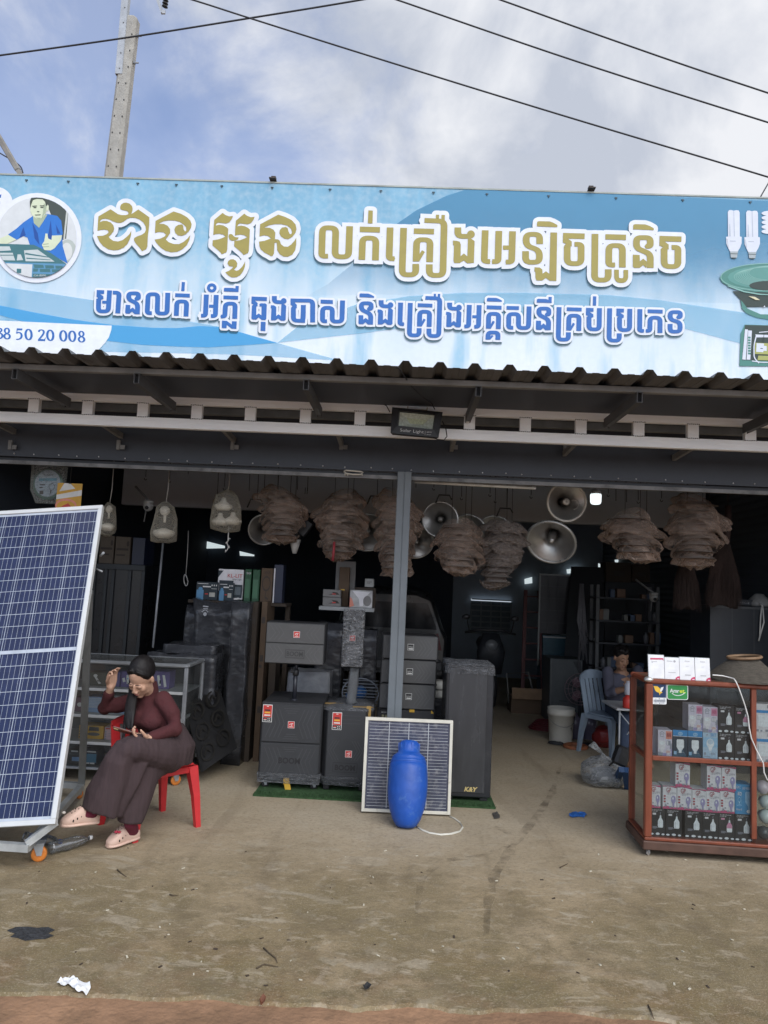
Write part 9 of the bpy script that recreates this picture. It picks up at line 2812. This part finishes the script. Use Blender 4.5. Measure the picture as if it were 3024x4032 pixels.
mb = MB(); mb.box(q_[2] + Vector((.01, .05, .1)), (.12, .1, .16), rot(0, 20, 10), .02); mb.tube([q_[2] + Vector((-.1, .02, .02)), q_[2] + Vector((.2, .02, .3))], .008, 6); mb.build('hinge_block', black_pl, tr_b, world=True)
mb = MB(); mb.ball((0, 0, .12), (.1, .09, .12), 16); mb.wobble(.05, 10, 8); [setattr(v.co, 'z', max(.002, v.co.z)) for v in mb.bm.verts]
o = mb.build('red_bag', M('bag_red', (.22, .025, .025), .35, bump=.6, bscale=20)); o.location = gnd(2378, 2945); tag(o, 'crumpled red plastic bag on the floor under the blue chair', 'bag')
mb = MB()
for i in range(5):
 r = .2 - .02 * i
 c = gnd(2150, 2872)
 mb.tube([c + Vector((r * math.cos(a), r * .8 * math.sin(a), .015 + .02 * i)) for a in (2 * math.pi * j / 20 for j in range(21))], .012, 6)
tag(mb.build('cable_coil', M('cable_red', (.12, .02, .025), .5)), 'coil of dark red cable on the floor behind the bucket', 'cable coil')
t = thing('water_jugs', 'pack of clear violet-tinted water jugs behind the bucket', 'water jugs', gnd(2292, 2908))
for i, x in enumerate((-.08, .08)):
 mb = MB(); mb.lathe([(.07, 0), (.08, .01), (.07, .06), (.08, .07), (.07, .13), (.08, .14), (.07, .2), (.03, .26), (.025, .28)], 16, (x, 0, 0)); mb.build('jug', M('jug_pale', (.13, .12, .17), .15, coat=.5), t)
t = thing('stand_fan', 'dim pinkish electric fan behind the blue chair', 'fan', gnd(2280, 2860))
fz = at(2278, 2740, 8.75).z
mb = MB(); mb.lathe([(.14, 0), (.14, .03), (.02, .05), (.02, fz - .1)], 18); mb.build('base', dk, t)
mb = MB()
for r in (.05, .1, .15, .19):
 mb.tube([(r * math.cos(a), -.06 + r * .2, fz + r * math.sin(a)) for a in (2 * math.pi * j / 24 for j in range(25))], .005, 5)
for j in range(16):
 a = 2 * math.pi * j / 16; mb.tube([(.03 * math.cos(a), -.06, fz + .03 * math.sin(a)), (.19 * math.cos(a), -.02, fz + .19 * math.sin(a))], .003, 4)
mb.build('guard', M('fan_guard', (.2, .15, .17), .5), t)
mb = MB()
for j in range(3):
 a = 2 * math.pi * j / 3; mb.ball((.09 * math.cos(a), -.02, fz + .09 * math.sin(a)), (.07, .008, .05), 10, rot(0, -math.degrees(a), 0))
mb.build('blade', M('fan_blade', (.16, .09, .11), .4), t)
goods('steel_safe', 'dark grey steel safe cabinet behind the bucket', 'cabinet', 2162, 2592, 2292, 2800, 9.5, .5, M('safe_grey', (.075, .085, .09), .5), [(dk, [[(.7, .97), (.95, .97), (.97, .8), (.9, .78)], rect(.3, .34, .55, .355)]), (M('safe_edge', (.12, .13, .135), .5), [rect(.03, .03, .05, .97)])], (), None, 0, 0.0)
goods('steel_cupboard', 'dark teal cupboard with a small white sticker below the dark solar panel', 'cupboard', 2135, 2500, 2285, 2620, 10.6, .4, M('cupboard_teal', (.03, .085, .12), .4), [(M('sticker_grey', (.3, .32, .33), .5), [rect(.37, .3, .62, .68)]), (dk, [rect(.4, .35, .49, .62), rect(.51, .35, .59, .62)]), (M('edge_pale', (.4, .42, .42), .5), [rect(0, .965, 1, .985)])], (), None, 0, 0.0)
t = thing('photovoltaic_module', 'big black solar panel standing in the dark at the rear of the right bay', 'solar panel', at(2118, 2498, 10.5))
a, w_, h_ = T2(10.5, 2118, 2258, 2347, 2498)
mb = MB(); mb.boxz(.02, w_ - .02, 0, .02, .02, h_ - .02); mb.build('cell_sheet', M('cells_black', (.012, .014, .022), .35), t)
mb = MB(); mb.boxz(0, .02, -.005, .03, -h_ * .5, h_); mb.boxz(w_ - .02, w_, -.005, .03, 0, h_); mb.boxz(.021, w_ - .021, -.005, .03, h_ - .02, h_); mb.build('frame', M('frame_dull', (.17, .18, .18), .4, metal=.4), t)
mb = MB()
for i in range(1, 6):
 mb.boxz(w_ * i / 6 - .003, w_ * i / 6 + .003, -.001, 0, .02, h_ - .021)
for i in range(1, 5):
 mb.boxz(.021, w_ - .021, -.002, -.0011, h_ * i / 5 - .003, h_ * i / 5 + .003)
mb.build('grid_line', M('grid_dull', (.04, .045, .055), .5), t)
mb = MB(); T0 = Vector((at(2285, 2600, 9.9).x, 9.9, 0)); mb.bar(T0, T0 + Vector((.22, .5, 2.0)), .5, .03); tag(mb.build('leaning_board', M('board_dark', (.022, .025, .03), .6)), 'tall dark board leaning beside the black solar panel', 'board')
t = thing('step_ladder', 'dull red step ladder standing in the dark behind the tower speaker', 'ladder', gnd(2097, 2790))
lw_, lh_ = 75 / F * 10, at(2097, 2325, 10).z
lad = M('ladder_red', (.11, .035, .035), .6)
for s in (-1, 1):
 mb = MB(); mb.bar((s * lw_ / 2 * 1.15, 0, 0), (s * lw_ / 2 * .75, .25, lh_), .05, .03); mb.build('rail', lad, t)
for i in range(1, 8):
 z = lh_ * i / 7.4
 mb = MB(); mb.box((0, .25 * z / lh_, z), (lw_ * (1.1 - .35 * z / lh_), .07, .02)); mb.build('step', lad, t)
t = thing('open_carton', 'open brown carton on the floor at the back of the right bay', 'carton', gnd(2012, 2808))
a, w_, h_ = T2(gnd(2012, 2808).y, 2012, 2745, 2142, 2808)
mb = MB(); mb.boxz(0, w_, 0, .012, 0, h_); mb.boxz(0, .012, .013, .35, 0, h_); mb.boxz(w_ - .012, w_, .013, .35, 0, h_); mb.boxz(.013, w_ - .013, .34, .35, 0, h_); mb.build('carton', card_b, t)
mb = MB(); mb.box((w_ / 2, -.05, h_ + .06), (w_, .006, .15), rot(-25, 0, 0)); mb.build('flap', M('carton_flap', (.23, .15, .09), .8), t)
mb = MB(); mb.tube([(.0, .2, h_ * .5), (-.05, .2, h_ + .28), (.25, .2, h_ + .32), (.36, .2, h_ * .6)], .012, 6); mb.ball((.35, .15, h_ + .02), (.06, .06, .05), 10); mb.ball((.5, .15, h_ + .08), (.05, .05, .08), 10); mb.wobble(.01, 20)
tag(mb.build('scrap_parts', M('scrap_pale', (.2, .2, .19), .5), None), 'pale bent tube and metal scraps sticking out of the open carton', 'scrap').location = gnd(2012, 2808)
t = thing('motorcycle', 'dark motorcycle parked deep inside the shop behind the tower speaker', 'motorcycle', gnd(1912, 2760))
mb = MB()
for y in (-.5, .62):
 pass
mb.loft([((0, -.35, .55), .1, .12), ((0, -.1, .72), .14, .16), ((0, .2, .78), .13, .1), ((0, .6, .8), .11, .08), ((0, .85, .85), .05, .04)], 14); mb.loft([((0, -.42, .45), .16, .05), ((0, -.46, .75), .2, .07), ((0, -.4, 1.0), .12, .08)], 14); mb.build('body', dk, t)
for y in (-.62, .55):
 mb = MB(); mb.lathe([(.2, -.04), (.27, -.045), (.29, 0), (.27, .045), (.2, .04)], 24, (0, y, .29), rot(0, 90, 0)); mb.build('wheel', black_pl, t)
mb = MB(); mb.tube([(-.36, -.3, 1.0), (-.15, -.38, 1.05), (.15, -.38, 1.05), (.36, -.3, 1.0)], .018, 8); mb.tube([(-.3, -.3, 1.02), (-.34, -.3, 1.2)], .008, 6); mb.tube([(.3, -.3, 1.02), (.34, -.3, 1.2)], .008, 6); mb.ball((-.35, -.3, 1.22), (.06, .02, .04), 8); mb.ball((.35, -.3, 1.22), (.06, .02, .04), 8); mb.build('handlebar', M('bar_dull', (.07, .07, .075), .4, metal=.5), t)
mb = MB(); mb.ball((0, -.5, .85), (.09, .05, .08), 12); mb.build('headlight', M('lens_dull', (.18, .19, .2), .2), t)
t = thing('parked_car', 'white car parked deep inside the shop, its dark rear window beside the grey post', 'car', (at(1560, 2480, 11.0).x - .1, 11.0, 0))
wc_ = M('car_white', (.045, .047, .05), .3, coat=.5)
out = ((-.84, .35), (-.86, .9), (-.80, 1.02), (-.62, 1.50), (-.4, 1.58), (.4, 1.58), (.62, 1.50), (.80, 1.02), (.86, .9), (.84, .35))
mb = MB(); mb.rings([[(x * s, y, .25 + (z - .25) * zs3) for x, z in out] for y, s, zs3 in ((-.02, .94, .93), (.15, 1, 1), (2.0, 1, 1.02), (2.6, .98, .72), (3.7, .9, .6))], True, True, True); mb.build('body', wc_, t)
mb = MB(); flat(mb, [[(-.70, 1.0), (-.55, 1.38), (.55, 1.38), (.70, 1.0)]], FRONT(-.03), .0); w0 = mb.build('rear_window', M('car_glass', (.012, .014, .018), .08), t)
for s in (-1, 1):
 mb = MB(); flat(mb, [[(s * .72, .95), (s * .78, .7), (s * .60, .72), (s * .5, .9)]], FRONT(-.035), 0); mb.build('tail_light', M('tail_red', (.09, .015, .02), .25), t)
mb = MB(); mb.box((0, -.06, .48), (1.6, .12, .16), None, .03); mb.build('bumper', M('bumper_grey', (.1, .1, .105), .5), t)
for s in (-1, 1):
 for y in (.55, 3.0):
  mb = MB(); mb.lathe([(.2, -.09), (.3, -.09), (.31, 0), (.3, .09), (.2, .09)], 20, (s * .74, y, .31), rot(0, 90, 0)); mb.build('wheel', black_pl, t)
rx0, rx1, RY = at(2352, 2500, 9.2).x, at(2590, 2500, 9.2).x, 9.2
t = thing('parts_rack', 'dark parts rack with small bottles and boxes behind the seated man', 'rack', (rx0, RY, 0))
rw = rx1 - rx0
for x in (0, rw):
 mb = MB(); mb.boxz(x - .02, x + .02, 0, .04, 0, 1.75); mb.boxz(x - .02, x + .02, .3, .34, 0, 1.75); mb.build('upright', M('rack_steel', (.09, .095, .1), .5), t)
for z in (.4, .75, 1.05, 1.32, 1.6):
 mb = MB(); mb.boxz(-.02, rw + .02, -.002, .342, z - .02, z); mb.build('shelf', dk, t)
cols = [M('part_%s' % n, c, .5) for n, c in (('pale', (.15, .155, .15)), ('dull', (.12, .12, .13)), ('rust', (.14, .08, .05)), ('blue', (.05, .08, .14)))]
for i in range(26):
 z = (1.05, 1.32, .75, 1.6)[i % 4]
 x = rx0 + rw * ((i * .618) % 1)
 h = .05 + .1 * ((i * .37) % 1)
 mb = MB()
 if i % 3:
  mb.boxz(x, x + .05 + .06 * ((i * .7) % 1), RY + .02, RY + .12, z + .001, z + h, .004)
 else:
  mb.lathe([(.03, z + .001), (.032, z + h * .7), (.014, z + h * .85), (.014, z + h)], 12, (x, RY + .06, 0))
 tag(mb.build('boxed_part' if i % 3 else 'small_bottle', cols[0 if i % 5 == 0 else 1 + i % 3]), 'small %s among the dim spare parts on the dark rack' % ('box' if i % 3 else 'bottle'), 'box' if i % 3 else 'bottle', 'spare part boxes on the rack' if i % 3 else 'small bottles on the rack')
mb = MB()
for i in range(14):
 mb.tube([(rx0 - .25 + .02 * math.sin(i * 2.4), 9.0, 1.75 - .0 * i), (rx0 - .25 + .05 * math.sin(i * 1.7), 8.98, 1.3), (rx0 - .22 + .06 * math.sin(i * 2.1), 9.0, .95 + .2 * math.sin(i))], .008, 5)
tag(mb.build('hanging_cables', M('cables_dull', (.1, .1, .11), .5)), 'bunch of dim cables hanging left of the parts rack', 'cables')
goods('dark_cabinet', 'tall black cabinet at the right edge behind the display cabinet', 'cabinet', 2795, 2382, 3140, 2700, 7.3, .5, M('cabinet_black', (.02, .024, .03), .4), [(M('cabinet_seam', (.06, .065, .07), .4), [rect(.25, 0, .257, 1), rect(.5, 0, .507, 1), rect(0, .985, 1, 1)])], (), None, 0, 0.0)
ztop = at(2900, 2385, 7.3).z
q_ = at(2905, 2380, 7.4)
t = thing('amplifier', 'black amplifier with a small red light on the black cabinet', 'amplifier', (q_.x, 7.4, ztop + .003))
mb = MB(); mb.boxz(-.13, .15, 0, .2, 0, .06, .004); mb.build('case', dk, t)
mb = MB(); mb.ball((-.11, -.002, .045), .006, 8); mb.build('red_light', M('led_red', (.8, .1, .05), .4, emit=(1, .1, .03), estr=1.5), t)
mb = MB(); text(mb, 'REC-2', FRONT(0), .02, .022, .022, .002, .09); mb.build('lettering', M('print_dim', (.3, .3, .3), .5), t)
q_ = at(3008, 2378, 7.35)
t = thing('dome_lamp', 'pale ribbed dome lamp with a hanging cord on the black cabinet', 'lamp', (q_.x, 7.45, ztop + .003))
mb = MB(); mb.lathe([(.11, 0), (.11, .03), (.09, .07), (.06, .1), (.04, .12), (.02, .125)], 20); mb.build('dome', M('dome_grey', (.25, .25, .24), .4), t)
mb = MB(); mb.tube([(-.05, -.16, .0), (-.07, -.18, -.1), (-.08, -.18, -.3)], .007, 6); mb.tube([(-.04, -.16, .0), (-.04, -.18, -.15), (-.09, -.18, -.33)], .007, 6); mb.tube([(-.04, -.1, .03), (-.045, -.165, .005)], .007, 6); mb.build('cord', M('cord_white', (0, 0, 0)), t)
for i, (x0, y0, x1, y1, lab) in enumerate(((2385, 2212, 2485, 2290, 'dim brown carton high on the rear stack under the tilted brown bundle'), (2488, 2222, 2560, 2290, 'dim brown carton right of the other one on the rear stack'))):
 goods('carton', lab, 'carton', x0, y0, x1, y1, 10.2, .3, card_d, [(ink_d, [rect(.3, .3, .75, .55)])], (), 'cartons on the rear stack')
q0, q1 = at(2380, 2290, 10.2), at(2570, 2290, 10.2)
mb = MB(); mb.boxz(q0.x, q1.x, 10.15, 10.6, 0, q0.z - .002); tag(mb.build('storage_unit', M('unit_dark', (.025, .028, .034), .6)), 'tall dark storage unit carrying the rear cartons', 'cupboard')
